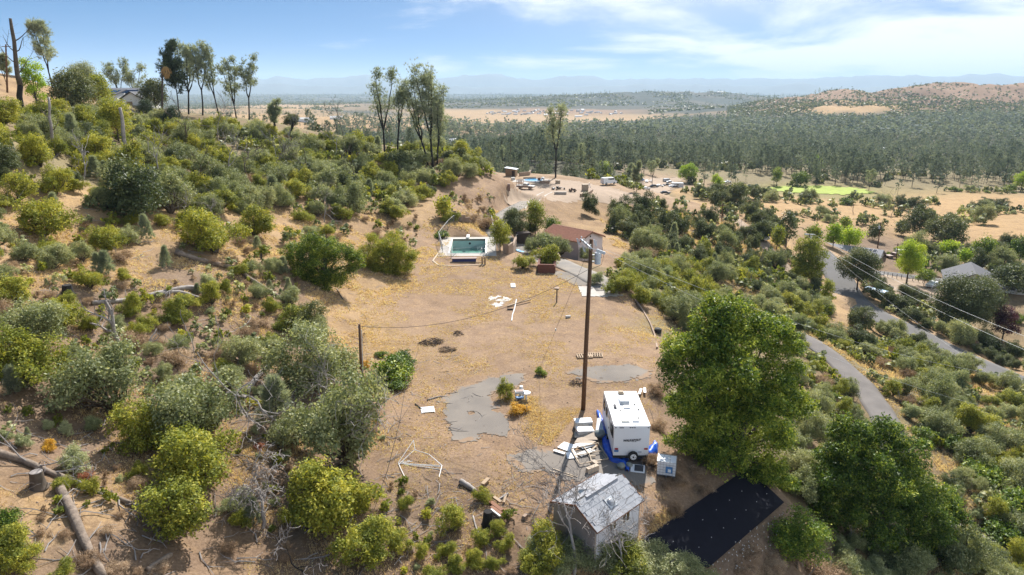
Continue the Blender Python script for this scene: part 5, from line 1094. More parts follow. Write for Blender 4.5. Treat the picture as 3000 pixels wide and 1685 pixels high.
for j, (px, py, Y, lb) in enumerate(((3080,1225,88,'thin power line leaving the tall pole toward the lower road'),(3080,1110,96,'second thin power line leaving the tall pole above the scrub'))):
    wire('power_line', lb, pb+q+Vector((.3,0,-.1+.25*j)), on_y(px, py, Y), 2.2, .009, M['alwire'], 40)
# road pole: mostly hidden by trees, its crossarm and lines show
rp = Vector(on_y(2372, 800, 158)); rp.z = h(rp.x, rp.y); rtop = Vector(on_y(2372, 684, 158)); RP = empty('utility_pole', 'power pole with a pale double crossarm rising behind the yellow green poplar', 'utility pole', rp)
MB().tube([(0,0,-.5), rtop-rp], [.17,.12], 8).build('pole', M['polewood'], RP)
ra, rb = Vector(on_y(2358, 687, 158.5))-rp, Vector(on_y(2388, 688, 157))-rp; MB().bar(ra, rb, .14, .18).build('crossarm', M['greymetal'], RP); MB().bar(ra+Vector((0,.4,0)), rb+Vector((0,.4,0)), .14, .18).build('crossarm', M['greymetal'], RP)
MB().cyl(rtop-rp+Vector((.35,-.2,-1.0)), .22, .8, 12).build('transformer', M['greymetal'], RP)
for f, (px, py), lb in ((ra,(3090,1062),'bright bare power line crossing above the road'),(rb,(3100,1022),'bright upper power line crossing above the huge dark oak'),(ra*.6+rb*.4,(3130,1250),'pale lower telephone line sagging above the road')):
    wire('power_line', lb, rp+f, on_y(px, py, 88), 1.4, .015 if py < 1100 else .010, M['alwire'], 40)
for px0, py0, px1, py1, lb in ((2571,727,2581,651,'brown wooden pole with grey transformer behind the solar panel house'),(2626,765,2631,713,'short leaning wooden pole beside the street tree'),(2115,640,2117,598,'lone dark pole on the slope above the dirt track'),(1496,505,1496,388,'tall dark wooden pole behind the sheet roofed shed'),(15,245,17,130,'dark power pole with a crossarm beside the burnt trunk')):
    b = at(px0, py0) if px0 > 100 else Vector(on_y(px0, py0, 140)); b.z = h(b.x, b.y); tp = Vector(on_y(px1, py1, b.y)); e = empty('utility_pole', lb, 'utility pole', b); hh = tp-b
    MB().tube([(0,0,-.5), hh], [.19,.13], 8).build('pole', M['polewood'], e); MB().bar(hh+Vector((-.9,0,-.4)), hh+Vector((.9,0,-.4)), .12).build('crossarm', M['polewood'], e)
    if px0 == 2571: MB().cyl(hh+Vector((-.35,-.1,-1.6)), .25, .9, 10).build('transformer', M['greymetal'], e)

# ------------------------------------------------------------------ travel trailer
tx0, tx1, ty0, ty1 = 7.02, 9.46, 42.2, 48.1; tcx = (tx0+tx1)/2; tz = h(tcx, 44)
TR = empty('travel_trailer', 'white travel trailer with a spare wheel on its rear beside the blue tarp', 'trailer', (tcx, (ty0+ty1)/2, tz)); W2, L2 = (tx1-tx0)/2, (ty1-ty0)/2
zt, zb = 2.78-tz, .52-tz
prof = [(-L2, zb), (L2-.25, zb), (L2, zb+.35), (L2+.02, zt-.65), (L2-.12, zt-.2), (L2-.45, zt), (-L2, zt)]
MB().sweep(prof, -W2, W2).build('body', M['whitegel'], TR)
MB().box((0, -.15, zt+.02), (2*W2-.06, 2*L2-.5, .05)).build('roof', M['white'], TR)
def rail(x): return MB().bar((x, -L2-.02, zt+.01), (x, L2-.45, zt+.01), .05, .05)
for x in (-W2, W2): rail(x).build('roof_rail', M['greymetal'], TR)
def wy(py): return 0
ac = MB().box((.0, .75, zt+.17), (.72, .95, .26), taper=.9).build('air_conditioner', M['whitegel'], TR); MB().box((0, .262, zt+.15), (.62, .03, .15)).build('grille', M['greymetal'], ac)
for (x, y, sx, sy, m_) in ((.05,-.25,.5,.5,'whitegel'),(-.38,-2.35,.62,.38,'yellowplastic'),(.32,-2.30,.5,.42,'whitegel')):
    MB().box((x, y, zt+.09), (sx, sy, .12), taper=.82).build('roof_vent', M[m_], TR, smooth_=False)
MB().box((0, 2.15, zt+.10), (.40, .42, .16)).box((0,2.15,zt+.2), (.30,.3,.06)).build('roof_vent', M['tan'], TR)
MB().box((-.78,-.15, zt+.09), (.20, .62, .15), taper=.8).build('vent_cover', M['darkroof'], TR)
for x, y in ((-.45,-.75),(.82,-.62),(.62,-1.95),(.7,.2)): MB().cyl((x, y, zt+.09), .05, .14, 8).build('vent_pipe', M['black'], TR)
def side_win(y, z, w_, hh, name='window', m_='amberglass'):
    f = MB(); 
    for a, b in (((y-w_/2, z-hh/2),(y+w_/2, z-hh/2)),((y+w_/2, z-hh/2),(y+w_/2, z+hh/2)),((y+w_/2, z+hh/2),(y-w_/2, z+hh/2)),((y-w_/2, z+hh/2),(y-w_/2, z-hh/2))): f.bar((-W2-.015, *a), (-W2-.015, *b), .05, .05)
    w0 = f.build(name, M['black'] if name == 'window' else M['greymetal'], TR); MB().box((-W2-.008, y, z), (.012, w_-.04, hh-.04)).build('pane', M[m_], w0); return w0
for y, z, w_, hh in ((2.0, zt-.85, .7, .6), (.75, zt-.8, .6, .5), (-1.75, zt-.85, .6, .62), (-2.35, zt-.75, .45, .7)): side_win(y, z, w_, hh)
d_ = MB().box((-W2-.02, -.55, (zb+zt)/2-.02), (.03, .68, 1.9)).build('door', M['white'], TR); MB().box((-W2-.05, -.80, zb+1.0), (.05, .05, .12)).build('handle', M['black'], d_); MB().box((-W2-.04, -.55, zt-.7), (.012, .4, .45)).build('window', M['amberglass'], d_)
for s_ in (-1, 1):
    tl = MB().box((s_*(W2-.2), -L2-.02, zb+.52), (.24, .05, .11)).build('tail_light', M['red'], TR)
    MB().box((s_*(W2-.10), -L2-.02, zt-.12), (.10, .04, .045)).build('marker_light', M['black'], TR)
    w_ = MB().tube([(s_*(W2-.12), 0, -.14+.34), (s_*(W2+.08), 0, -.14+.34)], .33, 18).build('wheel', M['black'], TR); MB().cyl((s_*(W2+.07), 0, .2), .19, .04, 14, axis='X').build('rim', M['greymetal'], w_)
for x in (-.12, .03, .18): MB().box((x, -L2-.02, zt-.12), (.09, .04, .045)).build('marker_light', M['black'], TR)
MB().box((-.72, -L2-.015, zt-.13), (.30, .03, .05)).build('badge', M['darkroof'], TR)
MB().box((-W2+.2, -L2-.025, zb+.36), (.30, .02, .15)).build('licence_plate', M['bluepaint'], TR); MB().box((.62, -L2-.02, zb+.28), (.22, .04, .12)).build('outlet_cover', M['greymetal'], TR)
MB().box((-.1, -L2-.06, zb-.06), (2*W2-.1, .14, .13)).build('bumper', M['black'], TR)
sw = MB(); sw.tube([(.13, -L2-.10, zb+.05), (.13, -L2-.30, zb+.05)], .345, 28); sp = sw.build('spare_wheel', M['black'], TR); rm = MB().cyl((.13, -L2-.31, zb+.05), .21, .03, 20, axis='Y').build('rim', M['white'], sp)
sh = MB(); sh.cyl((.13, -L2-.335, zb+.05), .06, .03, 12, axis='Y')
for k in range(5): a = 2*PI*k/5; sh.cyl((.13+.14*math.cos(a), -L2-.332, zb+.05+.14*math.sin(a)), .025, .02, 8, axis='Y')
sh.build('hub', M['black'], sp)
def lettering(text, size, loc, rot, m_, parent, name='lettering', shear=.25, ext=.004):
    cu_ = bpy.data.curves.new(name, 'FONT'); cu_.body = text; cu_.size = size; cu_.extrude = ext; cu_.align_x = 'CENTER'; cu_.shear = shear; cu_.offset = .012*size/.25
    to = bpy.data.objects.new(name, cu_); COL.objects.link(to); dg = bpy.context.evaluated_depsgraph_get(); me = bpy.data.meshes.new_from_object(to.evaluated_get(dg)); bpy.data.objects.remove(to)
    me.materials.clear(); me.materials.append(m_); o = new_obj(name, me, parent, loc); o.rotation_euler = rot; return o
lt = lettering('WALKABOUT', .225, (0.02, -L2-.012, zb+1.10), (R(90), R(-3), 0), M['darkpaint'], TR); lt.scale = (.86, 1, 1)
MB().box((.18, -L2-.006, zb+1.06), (.34, .012, .025)).build('lettering', M['darkroof'], TR)
MB().bar((0, L2, zb+.02), (0, L2+1.1, zb-.02), .12).bar((-.6, L2-.1, zb+.02), (0, L2+1.0, zb-.02), .1).bar((.6, L2-.1, zb+.02), (0, L2+1.0, zb-.02), .1).build('tow_hitch', M['black'], TR)
# blue tarps crumpled on the ground
def crumple(name, label, pts, wid, ht, m_, cat, seed, sub=5):
    P = smooth([(p.x, p.y, p.z) for p in pts], sub); n = 12; V = []
    for i, p in enumerate(P):
        a, b = P[max(i-1, 0)], P[min(i+1, len(P)-1)]; dx, dy = b[0]-a[0], b[1]-a[1]; L_ = math.hypot(dx, dy) or 1; nx, ny = -dy/L_, dx/L_; f = min(1, 1.6*min(i+1, len(P)-i)/len(P)+.35)
        for j in range(n):
            u = (j/(n-1)-.5)*wid*f*(1+.5*(vnoise([i*.35], [seed+j*.1], 3)[0]-.5)); x, y = p[0]+nx*u, p[1]+ny*u
            zz_ = max(h(x, y)+.03, p[2]*0-9)+ht*(1-(2*j/(n-1)-1)**2)**.5*(vnoise([x*3.3], [y*3.3], seed)[0]*.9+.25)+.10*vnoise([x*9], [y*9], seed+1)[0]*(0 < j < n-1)
            V.append((x, y, zz_))
    F = [(i*n+j, i*n+j+1, (i+1)*n+j+1, (i+1)*n+j) for i in range(len(P)-1) for j in range(n-1)]; b0 = len(V)
    ring = list(range(n))+[i*n+n-1 for i in range(1, len(P))]+[(len(P)-1)*n+j for j in range(n-2, -1, -1)]+[i*n for i in range(len(P)-2, 0, -1)]
    return tag(new_obj(name, np_mesh(name, np.array(V), np.array(F), [m_])), label, cat)
z4 = lambda x, y: at(1550+x/4.824, 1100+y/4.824)
crumple('blue_tarp', 'crumpled blue tarp lying along the trailer door side', [z4(970,520), z4(1010,640), z4(1065,780), z4(1090,930), z4(1110,1060), z4(1190,1190), z4(1290,1240), z4(1370,1290), z4(1385,1370)], .62, .28, M['bluetarp'], 'tarp', 3)
crumple('blue_tarp', 'bunched blue tarp at the rear corner of the trailer near the water tank', [z4(1520,1160), z4(1620,1150), z4(1700,1110), z4(1760,1050), z4(1790,990)], .75, .42, M['bluetarp'], 'tarp', 8)
crumple('blue_tarp', 'short blue tarp fold directly below the spare wheel', [z4(1280,1250), z4(1350,1200), z4(1410,1150)], .5, .22, M['bluetarp'], 'tarp', 12)
# water tank in a cage
tb = at(1952, 1388); tb.z = h(tb.x, tb.y); TK = empty('water_tank', 'white caged water tank on a dark pallet beside the trailer rear', 'water tank', tb, R(-16)); sx, sy, sz = 1.25, 1.05, 1.0
MB().box((0,0,.17+sz/2), (sx-.06, sy-.06, sz-.02), taper=.985).build('tank', M['tankwhite'], TK); MB().cyl((.1,.05,.17+sz+.03), .12, .06, 14).build('cap', M['white'], TK)
pal = MB(); [pal.box((0, y, .13), (sx+.02, .14, .03)) for y in (-.44,-.22,0,.22,.44)]; [pal.box((x, 0, .06), (.12, sy, .11)) for x in (-.52, 0, .52)]; pal.build('pallet', M['darkroof'], TK)
cg = MB()
for k in range(7):
    x = -sx/2+sx*k/6
    for s_ in (-1, 1): cg.bar((x, s_*sy/2, .17), (x, s_*sy/2, .17+sz), .014)
    cg.bar((x, -sy/2, .17+sz+.012), (x, sy/2, .17+sz+.012), .02) if k in (2, 4) else None
for k in range(6):
    y = -sy/2+sy*k/5
    for s_ in (-1, 1): cg.bar((s_*sx/2, y, .17), (s_*sx/2, y, .17+sz), .014)
for k in range(6):
    z_ = .17+sz*k/5
    for s_ in (-1, 1): cg.bar((-sx/2, s_*sy/2, z_), (sx/2, s_*sy/2, z_), .014); cg.bar((s_*sx/2, -sy/2, z_), (s_*sx/2, sy/2, z_), .014)
cg.build('cage', M['steel'], TK); MB().box((.18, -sy/2-.02, .62), (.44, .012, .46)).build('label_plate', M['bluepaint'], TK); MB().box((.20, -sy/2-.03, .57), (.20, .01, .22)).build('sticker', M['white'], TK)
# ------------------------------------------------------------------ scrap by the trailer
def ground_box(name, label, cat, px, py, size, rz, m_, dz=0.0, rx=0.0, group=None):
    b = at(px, py); b.z = h(b.x, b.y); o = MB().box((0,0,size[2]/2), size, rx=rx).build(name, m_, None, b+Vector((0,0,dz)), rz); return tag(o, label, cat, group)
def slab(name, label, cat, pts, th, m_, z0=.06, zs=None):
    P = [at(*p) for p in pts]; c = sum(P, Vector())/len(P); zs = zs or [0]*len(P); lz = [h(p.x, p.y)-c.z+z0+zz_ for p, zz_ in zip(P, zs)]
    return tag(MB().prism([(p.x-c.x, p.y-c.y) for p in P], lz, [z_+th for z_ in lz]).build(name, m_, None, c), label, cat)
def p4(*pts): return [(1550+x/4.824, 1100+y/4.824) for x, y in pts]
def cabinet(label, px, py, size, rz, tilt):
    b = at(px, py); b.z = h(b.x, b.y); e = empty('freezer', label, 'freezer', b, rz); MB().box((0,0,size[2]/2+.02), size, ry=tilt).build('body', M['dirtywhite'], e); MB().box((0,.03,size[2]+.045), (size[0]+.02, size[1]-.02, .05), ry=tilt).build('lid', M['white'], e)
    MB().box((size[0]*.35,-size[1]/2-.02,size[2]*.7), (.2,.03,.04)).build('handle', M['greymetal'], e)
cabinet('white chest freezer closest to the tall utility pole', 1708, 1253, (1.3,.75,.55), R(6), 0); cabinet('tilted white chest freezer behind the cardboard sheets', 1713, 1274, (1.25,.78,.42), R(10), R(4))
slab('cardboard_sheet', 'large pale cardboard sheet below the tilted freezer', 'cardboard', p4((640,905),(640,850),(900,840),(970,950),(840,940)), .03, M['cardboard'], .16, [0,.1,.25,.05,0])
slab('cardboard_sheet', 'folded pale cardboard flap over the grey panels', 'cardboard', p4((640,975),(700,900),(960,950),(900,985)), .03, M['cardboard'], .12, [0,.1,.0,0])
slab('metal_sheet', 'corrugated metal sheet leaning between the freezers and the blue tarp', 'metal sheet', p4((935,850),(960,690),(1010,690),(1055,845)), .02, M['greymetal'], .25, [0,.25,.3,.05])
slab('panel', 'white square panel at the outer edge of the scrap', 'panel', p4((400,1030),(495,955),(690,1010),(590,1100)), .04, M['white'], .06)
slab('panel', 'white panel lying under the grey window frame', 'panel', p4((540,1195),(520,1110),(640,1080),(690,1180)), .04, M['white'], .07)
slab('panel', 'grey ribbed panel beneath the cardboard flap', 'panel', p4((640,990),(860,960),(940,1010),(760,1060)), .04, M['greymetal'], .1)
slab('panel', 'pale grey panel inside the window frame', 'panel', p4((670,1130),(860,1050),(940,1080),(740,1170)), .03, M['dirtywhite'], .1)
fr_ = [at(*p) for p in p4((590,1075),(975,990),(1120,1210),(715,1290))]; WF = empty('window_frame', 'large empty grey frame with crossbars lying on the asphalt', 'frame', fr_[0]); zf_ = .2
def fb(a, b): return Vector((a.x, a.y, h(a.x, a.y)+zf_))-fr_[0], Vector((b.x, b.y, h(b.x, b.y)+zf_))-fr_[0]
for i in range(4): MB().bar(*fb(fr_[i], fr_[(i+1) % 4]), .07, .06).build('rail', M['tan'], WF)
MB().bar(*fb(fr_[0].lerp(fr_[3], .45), fr_[1].lerp(fr_[2], .5)), .06, .05).build('crossbar', M['tan'], WF); MB().bar(*fb(fr_[0].lerp(fr_[1], .45), fr_[0].lerp(fr_[3], .45).lerp(fr_[1].lerp(fr_[2], .5), .48)), .06, .05).build('crossbar', M['tan'], WF)
MB().bar(*fb(fr_[0].lerp(fr_[3], .45).lerp(fr_[1].lerp(fr_[2], .5), .5), fr_[3].lerp(fr_[2], .42)), .06, .05).build('crossbar', M['tan'], WF)
def plank(name, label, cat, a, b, w_, t, m_, z0=.06, zb=None):
    A, B = at(*a), at(*b); A.z = h(A.x, A.y)+z0; B.z = h(B.x, B.y)+(z0 if zb is None else zb); return tag(MB().bar((0,0,0), B-A, w_, t).build(name, m_, None, A), label, cat)
for a, b, w_, m_, lb in (((880,1080),(950,1020),.14,'tan','short tan plank inside the upper part of the grey frame'),((850,1060),(905,1090),.12,'dirtywhite','pale plank crossing inside the grey frame'),((1040,1110),(1100,1200),.1,'tan','grey plank beside the corner of the grey frame'),((350,1080),(500,1130),.22,'white','bundle of white trim strips at the edge of the scrap'),
    ((330,1325),(680,1447),.07,'tan','upper of two long poles lying behind the shed'),((290,1360),(620,1447),.07,'tan','lower of two long poles lying behind the shed'),((850,1160),(940,1165),.1,'tan','small plank below the middle bar of the grey frame')):
    plank('plank', lb, 'plank', *p4(a, b), w_, .05, M[m_], .14 if b[1] < 1200 else .06)
bb = at(1735, 1383); BN = empty('bench_block', 'tan L shaped block bench behind the shed roof', 'bench', bb, R(33)); MB().box((0,0,.22), (.95,.30,.42)).build('seat', M['cardboard'], BN); MB().box((.55,.38,.22), (.28,.45,.42)).build('arm', M['cardboard'], BN)
ga, gb2 = [at(*p) for p in p4((1440,1230),(1640,1380))]; WN = empty('screen_door', 'white framed dark screen panel propped below the trailer bumper', 'screen', at(1868, 1378), R(-12))
MB().box((0,0,.13), (.95,.72,.05), rx=R(14)).build('frame', M['white'], WN); MB().box((.08,.02,.165), (.60,.58,.02), rx=R(14)).build('screen', M['darkpaint'], WN)
for px, py, s_, lb in ((1820,1372,.30,'grey plastic bag beside the tail of the blue tarp'),(1842,1368,.26,'grey plastic bag against the white framed screen'),(1757,1282,.45,'green grey rubbish bag under the corrugated metal sheet')):
    b = at(px, py); b.z = h(b.x, b.y); V, F = [], []
    r2 = np.random.default_rng(int(px)); n = 9
    V = np.array([(s_*math.sin(PI*i/8)*math.cos(2*PI*j/n)*r2.uniform(.85,1.15), s_*math.sin(PI*i/8)*math.sin(2*PI*j/n)*r2.uniform(.85,1.15), s_*.75*(1-math.cos(PI*i/8))/1.1) for i in range(9) for j in range(n)]); F = np.array([(i*n+j, i*n+(j+1)%n, (i+1)*n+(j+1)%n, (i+1)*n+j) for i in range(8) for j in range(n)])
    tag(new_obj('rubbish_bag', np_mesh('rubbish_bag', V, F, [mat('bag plastic', (.22,.24,.22), .4)], smooth_=True), None, b), lb, 'bag')
for a, b, lb in (((1878,1148),(1872,1164),'white board on the far right corner of the trailer'),((1888,1146),(1889,1160),'short white board near the trailer front corner')): plank('plank', lb, 'plank', a, b, .2, .04, M['white'], .3)

# ------------------------------------------------------------------ shed
sc0 = Vector((5.08, 34.85, 0)); sg = h(sc0.x, sc0.y); SH = empty('shed', 'small grey roofed shed with skylights in front of the white trailer', 'shed', (sc0.x, sc0.y, sg), R(44.5)); zr, zf2, zr2 = 2.62-sg, 1.60-sg, 1.92-sg; hl = 2.21
gp_ = [(-1.45, -.6), (1.65, -.6), (1.65, zr2-.02), (0, zr-.08), (-1.45, zf2+.05)]
MB().sweep(gp_, -hl+.1, -hl+.2).build('gable_wall', M['shedwall'], SH); MB().sweep(gp_, hl-.2, hl-.1).build('gable_wall', M['shedwall'], SH)
fw = MB().box((0, -1.42, (zf2-.6)/2), (2*hl-.42, .08, zf2+.6)).build('front_wall', M['shedpale'], SH); MB().box((0, 1.62, (zr2-.6)/2), (2*hl-.42, .08, zr2+.56)).build('back_wall', M['shedwall'], SH)
for wx, wz, ww, wh in ((.70, zf2-.52, .72, .66), (-.55, zf2-.50, .62, .56)):
    f = MB()
    for s_ in (-1, 0, 1): f.box((wx+s_*ww/2, -1.475, wz), (.06, .05, wh+.06))
    for s_ in (-1, 1): f.box((wx, -1.478, wz+s_*wh/2), (ww, .045, .06))
    w0 = f.build('window', M['white'], SH)
    for s_ in (-1, 1): MB().box((wx+s_*ww/4, -1.468, wz), (ww/2-.06, .012, wh-.06)).build('pane', M['amberglass'], w0)
fa, ra_ = math.atan2(zr-zf2, 1.65), math.atan2(zr-zr2, 1.85); fL, rL = math.hypot(zr-zf2, 1.65), math.hypot(zr-zr2, 1.85)
MB().add([(-hl,0,zr-.05),(hl,0,zr-.05),(hl,-1.65,zf2-.05),(-hl,-1.65,zf2-.05),(-hl,0,zr),(hl,0,zr),(hl,-1.65,zf2),(-hl,-1.65,zf2)], ((0,1,2,3),(7,6,5,4),(0,4,5,1),(1,5,6,2),(2,6,7,3),(3,7,4,0))).build('roof_deck', M['shingle'], SH)
MB().add([(-hl,.02,zr-.12),(hl,.02,zr-.12),(hl,1.85,zr2-.12),(-hl,1.85,zr2-.12),(-hl,.02,zr-.07),(hl,.02,zr-.07),(hl,1.85,zr2-.07),(-hl,1.85,zr2-.07)], ((0,1,2,3),(7,6,5,4),(0,4,5,1),(1,5,6,2),(2,6,7,3),(3,7,4,0))).build('roof_deck', M['shingle'], SH)
rr_ = random.Random(4); shm = [MB().box((0,0,0), (.40,.37,.022), taper=.99).mesh('shingle', mat('shingle tone %d' % k, c_, .72, noise=.2, nscale=6)) for k, c_ in enumerate(((.32,.33,.355),(.345,.355,.38),(.30,.31,.335),(.365,.37,.395)))]
def lay(slope, L_, sgn, z0, skip):
    nr, nc = int(L_/.315), 11
    for i in range(nr):
        s_ = (i+.5)*L_/nr; y, z_ = sgn*s_*math.cos(slope), z0-s_*math.sin(slope)
        for j in range(nc+1):
            x = -hl+(j+.5*(i % 2))*2*hl/nc
            if not (-hl+.12 < x < hl-.10) or skip(x, s_): continue
            o = new_obj('shingle', shm[rr_.choice((0,1,1,2,3,0))], SH, (x+rr_.uniform(-.006,.006), y, z_+.022+rr_.uniform(0,.006))); o.rotation_euler = (sgn*-slope+sgn*R(2.2) if sgn > 0 else slope-R(2.2), 0, rr_.uniform(-.012,.012))
lay(fa, fL, -1, zr, lambda x, s_: abs(x-.0) < .33 and .75 < s_ < 1.3)
lay(ra_, rL, 1, zr-.07, lambda x, s_: abs(x+.55) < .3 and .7 < s_ < 1.2)
MB().bar((-hl+.95, -.03, zr+.05), (hl-.55, -.03, zr+.05), .16, .05).build('ridge_cap', M['shingle'], SH)
MB().box((-1.45, .10, zr-.02), (.75, .16, .07)).build('vent_opening', M['black'], SH); MB().box((1.95, .10, zr-.02), (.42, .16, .07)).build('vent_opening', M['black'], SH)
sk = empty('x', None, None, (0,0,0)); bpy.data.objects.remove(sk)
ys, zs_ = -1.02*math.cos(fa), zr-1.02*math.sin(fa); dm = MB(); nn = 12; V = [(0, 0, .17)]
for i in range(1, 4):
    for j in range(nn): a = 2*PI*j/nn; c_, s_ = math.cos(a), math.sin(a); k_ = 1/max(abs(c_), abs(s_))**.6; V.append((.29*math.sin(PI/2*i/3)*c_*k_, .27*math.sin(PI/2*i/3)*s_*k_, .17*math.cos(PI/2*i/3)))
dm.add(V, [(0, 1+j, 1+(j+1) % nn) for j in range(nn)]+[(1+i*nn+j, 1+(i+1)*nn+j, 1+(i+1)*nn+(j+1) % nn, 1+i*nn+(j+1) % nn) for i in range(2) for j in range(nn)])
do = dm.build('skylight', mat('smoked skylight dome', (.30,.31,.33), .12, spec=.8), SH, (0, ys, zs_+.05), smooth_=True); do.rotation_euler = (fa, 0, 0); MB().box((0,0,0), (.68,.62,.06)).build('curb', M['greymetal'], do)
f2 = MB().box((0,0,0), (.60,.52,.05)).build('skylight', M['greymetal'], SH, (-.55, .95*math.cos(ra_), zr-.07-.95*math.sin(ra_)+.04)); f2.rotation_euler = (-ra_, 0, 0); MB().box((0,0,.03), (.5,.42,.015)).build('pane', M['glass'], f2)
for a, b in (((-hl,0,zr-.03),(-hl,-1.65,zf2-.03)),((hl,0,zr-.03),(hl,-1.65,zf2-.03)),((-hl,0,zr-.1),(-hl,1.85,zr2-.03)),((-hl,-1.65,zf2-.03),(hl,-1.65,zf2-.03)),((-hl,1.85,zr2-.03),(hl,1.85,zr2-.03))): MB().bar(a, b, .035, .10).build('fascia', M['redwood'], SH)
# black ground fabric in three strips
FC = [Vector(p) for p in FABC]; c0 = sum(FC, Vector())/4; FB = empty('ground_fabric', 'long black fabric sheet in three strips pinned to the ground under the tall green tree', 'ground fabric', c0)
def bil(u, v): a, b = FC[0].lerp(FC[1], u), FC[3].lerp(FC[2], u); p = a.lerp(b, v); p.z = h(p.x, p.y)+.07; return p-c0
for s_ in range(3):
    n1_, n2_ = 60, 8; V = [bil(i/(n1_-1), (s_+.004+.992*j/(n2_-1))/3)+Vector((0,0,.012*s_+.02*vnoise([i*.5],[j*.5+s_*9],4)[0])) for i in range(n1_) for j in range(n2_)]
    V = np.array([tuple(v) for v in V]); F = np.array([(i*n2_+j, (i+1)*n2_+j, (i+1)*n2_+j+1, i*n2_+j+1) for i in range(n1_-1) for j in range(n2_-1)]); b0 = len(V); V = np.r_[V, V-np.array([0,0,.03])]; new_obj('fabric_strip', np_mesh('fabric_strip', V, np.r_[F, F[:, ::-1]+b0], [M['fabric']], smooth_=True), FB)
pin = MB().cyl((0,0,.02), .022, .03, 8).mesh('pin', M['white'])
for s_ in (1, 2):
    for k in range(8): q = bil((k+.5)/8, min(max(s_/3, .008), .992)); new_obj('pin', pin, FB, q+Vector((0,0,.05)))

# ------------------------------------------------------------------ dead trees, snags, logs, stumps
def dead_tree(seed, px, py, Ht, label, m='deadwood', d=(0,0,1), r=None, levels=3, name='dead_tree', **kw):
    b = at(px, py); b.z = h(b.x, b.y); rg = np.random.default_rng(seed); sk_ = skeleton(rg, (0,0,-.15), d, Ht*.55, r or Ht*.022, levels, **kw)
    t = empty(name, label, 'dead tree', b); tr = [s_ for s_ in sk_ if s_[2] == 0]; skel_mb(tr).build('trunk', M[m], t, smooth_=True)
    k1 = [s_ for s_ in sk_ if s_[2] == 1]; rest_ = [s_ for s_ in sk_ if s_[2] > 1]
    for s_ in k1: skel_mb([s_]).build('limb', M[m], t)
    if rest_: skel_mb(rest_).build('twigs', M[m if m != 'burnt' else 'greytwig'], t)['kind'] = 'stuff'
    return t
dead_tree(1, 1680, 1684, 7.0, 'bare twisted dead tree in front of the shed', d=(.12,.08,1), levels=5, r=.12, rmin=.009, nch=(3,4), spread=.62, gnarl=.24, segs=5, shrink=.72, up=.05)
dead_tree(2, 1800, 1690, 5.2, 'wide low dead tree spreading over the lower corner of the black fabric', d=(.5,.1,.7), levels=5, r=.09, rmin=.009, nch=(3,4), spread=.7, gnarl=.24, segs=5, shrink=.72, up=.03)
dead_tree(3, 640, 1182, 11, 'grey leaning dead tree with long limbs above the scrub oaks', d=(.70,.1,.80), r=.2, rmin=.018, nch=(3,4), spread=.6, gnarl=.26, segs=6, levels=3, up=.04)
dead_tree(4, 1018, 1292, 9.5, 'dead grey tree reaching over the clearing edge beside the slatted panel', d=(.5,.0,.95), rmin=.015, r=.16, nch=(3,4), spread=.6, gnarl=.2, segs=5, levels=4, up=.02)
dead_tree(5, 358, 1028, 8.2, 'tall grey dead tree with broken twigs on the burnt slope', d=(-.06,.0,1), rmin=.02, r=.19, nch=(4,5), spread=.9, gnarl=.16, segs=7, levels=2, shrink=.45, up=.1)
dead_tree(6, 425, 1030, 4.2, 'small forked dead tree beside the tall grey dead tree', d=(-.2,.0,1), r=.09, nch=(2,3), spread=.7, gnarl=.25, segs=5, levels=2, shrink=.6)
dead_tree(7, 770, 1545, 4.6, 'white branched dead shrub between the gold manzanitas', d=(.18,.05,1), r=.13, rmin=.015, nch=(4,5), spread=.75, gnarl=.3, segs=5, levels=4, shrink=.66, up=-.02)
dead_tree(8, 895, 1680, 3.8, 'dark stemmed dead shrub beside the large manzanita', d=(.25,.1,1), r=.06, m='burnt', nch=(3,4), spread=.7, gnarl=.25, levels=3)
dead_tree(9, 950, 650, 5.5, 'bare arching dead tree on the gold slope above the mimosa', d=(.2,0,1), r=.10, nch=(3,4), spread=.7, gnarl=.24, levels=3)
dead_tree(10, 520, 640, 5.5, 'fallen looking grey dead tree over the dark oak thicket', d=(.7,0,.5), r=.12, nch=(3,4), spread=.6, gnarl=.22, levels=3)
dead_tree(11, 600, 660, 4.6, 'pale arching dead limbs beside the dark oak thicket', d=(.6,0,.7), r=.09, nch=(3,4), spread=.7, gnarl=.28, levels=3)
dead_tree(12, 945, 760, 3.2, 'charred bare stems rising from the feathery mimosa', d=(.1,0,1), m='burnt', r=.07, nch=(2,3), spread=.45, gnarl=.2, levels=2)
dead_tree(13, 850, 415, 9.5, 'black burnt snag forked at the valley lip', d=(.05,0,1), m='burnt', r=.25, nch=(3,4), spread=.35, gnarl=.12, levels=2, up=.2)
for i, (x, y, hh, lb) in enumerate(((660,520,5,'thin dead tree standing in the scrub above the dark thicket'),(730,540,5.5,'leafless grey tree in the middle of the scrub field'),(800,505,6,'thin bare tree below the half bare pine'),(905,535,6,'dark bare tree between the gold manzanitas and the pine foot'),(985,470,6,'bare grey tree left standing near the lyre pine'),(1010,420,7,'dead grey tree at the crest before the charred pines'),
    (470,520,4.5,'grey dead stems among the scrub behind the leaning snag'),(585,580,4,'small dead tree over the grey oaks'),(240,545,4,'small dead tree in the gold bushes of the ridge slope'),(1045,560,5,'dead tree on the gold bank above the pool'),(2610,640,9,'large leafless tree in the dry valley field'),(2500,625,5,'dark bare tree in the dry valley field'),(640,440,7,'bare brown tree below the ridge pine cluster'),(560,440,6,'leafless tree beside the dark cypress'))):
    dead_tree(30+i, x, y, hh*1.5, lb, m='bark' if i % 2 else 'greytwig', d=(.1*(-1)**i,0,1), nch=(3,4), spread=.6, gnarl=.2, levels=3, r=.13, rmin=.028)
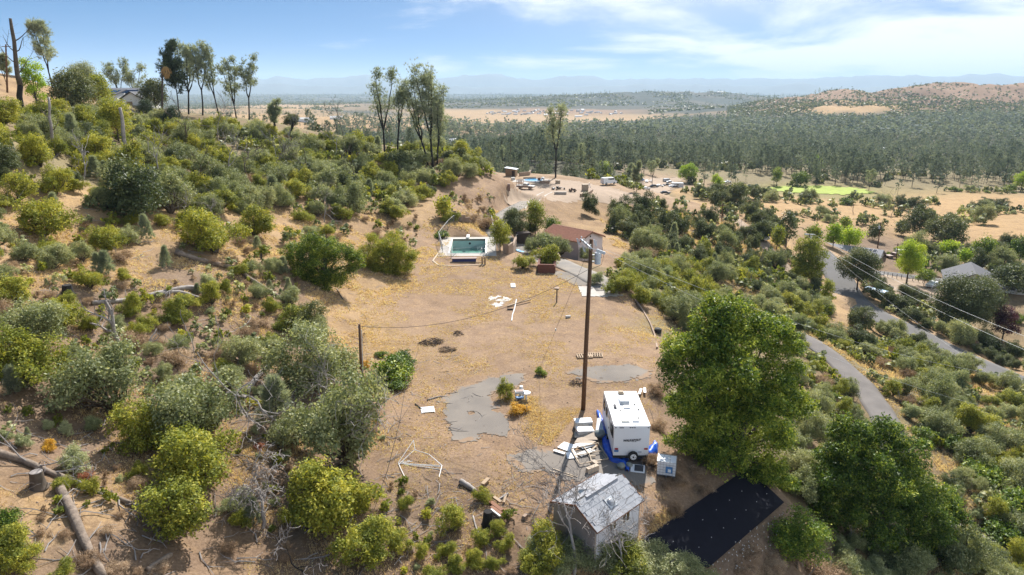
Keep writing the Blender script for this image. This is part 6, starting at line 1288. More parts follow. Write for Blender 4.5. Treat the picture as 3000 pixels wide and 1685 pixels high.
def snag(label, base, top, Yf, r0, r1, seed, burnt_low=True, limbs=2):
    b = Vector(on_y(base[0], base[1], Yf)) if Yf else at(*base); b.z = h(b.x, b.y)-.2; tp = Vector(on_y(top[0], top[1], b.y))-b; rg = np.random.default_rng(seed); t = empty('snag', label, 'dead tree', b); k = 9
    pts = [tp*(i/k)+Vector(rg.normal(size=3)*.06*(0 < i)) for i in range(k+1)]; rad = [(r0+(r1-r0)*i/k)*rg.uniform(.92, 1.08) for i in range(k+1)]
    kb = 4 if burnt_low else 0
    if kb: MB().tube(pts[:kb], rad[:kb], 9, cap=False).build('burnt_base', M['burnt'], t, smooth_=True)
    MB().tube(pts[max(kb-1,0):], [r_*1.01 for r_ in rad[max(kb-1,0):]], 9).build('trunk', M['bark' if burnt_low else 'deadwood'], t, smooth_=True)
    for i in range(limbs):
        p = pts[int(k*(.55+.3*i/max(limbs,1)))]; sk_ = skeleton(rg, p, ((-1)**i, .2, .45), tp.z*.2, r1*.45, 2, gnarl=.15, spread=.6); skel_mb(sk_).build('limb', M['bark'], t)
snag('tall burnt dead trunk with forked upper limbs at the ridge end', (65,332), (31,55), 110, .46, .2, 3, True, 5)
snag('leaning grey snag with a broken top in the scrub', (380,512), (352,315), None, .34, .2, 5, False, 1)
snag('thin grey snag standing between the burnt trunk and the leaning snag', (157,455), (143,285), None, .22, .14, 7, False, 2)
def log(label, pts, r0, r1, m='logwood', k=Q, seed=0, limbs=0, name='log', lift=.6):
    rg = np.random.default_rng(seed); P = [at(x*k, y*k) for x, y in pts]; b = P[0].copy(); n = len(P); rad = [r0+(r1-r0)*i/(n-1) for i in range(n)]
    P = smooth([(p.x, p.y, h(p.x, p.y)+r_*lift) for p, r_ in zip(P, rad)], 4); n = len(P); t = empty(name, label, 'log', b)
    MB().tube([Vector(p)-b for p in P], [(r0+(r1-r0)*i/(n-1))*.78*rg.uniform(.86, 1.12) for i in range(n)], 11).build('trunk', M[m], t, smooth_=True)
    for i in range(n//3):
        p = Vector(P[rg.integers(1, n-1)])-b; d_ = Vector((rg.normal(), rg.normal(), abs(rg.normal())*.7+.1)).normalized(); q_ = r0*rg.uniform(.9, 1.6); MB().tube([p, p+d_*q_], [r0*.2, r0*.08], 5).build('branch_stub', M[m], t)
    for i in range(limbs):
        p = Vector(P[int(n*(.25+.7*i/limbs))])-b; sk_ = skeleton(rg, p, (rg.normal()*.8, -abs(rg.normal())*.8, .25), rg.uniform(1.2, 2.6), .05, 2, gnarl=.2, spread=.7, up=-.03); skel_mb(sk_).build('branch', M['greytwig'], t)
    return t
log('long broken log on the slope above the clearing, upper piece', ((442,640),(500,658),(590,678)), .40, .30, seed=1); log('long broken log on the slope above the clearing, lower piece', ((588,676),(640,712),(700,748),(758,782)), .33, .20, seed=2)
log('forked grey log lying across the burnt slope', ((232,766),(310,760),(400,742),(470,728),(505,735)), .26, .34, m='deadwood', seed=3, limbs=2); log('curved grey limb of the forked log', ((400,744),(450,738),(500,752)), .26, .2, m='deadwood', seed=4)
log('long brown log with many bare branches at the grey stump', ((-20,1142),(60,1165),(130,1195),(220,1230),(300,1258),(372,1284)), .30, .13, seed=5, limbs=9)
log('pale barkless log running down past the grey stump', ((148,1228),(180,1290),(215,1370),(262,1460)), .34, .27, seed=6); log('pale broken log on the slope beyond the grey oaks', ((775,520),(820,500),(858,488)), .25, .16, m='deadwood', seed=7)
log('weathered grey log at the edge of the clearing by the lumber', ((1158,1215),(1180,1228),(1196,1240)), .24, .2, m='deadwood', seed=8); log('white split log under the leaning dead tree', ((622,990),(650,950),(685,915)), .3, .22, m='deadwood', seed=9)
log('short dark log below the gold manzanita', ((372,1440),(400,1418),(432,1398)), .2, .16, seed=10); log('grey bent branch lying near the charred stump', ((1190,1300),(1198,1330),(1212,1355),(1235,1375)), .08, .05, m='deadwood', seed=11)
log('thin dark branch pile behind the green shrub', ((1075,1008),(1100,1000),(1122,998)), .1, .06, m='deadwood', seed=12); log('bent dark branch on the dirt near the slatted panel', ((1045,1018),(1065,1032),(1085,1030)), .08, .05, m='burnt', seed=13)
log('leaning bare pole on the bank beside the mimosa', ((848,728),(862,752),(880,782)), .08, .06, seed=14); log('dark log end below the leaning snag', ((68,462),(110,470),(150,482)), .25, .2, m='burnt', seed=15)
def stump(label, px, py, r, hh, m):
    b = at(px, py); b.z = h(b.x, b.y)-.08; t = empty('stump', label, 'stump', b); n = 14; MB().tube([(0,0,0),(0,0,.18),(0,0,hh*.5),(.03,0,hh)], [r*1.5, r*1.15, r, r*.92], n, cap=False).build('bark', M[m], t, smooth_=True); MB().cyl((.03,0,hh-.02), r*.86, .06, n).build('cut_face', M['burnt' if m == 'burnt' else 'deadwood'], t)
stump('black burnt stump on the slope beside a gold manzanita', 200, 862, .42, .9, 'burnt'); stump('grey sawn stump touching the long brown log', 113, 1425, .36, 1.0, 'bark'); stump('charred black stump beside the red brown lumber', 1429, 1535, .30, .95, 'burnt'); stump('thin burnt post stump on the gold slope', 766, 760, .1, .8, 'burnt')

# ------------------------------------------------------------------ things lying in the clearing
sl_ = at(1253, 1202); SL = empty('slatted_panel', 'white slatted panel lying flat near the asphalt edge', 'panel', sl_, R(12)); 
for k in range(6): MB().box((0, -.42+k*.168, .07), (1.05,.12,.03)).build('slat', M['white'], SL)
for x in (-.5, .5): MB().box((x*1.02, 0, .035), (.07,1.1,.05)).build('rail', M['white'], SL)
z7 = lambda x, y: (1000+x/4.135, 1050+y/4.135)
PF = empty('pipe_gazebo', 'collapsed white pipe frame lying in the dry grass', 'frame', at(1240, 1370)); o0 = PF.location.copy()
def pp(x, y, up=.06): v = at(*z7(x, y)); v.z = h(v.x, v.y)+up; return v-o0
for a, b in (((690,1275),(880,1130,.9)),((700,1290),(890,1185,.5)),((880,1130,.9),(895,1190,.5)),((890,1185,.5),(1065,1225,.4)),((1065,1225,.4),(1220,1345,.3)),((1220,1345,.3),(1185,1446)),((695,1290),(765,1440)),((690,1280),(1215,1340,.25)),((760,1290),(1190,1355)),((720,1265),(830,1250)),((800,1292),(1200,1330,.1)),((690,1290),(860,1255))):
    MB().tube([pp(*a), pp(*b)], .024, 6).build('pipe', M['white'], PF)
def pallet(label, px, py, rz, L_=1.5, W_=1.0):
    b = at(px, py); b.z = h(b.x, b.y); e = empty('pallet', label, 'pallet', b, rz)
    for k in range(7): MB().box((-L_/2+.07+k*(L_-.14)/6, 0, .15), (.10, W_, .025)).build('slat', M['timber'], e)
    for y in (-W_/2+.05, 0, W_/2-.05): MB().box((0, y, .07), (L_, .06, .12)).build('stringer', M['timber'], e)
pallet('grey wooden pallet half hidden by the tall utility pole', 1712, 1046, R(4)); pallet('wooden pallet just past the tall utility pole', 1743, 1043, R(-5)); 
slab('foam_board', 'small white square board lying alone on the clearing', 'board', ((1497,843),(1496,832),(1509,832),(1510,843)), .08, M['white'], .02)
sheet('ash_patch', gp((1428,890),(1440,868),(1470,865),(1492,878),(1480,895),(1455,903)), M['ash'], 'white powdery ash patch on the clearing', .03, .18, .9, 21, hole=(.8, .50))
plank('beam', 'long grey beam crossing the white pipe on the clearing', 'beam', (1487,900), (1555,884), .16, .14, M['timber'], .12, .3); plank('beam', 'short dark beam end under the long grey beam', 'beam', (1486,908), (1503,908), .18, .14, M['charcoal'], .08)
tag(MB().tube([at(1499,941,.05)-at(1499,941), at(1501,925,.08)-at(1499,941), at(1507,908,.1)-at(1499,941), at(1513,884,.3)-at(1499,941)], .06, 7).build('pipe', M['white'], None, at(1499,941)), 'bent white pipe crossing under the grey beam', 'pipe')
b = at(1631, 886); tag(MB().box((0,0,.75), (.13,.13,1.7)).build('post', M['burnt'], None, b), 'lone black post standing in the clearing beside a dirt mound', 'post')
slab('stone_slab', 'flat brown slab lying near the black post', 'slab', ((1622,848),(1628,843),(1639,843),(1638,849)), .12, M['block'], .02)
b = at(1664, 931); tag(MB().cyl((0,0,.14), .14, .55, 12, axis='X').build('bucket', M['dirtywhite'], None, b, R(10)), 'small white bucket on its side in the clearing', 'bucket')
b = at(1927, 975); tag(MB().cyl((0,0,.25), .42, .5, 14).cyl((0,0,.52), .3, .08, 12).build('barrel', M['black'], None, b), 'squat black barrel on the kerb at the slope edge', 'barrel')
def brush(label, px, py, R_, n, seed, m='charcoal', hh=.5):
    b = at(px, py); b.z = h(b.x, b.y); rg = random.Random(seed); m_ = MB()
    for k in range(n):
        a = rg.uniform(0, 6.28); r_ = R_*rg.random()**.5; c_ = Vector((math.cos(a)*r_, math.sin(a)*r_*.8, hh*rg.random()*(1-r_/R_*.7))); d = Vector((rg.uniform(-1,1), rg.uniform(-1,1), rg.uniform(-.25,.35))).normalized()*rg.uniform(.3,.9)*R_*.6; m_.tube([c_-d, c_+Vector((0,0,.04)), c_+d], [.015,.03,.012], 3, cap=False)
    tag(m_.build('brush_pile', M[m], None, b), label, 'brush pile')
brush('dark burnt brush pile on the clearing near the green shrub', 1262, 1005, 1.15, 90, 1); brush('small dark burnt stump pile in the middle of the clearing', 1342, 980, .6, 40, 2); brush('brown twig heap below the burnt brush pile', 1312, 1025, .8, 70, 3, 'bark', .35); brush('dark burnt debris pile at the foot of the tall pole', 1690, 1124, .65, 45, 4)
b = at(1522, 1172); BQ = empty('grill', 'rusty grill cart beside the lone green shrub', 'grill', b, R(10)); MB().box((0,0,.75), (.75,.5,.16)).build('firebox', M['greymetal'], BQ); MB().box((0,0,.845), (.62,.38,.03)).build('grate', M['rustpaint'], BQ)
for x in (-.32, .32):
    for y in (-.2, .2): MB().box((x, y, .34), (.05,.05,.68)).build('leg', M['greymetal'], BQ)
MB().box((0,-.05,.25), (.65,.4,.08)).build('shelf', M['bluepaint'], BQ)
b = at(1540, 1172); BT = empty('wash_basin', 'round white basin on a stand beside the grill cart', 'basin', b); MB().cyl((.05,0,.62), .30, .14, 18, r2=.36).build('bowl', M['white'], BT); MB().cyl((.05,0,.3), .09, .56, 10).build('stand', M['white'], BT)
b = at(1527, 1160); tag(MB().cyl((0,0,.45), .22, .9, 14, r2=.14).build('urn', M['white'], None, b), 'white urn behind the grill cart', 'urn')
# lumber by the charred stump
z8 = lambda x, y: (1000+x/2.576, 1124+y/2.576)
for i, (a, b, w_, m_, lb) in enumerate((((1100,885),(1215,970),.26,'redwood','thick red brown beam on top of the lumber heap'),((1130,950),(1215,1010),.22,'redwood','red brown beam at the bottom of the lumber heap'),((1150,885),(1205,925),.2,'timber','pale plank across the red brown beams'),((1245,840),(1225,910),.16,'timber','pale plank sticking out beyond the lumber heap'),((1065,780),(1110,735),.26,'timber','wide tan board lying above the lumber heap'),((1130,980),(1200,1035),.12,'dirtywhite','pale strip below the red brown beams'),((1180,890),(1260,840),.1,'deadwood','grey stick crossing the lumber heap'))):
    plank('lumber', lb, 'lumber', z8(*a), z8(*b), w_, .12, M[m_], .10+.09*(i % 3))
for i, (x, y, s_) in enumerate(((520,1265,.3),(1385,1015,.28),(1080,1160,.25),(280,1240,.0))):
    if s_:
        b = at(*z8(x, y)); tag(MB().box((0,0,s_*.35), (s_*1.5,s_,s_*.8), rz=i, taper=.7).build('rock', M['block'], None, b), ('brown rock among the small manzanitas','brown rock beyond the lumber heap','pale brown rock below the charred stump')[i], 'rock')
b = at(1625, 1548); 
# kerb on the slope edge
ks = [at(px, py) for px, py in ((1832,845),(1860,880),(1885,915),(1905,950),(1918,985),(1925,1022))]; K_ = MB(); 
for a, c_ in zip(ks[:-1], ks[1:]): K_.bar((a.x, a.y, h(a.x,a.y)+.08), (c_.x, c_.y, h(c_.x,c_.y)+.08), .16, .24)
tag(K_.build('kerb', M['block']), 'low tan kerb running along the slope edge of the clearing', kind='structure')
# curved dirt path edge in front of the pool
ks = [at(px, py) for px, py in ((1290,735),(1268,765),(1285,778),(1330,780),(1420,776))]; K_ = MB()
for a, c_ in zip(ks[:-1], ks[1:]): K_.bar((a.x, a.y, h(a.x,a.y)-.02), (c_.x, c_.y, h(c_.x,c_.y)-.02), .22, .2)
tag(K_.build('kerb', M['tan']), 'low pale edging curving around the pool fence', kind='structure')

# ------------------------------------------------------------------ swimming pool
pz = .48; PL = empty('swimming_pool', 'rectangular empty looking pool with green water inside the wire fence', 'swimming pool', (POOLC[0], POOLC[1], pz), POOLR); a_, b_ = 2.75, 5.2
dk = MB()
for s_ in (-1, 1): dk.box((s_*(a_+.85), 0, -.15), (1.7, 2*b_+3.4, .3)); dk.box((0, s_*(b_+.85), -.15), (2*a_, 1.7, .3))
dk.build('deck', M['concrete'], PL)
cp_ = MB()
for s_ in (-1, 1): cp_.box((s_*(a_+.12), 0, .03), (.26, 2*b_+.5, .06)); cp_.box((0, s_*(b_+.12), .03), (2*a_-.02, .26, .06))
cp_.build('coping', M['dirtywhite'], PL)
dn, df = -1.1, -2.6; ws = MB()
ws.add([(-a_,-b_,0),(a_,-b_,0),(a_,-b_,dn),(-a_,-b_,dn),(-a_,b_,0),(a_,b_,0),(a_,b_,df),(-a_,b_,df),(-a_,-b_*.2,df),(a_,-b_*.2,df)], ((0,1,2,3),(4,7,6,5),(0,3,8,7,4),(1,5,6,9,2),(3,2,9,8),(8,9,6,7)))
ws.build('basin', M['poolplaster'], PL)
MB().add([(-a_+.01,-b_*.62,-1.62),(a_-.01,-b_*.62,-1.62),(a_-.01,b_-.01,-1.62),(-a_+.01,b_-.01,-1.62)], ((0,1,2,3),)).build('water', M['poolwater'], PL)
tl_ = MB(); 
for s_ in (-1, 1): tl_.box((s_*(a_-.01), 0, -.14), (.03, 2*b_-.1, .16))
tl_.box((0, b_-.012, -.14), (2*a_-.1, .03, .16)); tl_.build('waterline_tiles', M['bluepaint'] if False else M['block'], PL)
MB().cyl((.1, b_-.02, -.75), .18, .05, 14, axis='Y').build('pool_light', M['black'], PL)
dv = MB().box((-.2, b_+.55, .42), (.48, 2.3, .07)).build('diving_board', M['white'], PL); MB().box((-.2, b_+1.2, .2), (.45,.7,.36)).build('board_stand', M['dirtywhite'], PL)
for x in (2.2, 2.65): MB().tube([(x,-b_-.5,0),(x,-b_-.4,.75),(x,-b_+.1,.8),(x,-b_+.25,.2),(x,-b_+.3,-.5)], .03, 6).build('handrail', M['steel'], PL)
# wire fence round it
fz = [(1297,742),(1286,706),(1312,672),(1330,655),(1440,652),(1446,690),(1462,738)]; FP = [at(*p) for p in fz]+[at(1432,738), at(1385,750), at(1322,757)]; FP.append(FP[0]); FN = empty('wire_fence', 'rusty chain link fence around the rectangular pool', 'fence', FP[0]); fo = FN.location.copy()
pm = MB().cyl((0,0,.72), .035, 1.55, 6).mesh('post', M['steel']); ln = MB(); rl = MB()
for a, b in zip(FP[:-1], FP[1:]):
    L_ = (b-a).length; n = max(int(L_/2.6), 1)
    for k in range(n): q = a.lerp(b, k/n); q.z = h(q.x, q.y); new_obj('post', pm, FN, q-fo)
    za, zb_ = Vector((a.x,a.y,h(a.x,a.y)))-fo, Vector((b.x,b.y,h(b.x,b.y)))-fo; rl.bar(za+Vector((0,0,1.48)), zb_+Vector((0,0,1.48)), .05)
    m_ = int(L_/.22)
    for k in range(-6, m_):
        t0, t1 = max(k, 0)/m_, min(k+6, m_)/m_; z0 = .1+max(-k, 0)*.22; z1 = .1+min(6, m_-k)*.22
        ln.bar(za.lerp(zb_, t0)+Vector((0,0,z0)), za.lerp(zb_, t1)+Vector((0,0,z1)), .006); ln.bar(za.lerp(zb_, t0)+Vector((0,0,1.52-z0)), za.lerp(zb_, t1)+Vector((0,0,1.52-z1)), .006)
rl.build('top_rail', M['steel'], FN); x_ = ln.build('wire_mesh', M['steel'], FN); x_['kind'] = 'stuff'
b = at(1360, 767); PC = empty('pool_cover', 'dark blue folded pool cover on a low frame in front of the fence', 'pool cover', b, R(3)); MB().box((0,0,.55), (3.7,.9,.10)).build('top', M['rustpaint'], PC); MB().box((0,-.05,.28), (3.5,.8,.42)).build('folded_sheet', mat('navy cover', (.015,.03,.13), .5), PC)
MB().box((.2,-.55,.06), (4.6,.14,.1)).build('skid', M['timber'], PC)
for i, px in enumerate((1413, 1421)): b = at(px, 775); tag(MB().cyl((0,0,.55), .14, 1.2, 10).build('post', M['timber'], None, b), ('short round wooden post beside the pool cover','slightly lower round wooden post past the pool cover')[i], 'post')
def wall_run(name, label, pts, hh, th, m_, cat='wall', stepz=None, cap=None):
    P = [at(*p) for p in pts]; o = empty(name, label, cat, P[0]); w_ = MB(); c_ = MB()
    for i, (a, b) in enumerate(zip(P[:-1], P[1:])):
        za, zb_ = h(a.x,a.y), h(b.x,b.y); hz0 = hh[i] if hasattr(hh, '__len__') else hh; z_ = (za+zb_)/2
        d = (b-a); d.z = 0; L_ = d.length; ang = math.atan2(d.y, d.x); mid = (a+b)/2-o.location; w_.box((mid.x, mid.y, z_-o.location.z+hz0/2-.2), (L_+.03, th, hz0+.4), rz=ang)
        c_.box((mid.x, mid.y, z_-o.location.z+hz0+.03), (L_+.05, th+.06, .06), rz=ang)
    w_.build('block_face', m_, o); c_.build('coping', M[cap or 'block'], o); return o
wall_run('block_wall', 'curved tan block wall under the bamboo beside the pool', ((1474,742),(1488,745),(1502,740),(1510,730),(1512,715)), 1.5, .25, M['block'])
wall_run('block_wall', 'stepped tan block wall on the bank behind the pool', ((1325,648),(1337,650),(1350,652),(1363,654),(1376,656),(1392,658)), [1.9,1.7,1.4,1.1,.8], .25, M['block'])
wall_run('brick_planter', 'dark red brick planter box below the gold shrubs', ((1577,800),(1624,802),(1626,780),(1582,778),(1577,800)), 1.25, .25, M['brick'], 'planter', cap='brick')
wall_run('block_wall', 'low shaded block wall along the garage court', ((1640,765),(1620,742),(1600,722)), .9, .25, M['block'])
b = at(1350, 650); PF_ = empty('pool_filter', 'white pool filter tank at the stepped block wall', 'filter', b); MB().cyl((0,0,.55), .42, 1.0, 16).cyl((0,0,1.12), .42, .18, 16, r2=.15).build('tank', M['dirtywhite'], PF_); MB().tube([(.4,0,.3),(.8,0,.3),(.8,0,.05)], .05, 6).build('pipe', M['white'], PF_)
crumple('blue_sheet', 'bright blue plastic sheet on the driveway below the curved wall', [at(1515,733), at(1525,737), at(1534,740)], .9, .08, mat('sky blue sheet', (.08,.42,.75), .5), 'sheet', 4)
b = at(1522, 715); GT = empty('gate', 'pale metal gate frame beside the dark garage wall', 'gate', b, R(20)); [MB().box((x,0,.9), (.07,.07,1.8)).build('post', M['dirtywhite'], GT) for x in (-.6,-.2,.25,.7)]; MB().box((.05,0,1.75), (1.35,.06,.07)).build('rail', M['dirtywhite'], GT)
ground_box('shed_wall', 'dark brown block outbuilding next to the pale gate', 'outbuilding', 1533, 712, (2.2,1.6,1.9), R(15), M['charcoal'])
# red tiled house
ha = Vector((13.5, 112.4, 1.8)); hd = Vector((-.69, .72, 0)); LH = 9.0; hc = ha+hd*LH/2; gz = h(hc.x, hc.y)-.4; HS = empty('house', 'small pale pink house with a red clay tile roof', 'house', (hc.x, hc.y, gz), math.atan2(hd.y, hd.x)); hr, he, hw = 1.8-gz, .55-gz, 3.5
# local x runs along the ridge away from the gable seen; +y is the camera-side slope? (rotated left normal)
gpro = [(-hw+.35,-1.0),(hw-.35,-1.0),(hw-.35,he-.05),(0,hr-.12),(-hw+.35,he-.05)]
MB().sweep(gpro, -LH/2+.35, LH/2-.35).build('wall', M['stucco'], HS)
for s_ in (-1, 1):
    tcs = MB(); n = 13; e = empty; sl2 = math.atan2(hr-he, hw); Ls = math.hypot(hr-he, hw)
    MB().add([(-LH/2,0,hr-.06),(LH/2,0,hr-.06),(LH/2,s_*hw,he-.06),(-LH/2,s_*hw,he-.06),(-LH/2,0,hr),(LH/2,0,hr),(LH/2,s_*hw,he),(-LH/2,s_*hw,he)], ((0,1,2,3),(7,6,5,4),(0,4,5,1),(1,5,6,2),(2,6,7,3),(3,7,4,0))).build('roof', M['redwood'], HS)
    for i in range(n):
        s0 = (i+.5)*Ls/n; y, z_ = s_*s0*math.cos(sl2), hr-s0*math.sin(sl2); m_ = MB()
        for j in range(30): x = -LH/2+.15+j*(LH-.3)/29; m_.tube([Vector((x, y-s_*.15, z_+.10+.035)), Vector((x, y+s_*.17, z_-.085+.055))], .10, 5)
        o = m_.build('tile_course', M['tile'], HS)
MB().tube([(-LH/2-.02,0,hr+.06),(LH/2+.02,0,hr+.06)], .11, 8).build('ridge_tile', M['tile'], HS)
for s_ in (-1, 1): MB().bar((-LH/2-.03,0,hr-.06), (-LH/2-.03,s_*hw,he-.08), .05, .18).build('fascia', M['redwood'], HS)
MB().box((-LH/2+.33,.15,hr-.75), (.05,.3,.3)).build('gable_vent', M['charcoal'], HS)
for s_ in (-1, 1):
    w0 = MB().box((1.2, s_*(hw-.33), he-.95), (1.4,.06,1.0)).build('window', M['white'], HS); MB().box((1.2, s_*(hw-.295), he-.95), (1.25,.02,.86)).build('pane', M['glass'], w0)
# ------------------------------------------------------------------ upper yard
z3 = lambda x, y: (1450+x/3.68, 470+y/3.68)
def wheels(e, xs, y_, r_, w_=.22):
    for x in xs:
        for s_ in (-1, 1):
            k = MB().cyl((x, s_*y_, r_), r_, w_, 14, axis='Y').build('wheel', M['black'], e); MB().cyl((x, s_*(y_+w_/2), r_), r_*.55, .03, 10, axis='Y').build('rim', M['steel'], k)
def car(label, px, py, rz, m_, kind='sedan', name='parked_car', cat='car', Lc=4.4, parts=True):
    b = at(px, py); b.z = h(b.x, b.y)+.12; e = empty(name, label, cat, b, rz, 'vehicles parked on the dirt lot' if name == 'parked_car' else None); w_ = .86
    if kind == 'pickup':
        body = [(-2.5,.45),(2.5,.45),(2.55,.95),(1.0,1.02),(.55,1.62),(-.55,1.65),(-.65,1.0),(-2.5,1.0)]
    elif kind == 'van': body = [(-2.4,.4),(2.4,.4),(2.45,1.0),(1.8,1.15),(1.35,2.0),(-2.35,2.05),(-2.4,1.9)]
    else: body = [(-2.2,.38),(2.2,.38),(2.22,.75),(1.1,.92),(.5,1.38),(-.9,1.40),(-1.6,.98),(-2.2,.9)]
    mb_ = MB(); n = len(body); mb_.add([(p[0], s_*w_*(1 if p[1] < 1.05 else .86), p[1]) for s_ in (-1, 1) for p in body], [tuple(range(n)), tuple(range(2*n-1, n-1, -1))]+[(i, n+i, n+(i+1) % n, (i+1) % n) for i in range(n)]); mb_.build('body', m_, e)
    gl = MB()
    if kind == 'pickup': gl.box((.05,0,1.33), (1.0,2*w_*.93,.42)); gl.box((.83,0,1.3), (.06,1.35,.5), ry=R(-38))
    elif kind == 'van': gl.box((.3,0,1.6), (2.2,2*w_*.9,.45)); gl.box((1.62,0,1.6), (.06,1.35,.7), ry=R(-28))
    else: gl.box((-.25,0,1.14), (1.7,2*w_*.94,.3)); gl.box((.82,0,1.14), (.05,1.35,.55), ry=R(-52))
    gl.build('window', M['glass'], e); wheels(e, (-1.45, 1.45), w_-.08, .34)
    for s_ in (-1, 1): MB().box((2.23 if kind == 'sedan' else 2.54, s_*.62, .72), (.06,.26,.14)).build('headlight', M['dirtywhite'], e)
    return e
tkp = car('faded brown and white pickup truck with a tall wooden rack', *z3(330,312), R(-22), M['dirtywhite'], 'pickup', 'pickup_truck', 'pickup truck'); rk_ = MB()
for y in (-.8, .8):
    for k in range(4): rk_.bar((-2.4+k*.5, y, 1.0), (-2.4+k*.5, y, 2.5), .06)
    for z_ in (1.3, 1.75, 2.2, 2.5): rk_.bar((-2.4, y, z_), (-.85, y, z_), .05, .12)
rk_.bar((-.8,-.8,2.5), (-.8,.8,2.5), .08).bar((-2.4,-.8,2.5), (-2.4,.8,2.5), .08).bar((-.8,-.8,1.9), (-.8,.8,1.9), .05, .12); rk_.build('cargo_rack', M['rustpaint'], tkp); MB().box((0,-.87,.7), (4.6,.02,.3)).box((0,.87,.7), (4.6,.02,.3)).build('side_panel', M['rustpaint'], tkp)
b = at(*z3(400,240)); UP = empty('round_pool', 'small round blue pool set in a raised pale deck', 'swimming pool', b+Vector((0,3.2,0))); MB().prism([(-6,-3.2),(2,-3.6),(5.2,-3.0),(5.6,1.6),(3.6,3.8),(-3.6,3.8),(-5.4,.8)], -.5, .22).build('deck', M['concrete'], UP)
MB().cyl((.4,.2,.30), 3.1, .14, 40).build('coping', M['dirtywhite'], UP); MB().cyl((.4,.2,.375), 2.75, .03, 40).build('water', M['bluewater'], UP)
MB().box((-.5,3.4,.5), (4,.25,.6)).build('backrest_wall', M['block'], UP)
def yard_box(name, label, cat, x, y, size, rz, m_, dz=0): ground_box(name, label, cat, *z3(x, y), size, rz, m_, dz)
yard_box('brick_box', 'low brick box at the front corner of the round pool deck', 'box', 535, 248, (2.7,1.6,.8), R(6), M['block']); yard_box('cabinet', 'small brown cabinet on the round pool deck', 'cabinet', 476, 232, (.9,.8,.9), 0, M['redwood'], .4)
b = at(*z3(517, 222)); tag(MB().cyl((0,0,.55), .5, 1.1, 16).cyl((0,0,1.14), .5, .1, 16, r2=.28).build('barrel', M['dirtywhite'], None, b), 'fat white barrel beside the round pool', 'barrel')
b = at(*z3(148, 330)); tag(MB().box((0,0,.85), (.75,.7,1.7), taper=.85).build('stump_post', M['rustpaint'], None, b), 'tall dark stump post at the edge of the upper yard', 'post')
yard_box('pallet_stack', 'square pallet stack by the dirt ramp of the upper yard', 'pallet', 678, 250, (1.25,1.1,1.0), R(8), M['tan']); yard_box('crate', 'tall brown wooden crate beyond the debris heaps', 'crate', 970, 328, (1.6,1.3,1.8), R(6), M['tan'])
yard_box('concrete_bench', 'long pale concrete block in front of the tyre heap', 'block', 705, 368, (3.2,.8,.7), R(-4), M['concrete'])
b = at(*z3(1015, 298)); tag(MB().tube([(-.45,0,0),(0,0,1.5),(.45,0,0)], .1, 6).tube([(0,.5,0),(0,0,1.5)], .09, 6).build('tripod', M['white'], None, b), 'white pyramid shaped stand near the brown crate', 'stand')
wall_run('stone_wall', 'curved grey stone wall below the brown crate', (z3(920,392), z3(960,388), z3(1000,375), z3(1035,352), z3(1050,335)), 0.7, .4, M['block'])
wall_run('stone_wall', 'grey stone wall curving past the sheet roofed shed', (z3(265,170), z3(320,165), z3(370,160), z3(382,145)), 1.1, .4, M['block'])
def heap(label, x, y, n, seed, mats_, R_=1.9):
    b = at(*z3(x, y)); rg = random.Random(seed); e = empty('debris_heap', label, 'debris heap', b)
    for k in range(n):
        a = rg.uniform(0, 6.28); q = R_*rg.random()**.6; s_ = rg.uniform(.3, .6)
        if k % 3 == 0: MB().cyl((math.cos(a)*q, math.sin(a)*q*.7, .25+rg.random()*.9*(1-q/R_)), s_*.5, .28, 10, axis=rg.choice('XYZ')).build('tyre', M['black'], e)
        else: MB().box((math.cos(a)*q, math.sin(a)*q*.7, .3+rg.random()*1.0*(1-q/R_)), (s_*1.2, s_*.6, s_*.5), rz=a).build('scrap', M[rg.choice(mats_)], e)
heap('heap of tyres and pale scrap in the upper yard', 680, 315, 26, 3, ('dirtywhite','steel','rustpaint','charcoal')); heap('dark heap of logs and scrap beside the tyre heap', 825, 340, 20, 4, ('redwood','charcoal','charcoal','bark'), 1.4)
b = at(*z3(178, 168)); b.z = h(b.x, b.y); US = empty('shed', 'open timber shed with a sloping sheet metal roof in the upper yard', 'shed', b, R(-14)); MB().box((0,0,1.15), (3.3,2.6,2.3)).build('wall', M['timber'], US); MB().box((0,0,2.45), (4.0,3.4,.1), ry=R(7)).build('roof', M['greymetal'], US); MB().box((.9,-1.32,.95), (1.0,.06,1.8)).build('door', M['charcoal'], US)
for k in range(7): MB().box((-1.55+k*.33,-1.33,1.15), (.06,.05,2.2)).build('post', M['redwood'], US)
ground_box('boat', 'white covered boat hull behind the stone wall of the upper yard', 'boat', *z3(320,132), (3.8,1.5,.9), R(10), M['dirtywhite'])
ground_box('crate', 'small pale crate in front of the sheet roofed shed', 'crate', *z3(195,212), (1.1,.9,.8), R(10), M['dirtywhite'])
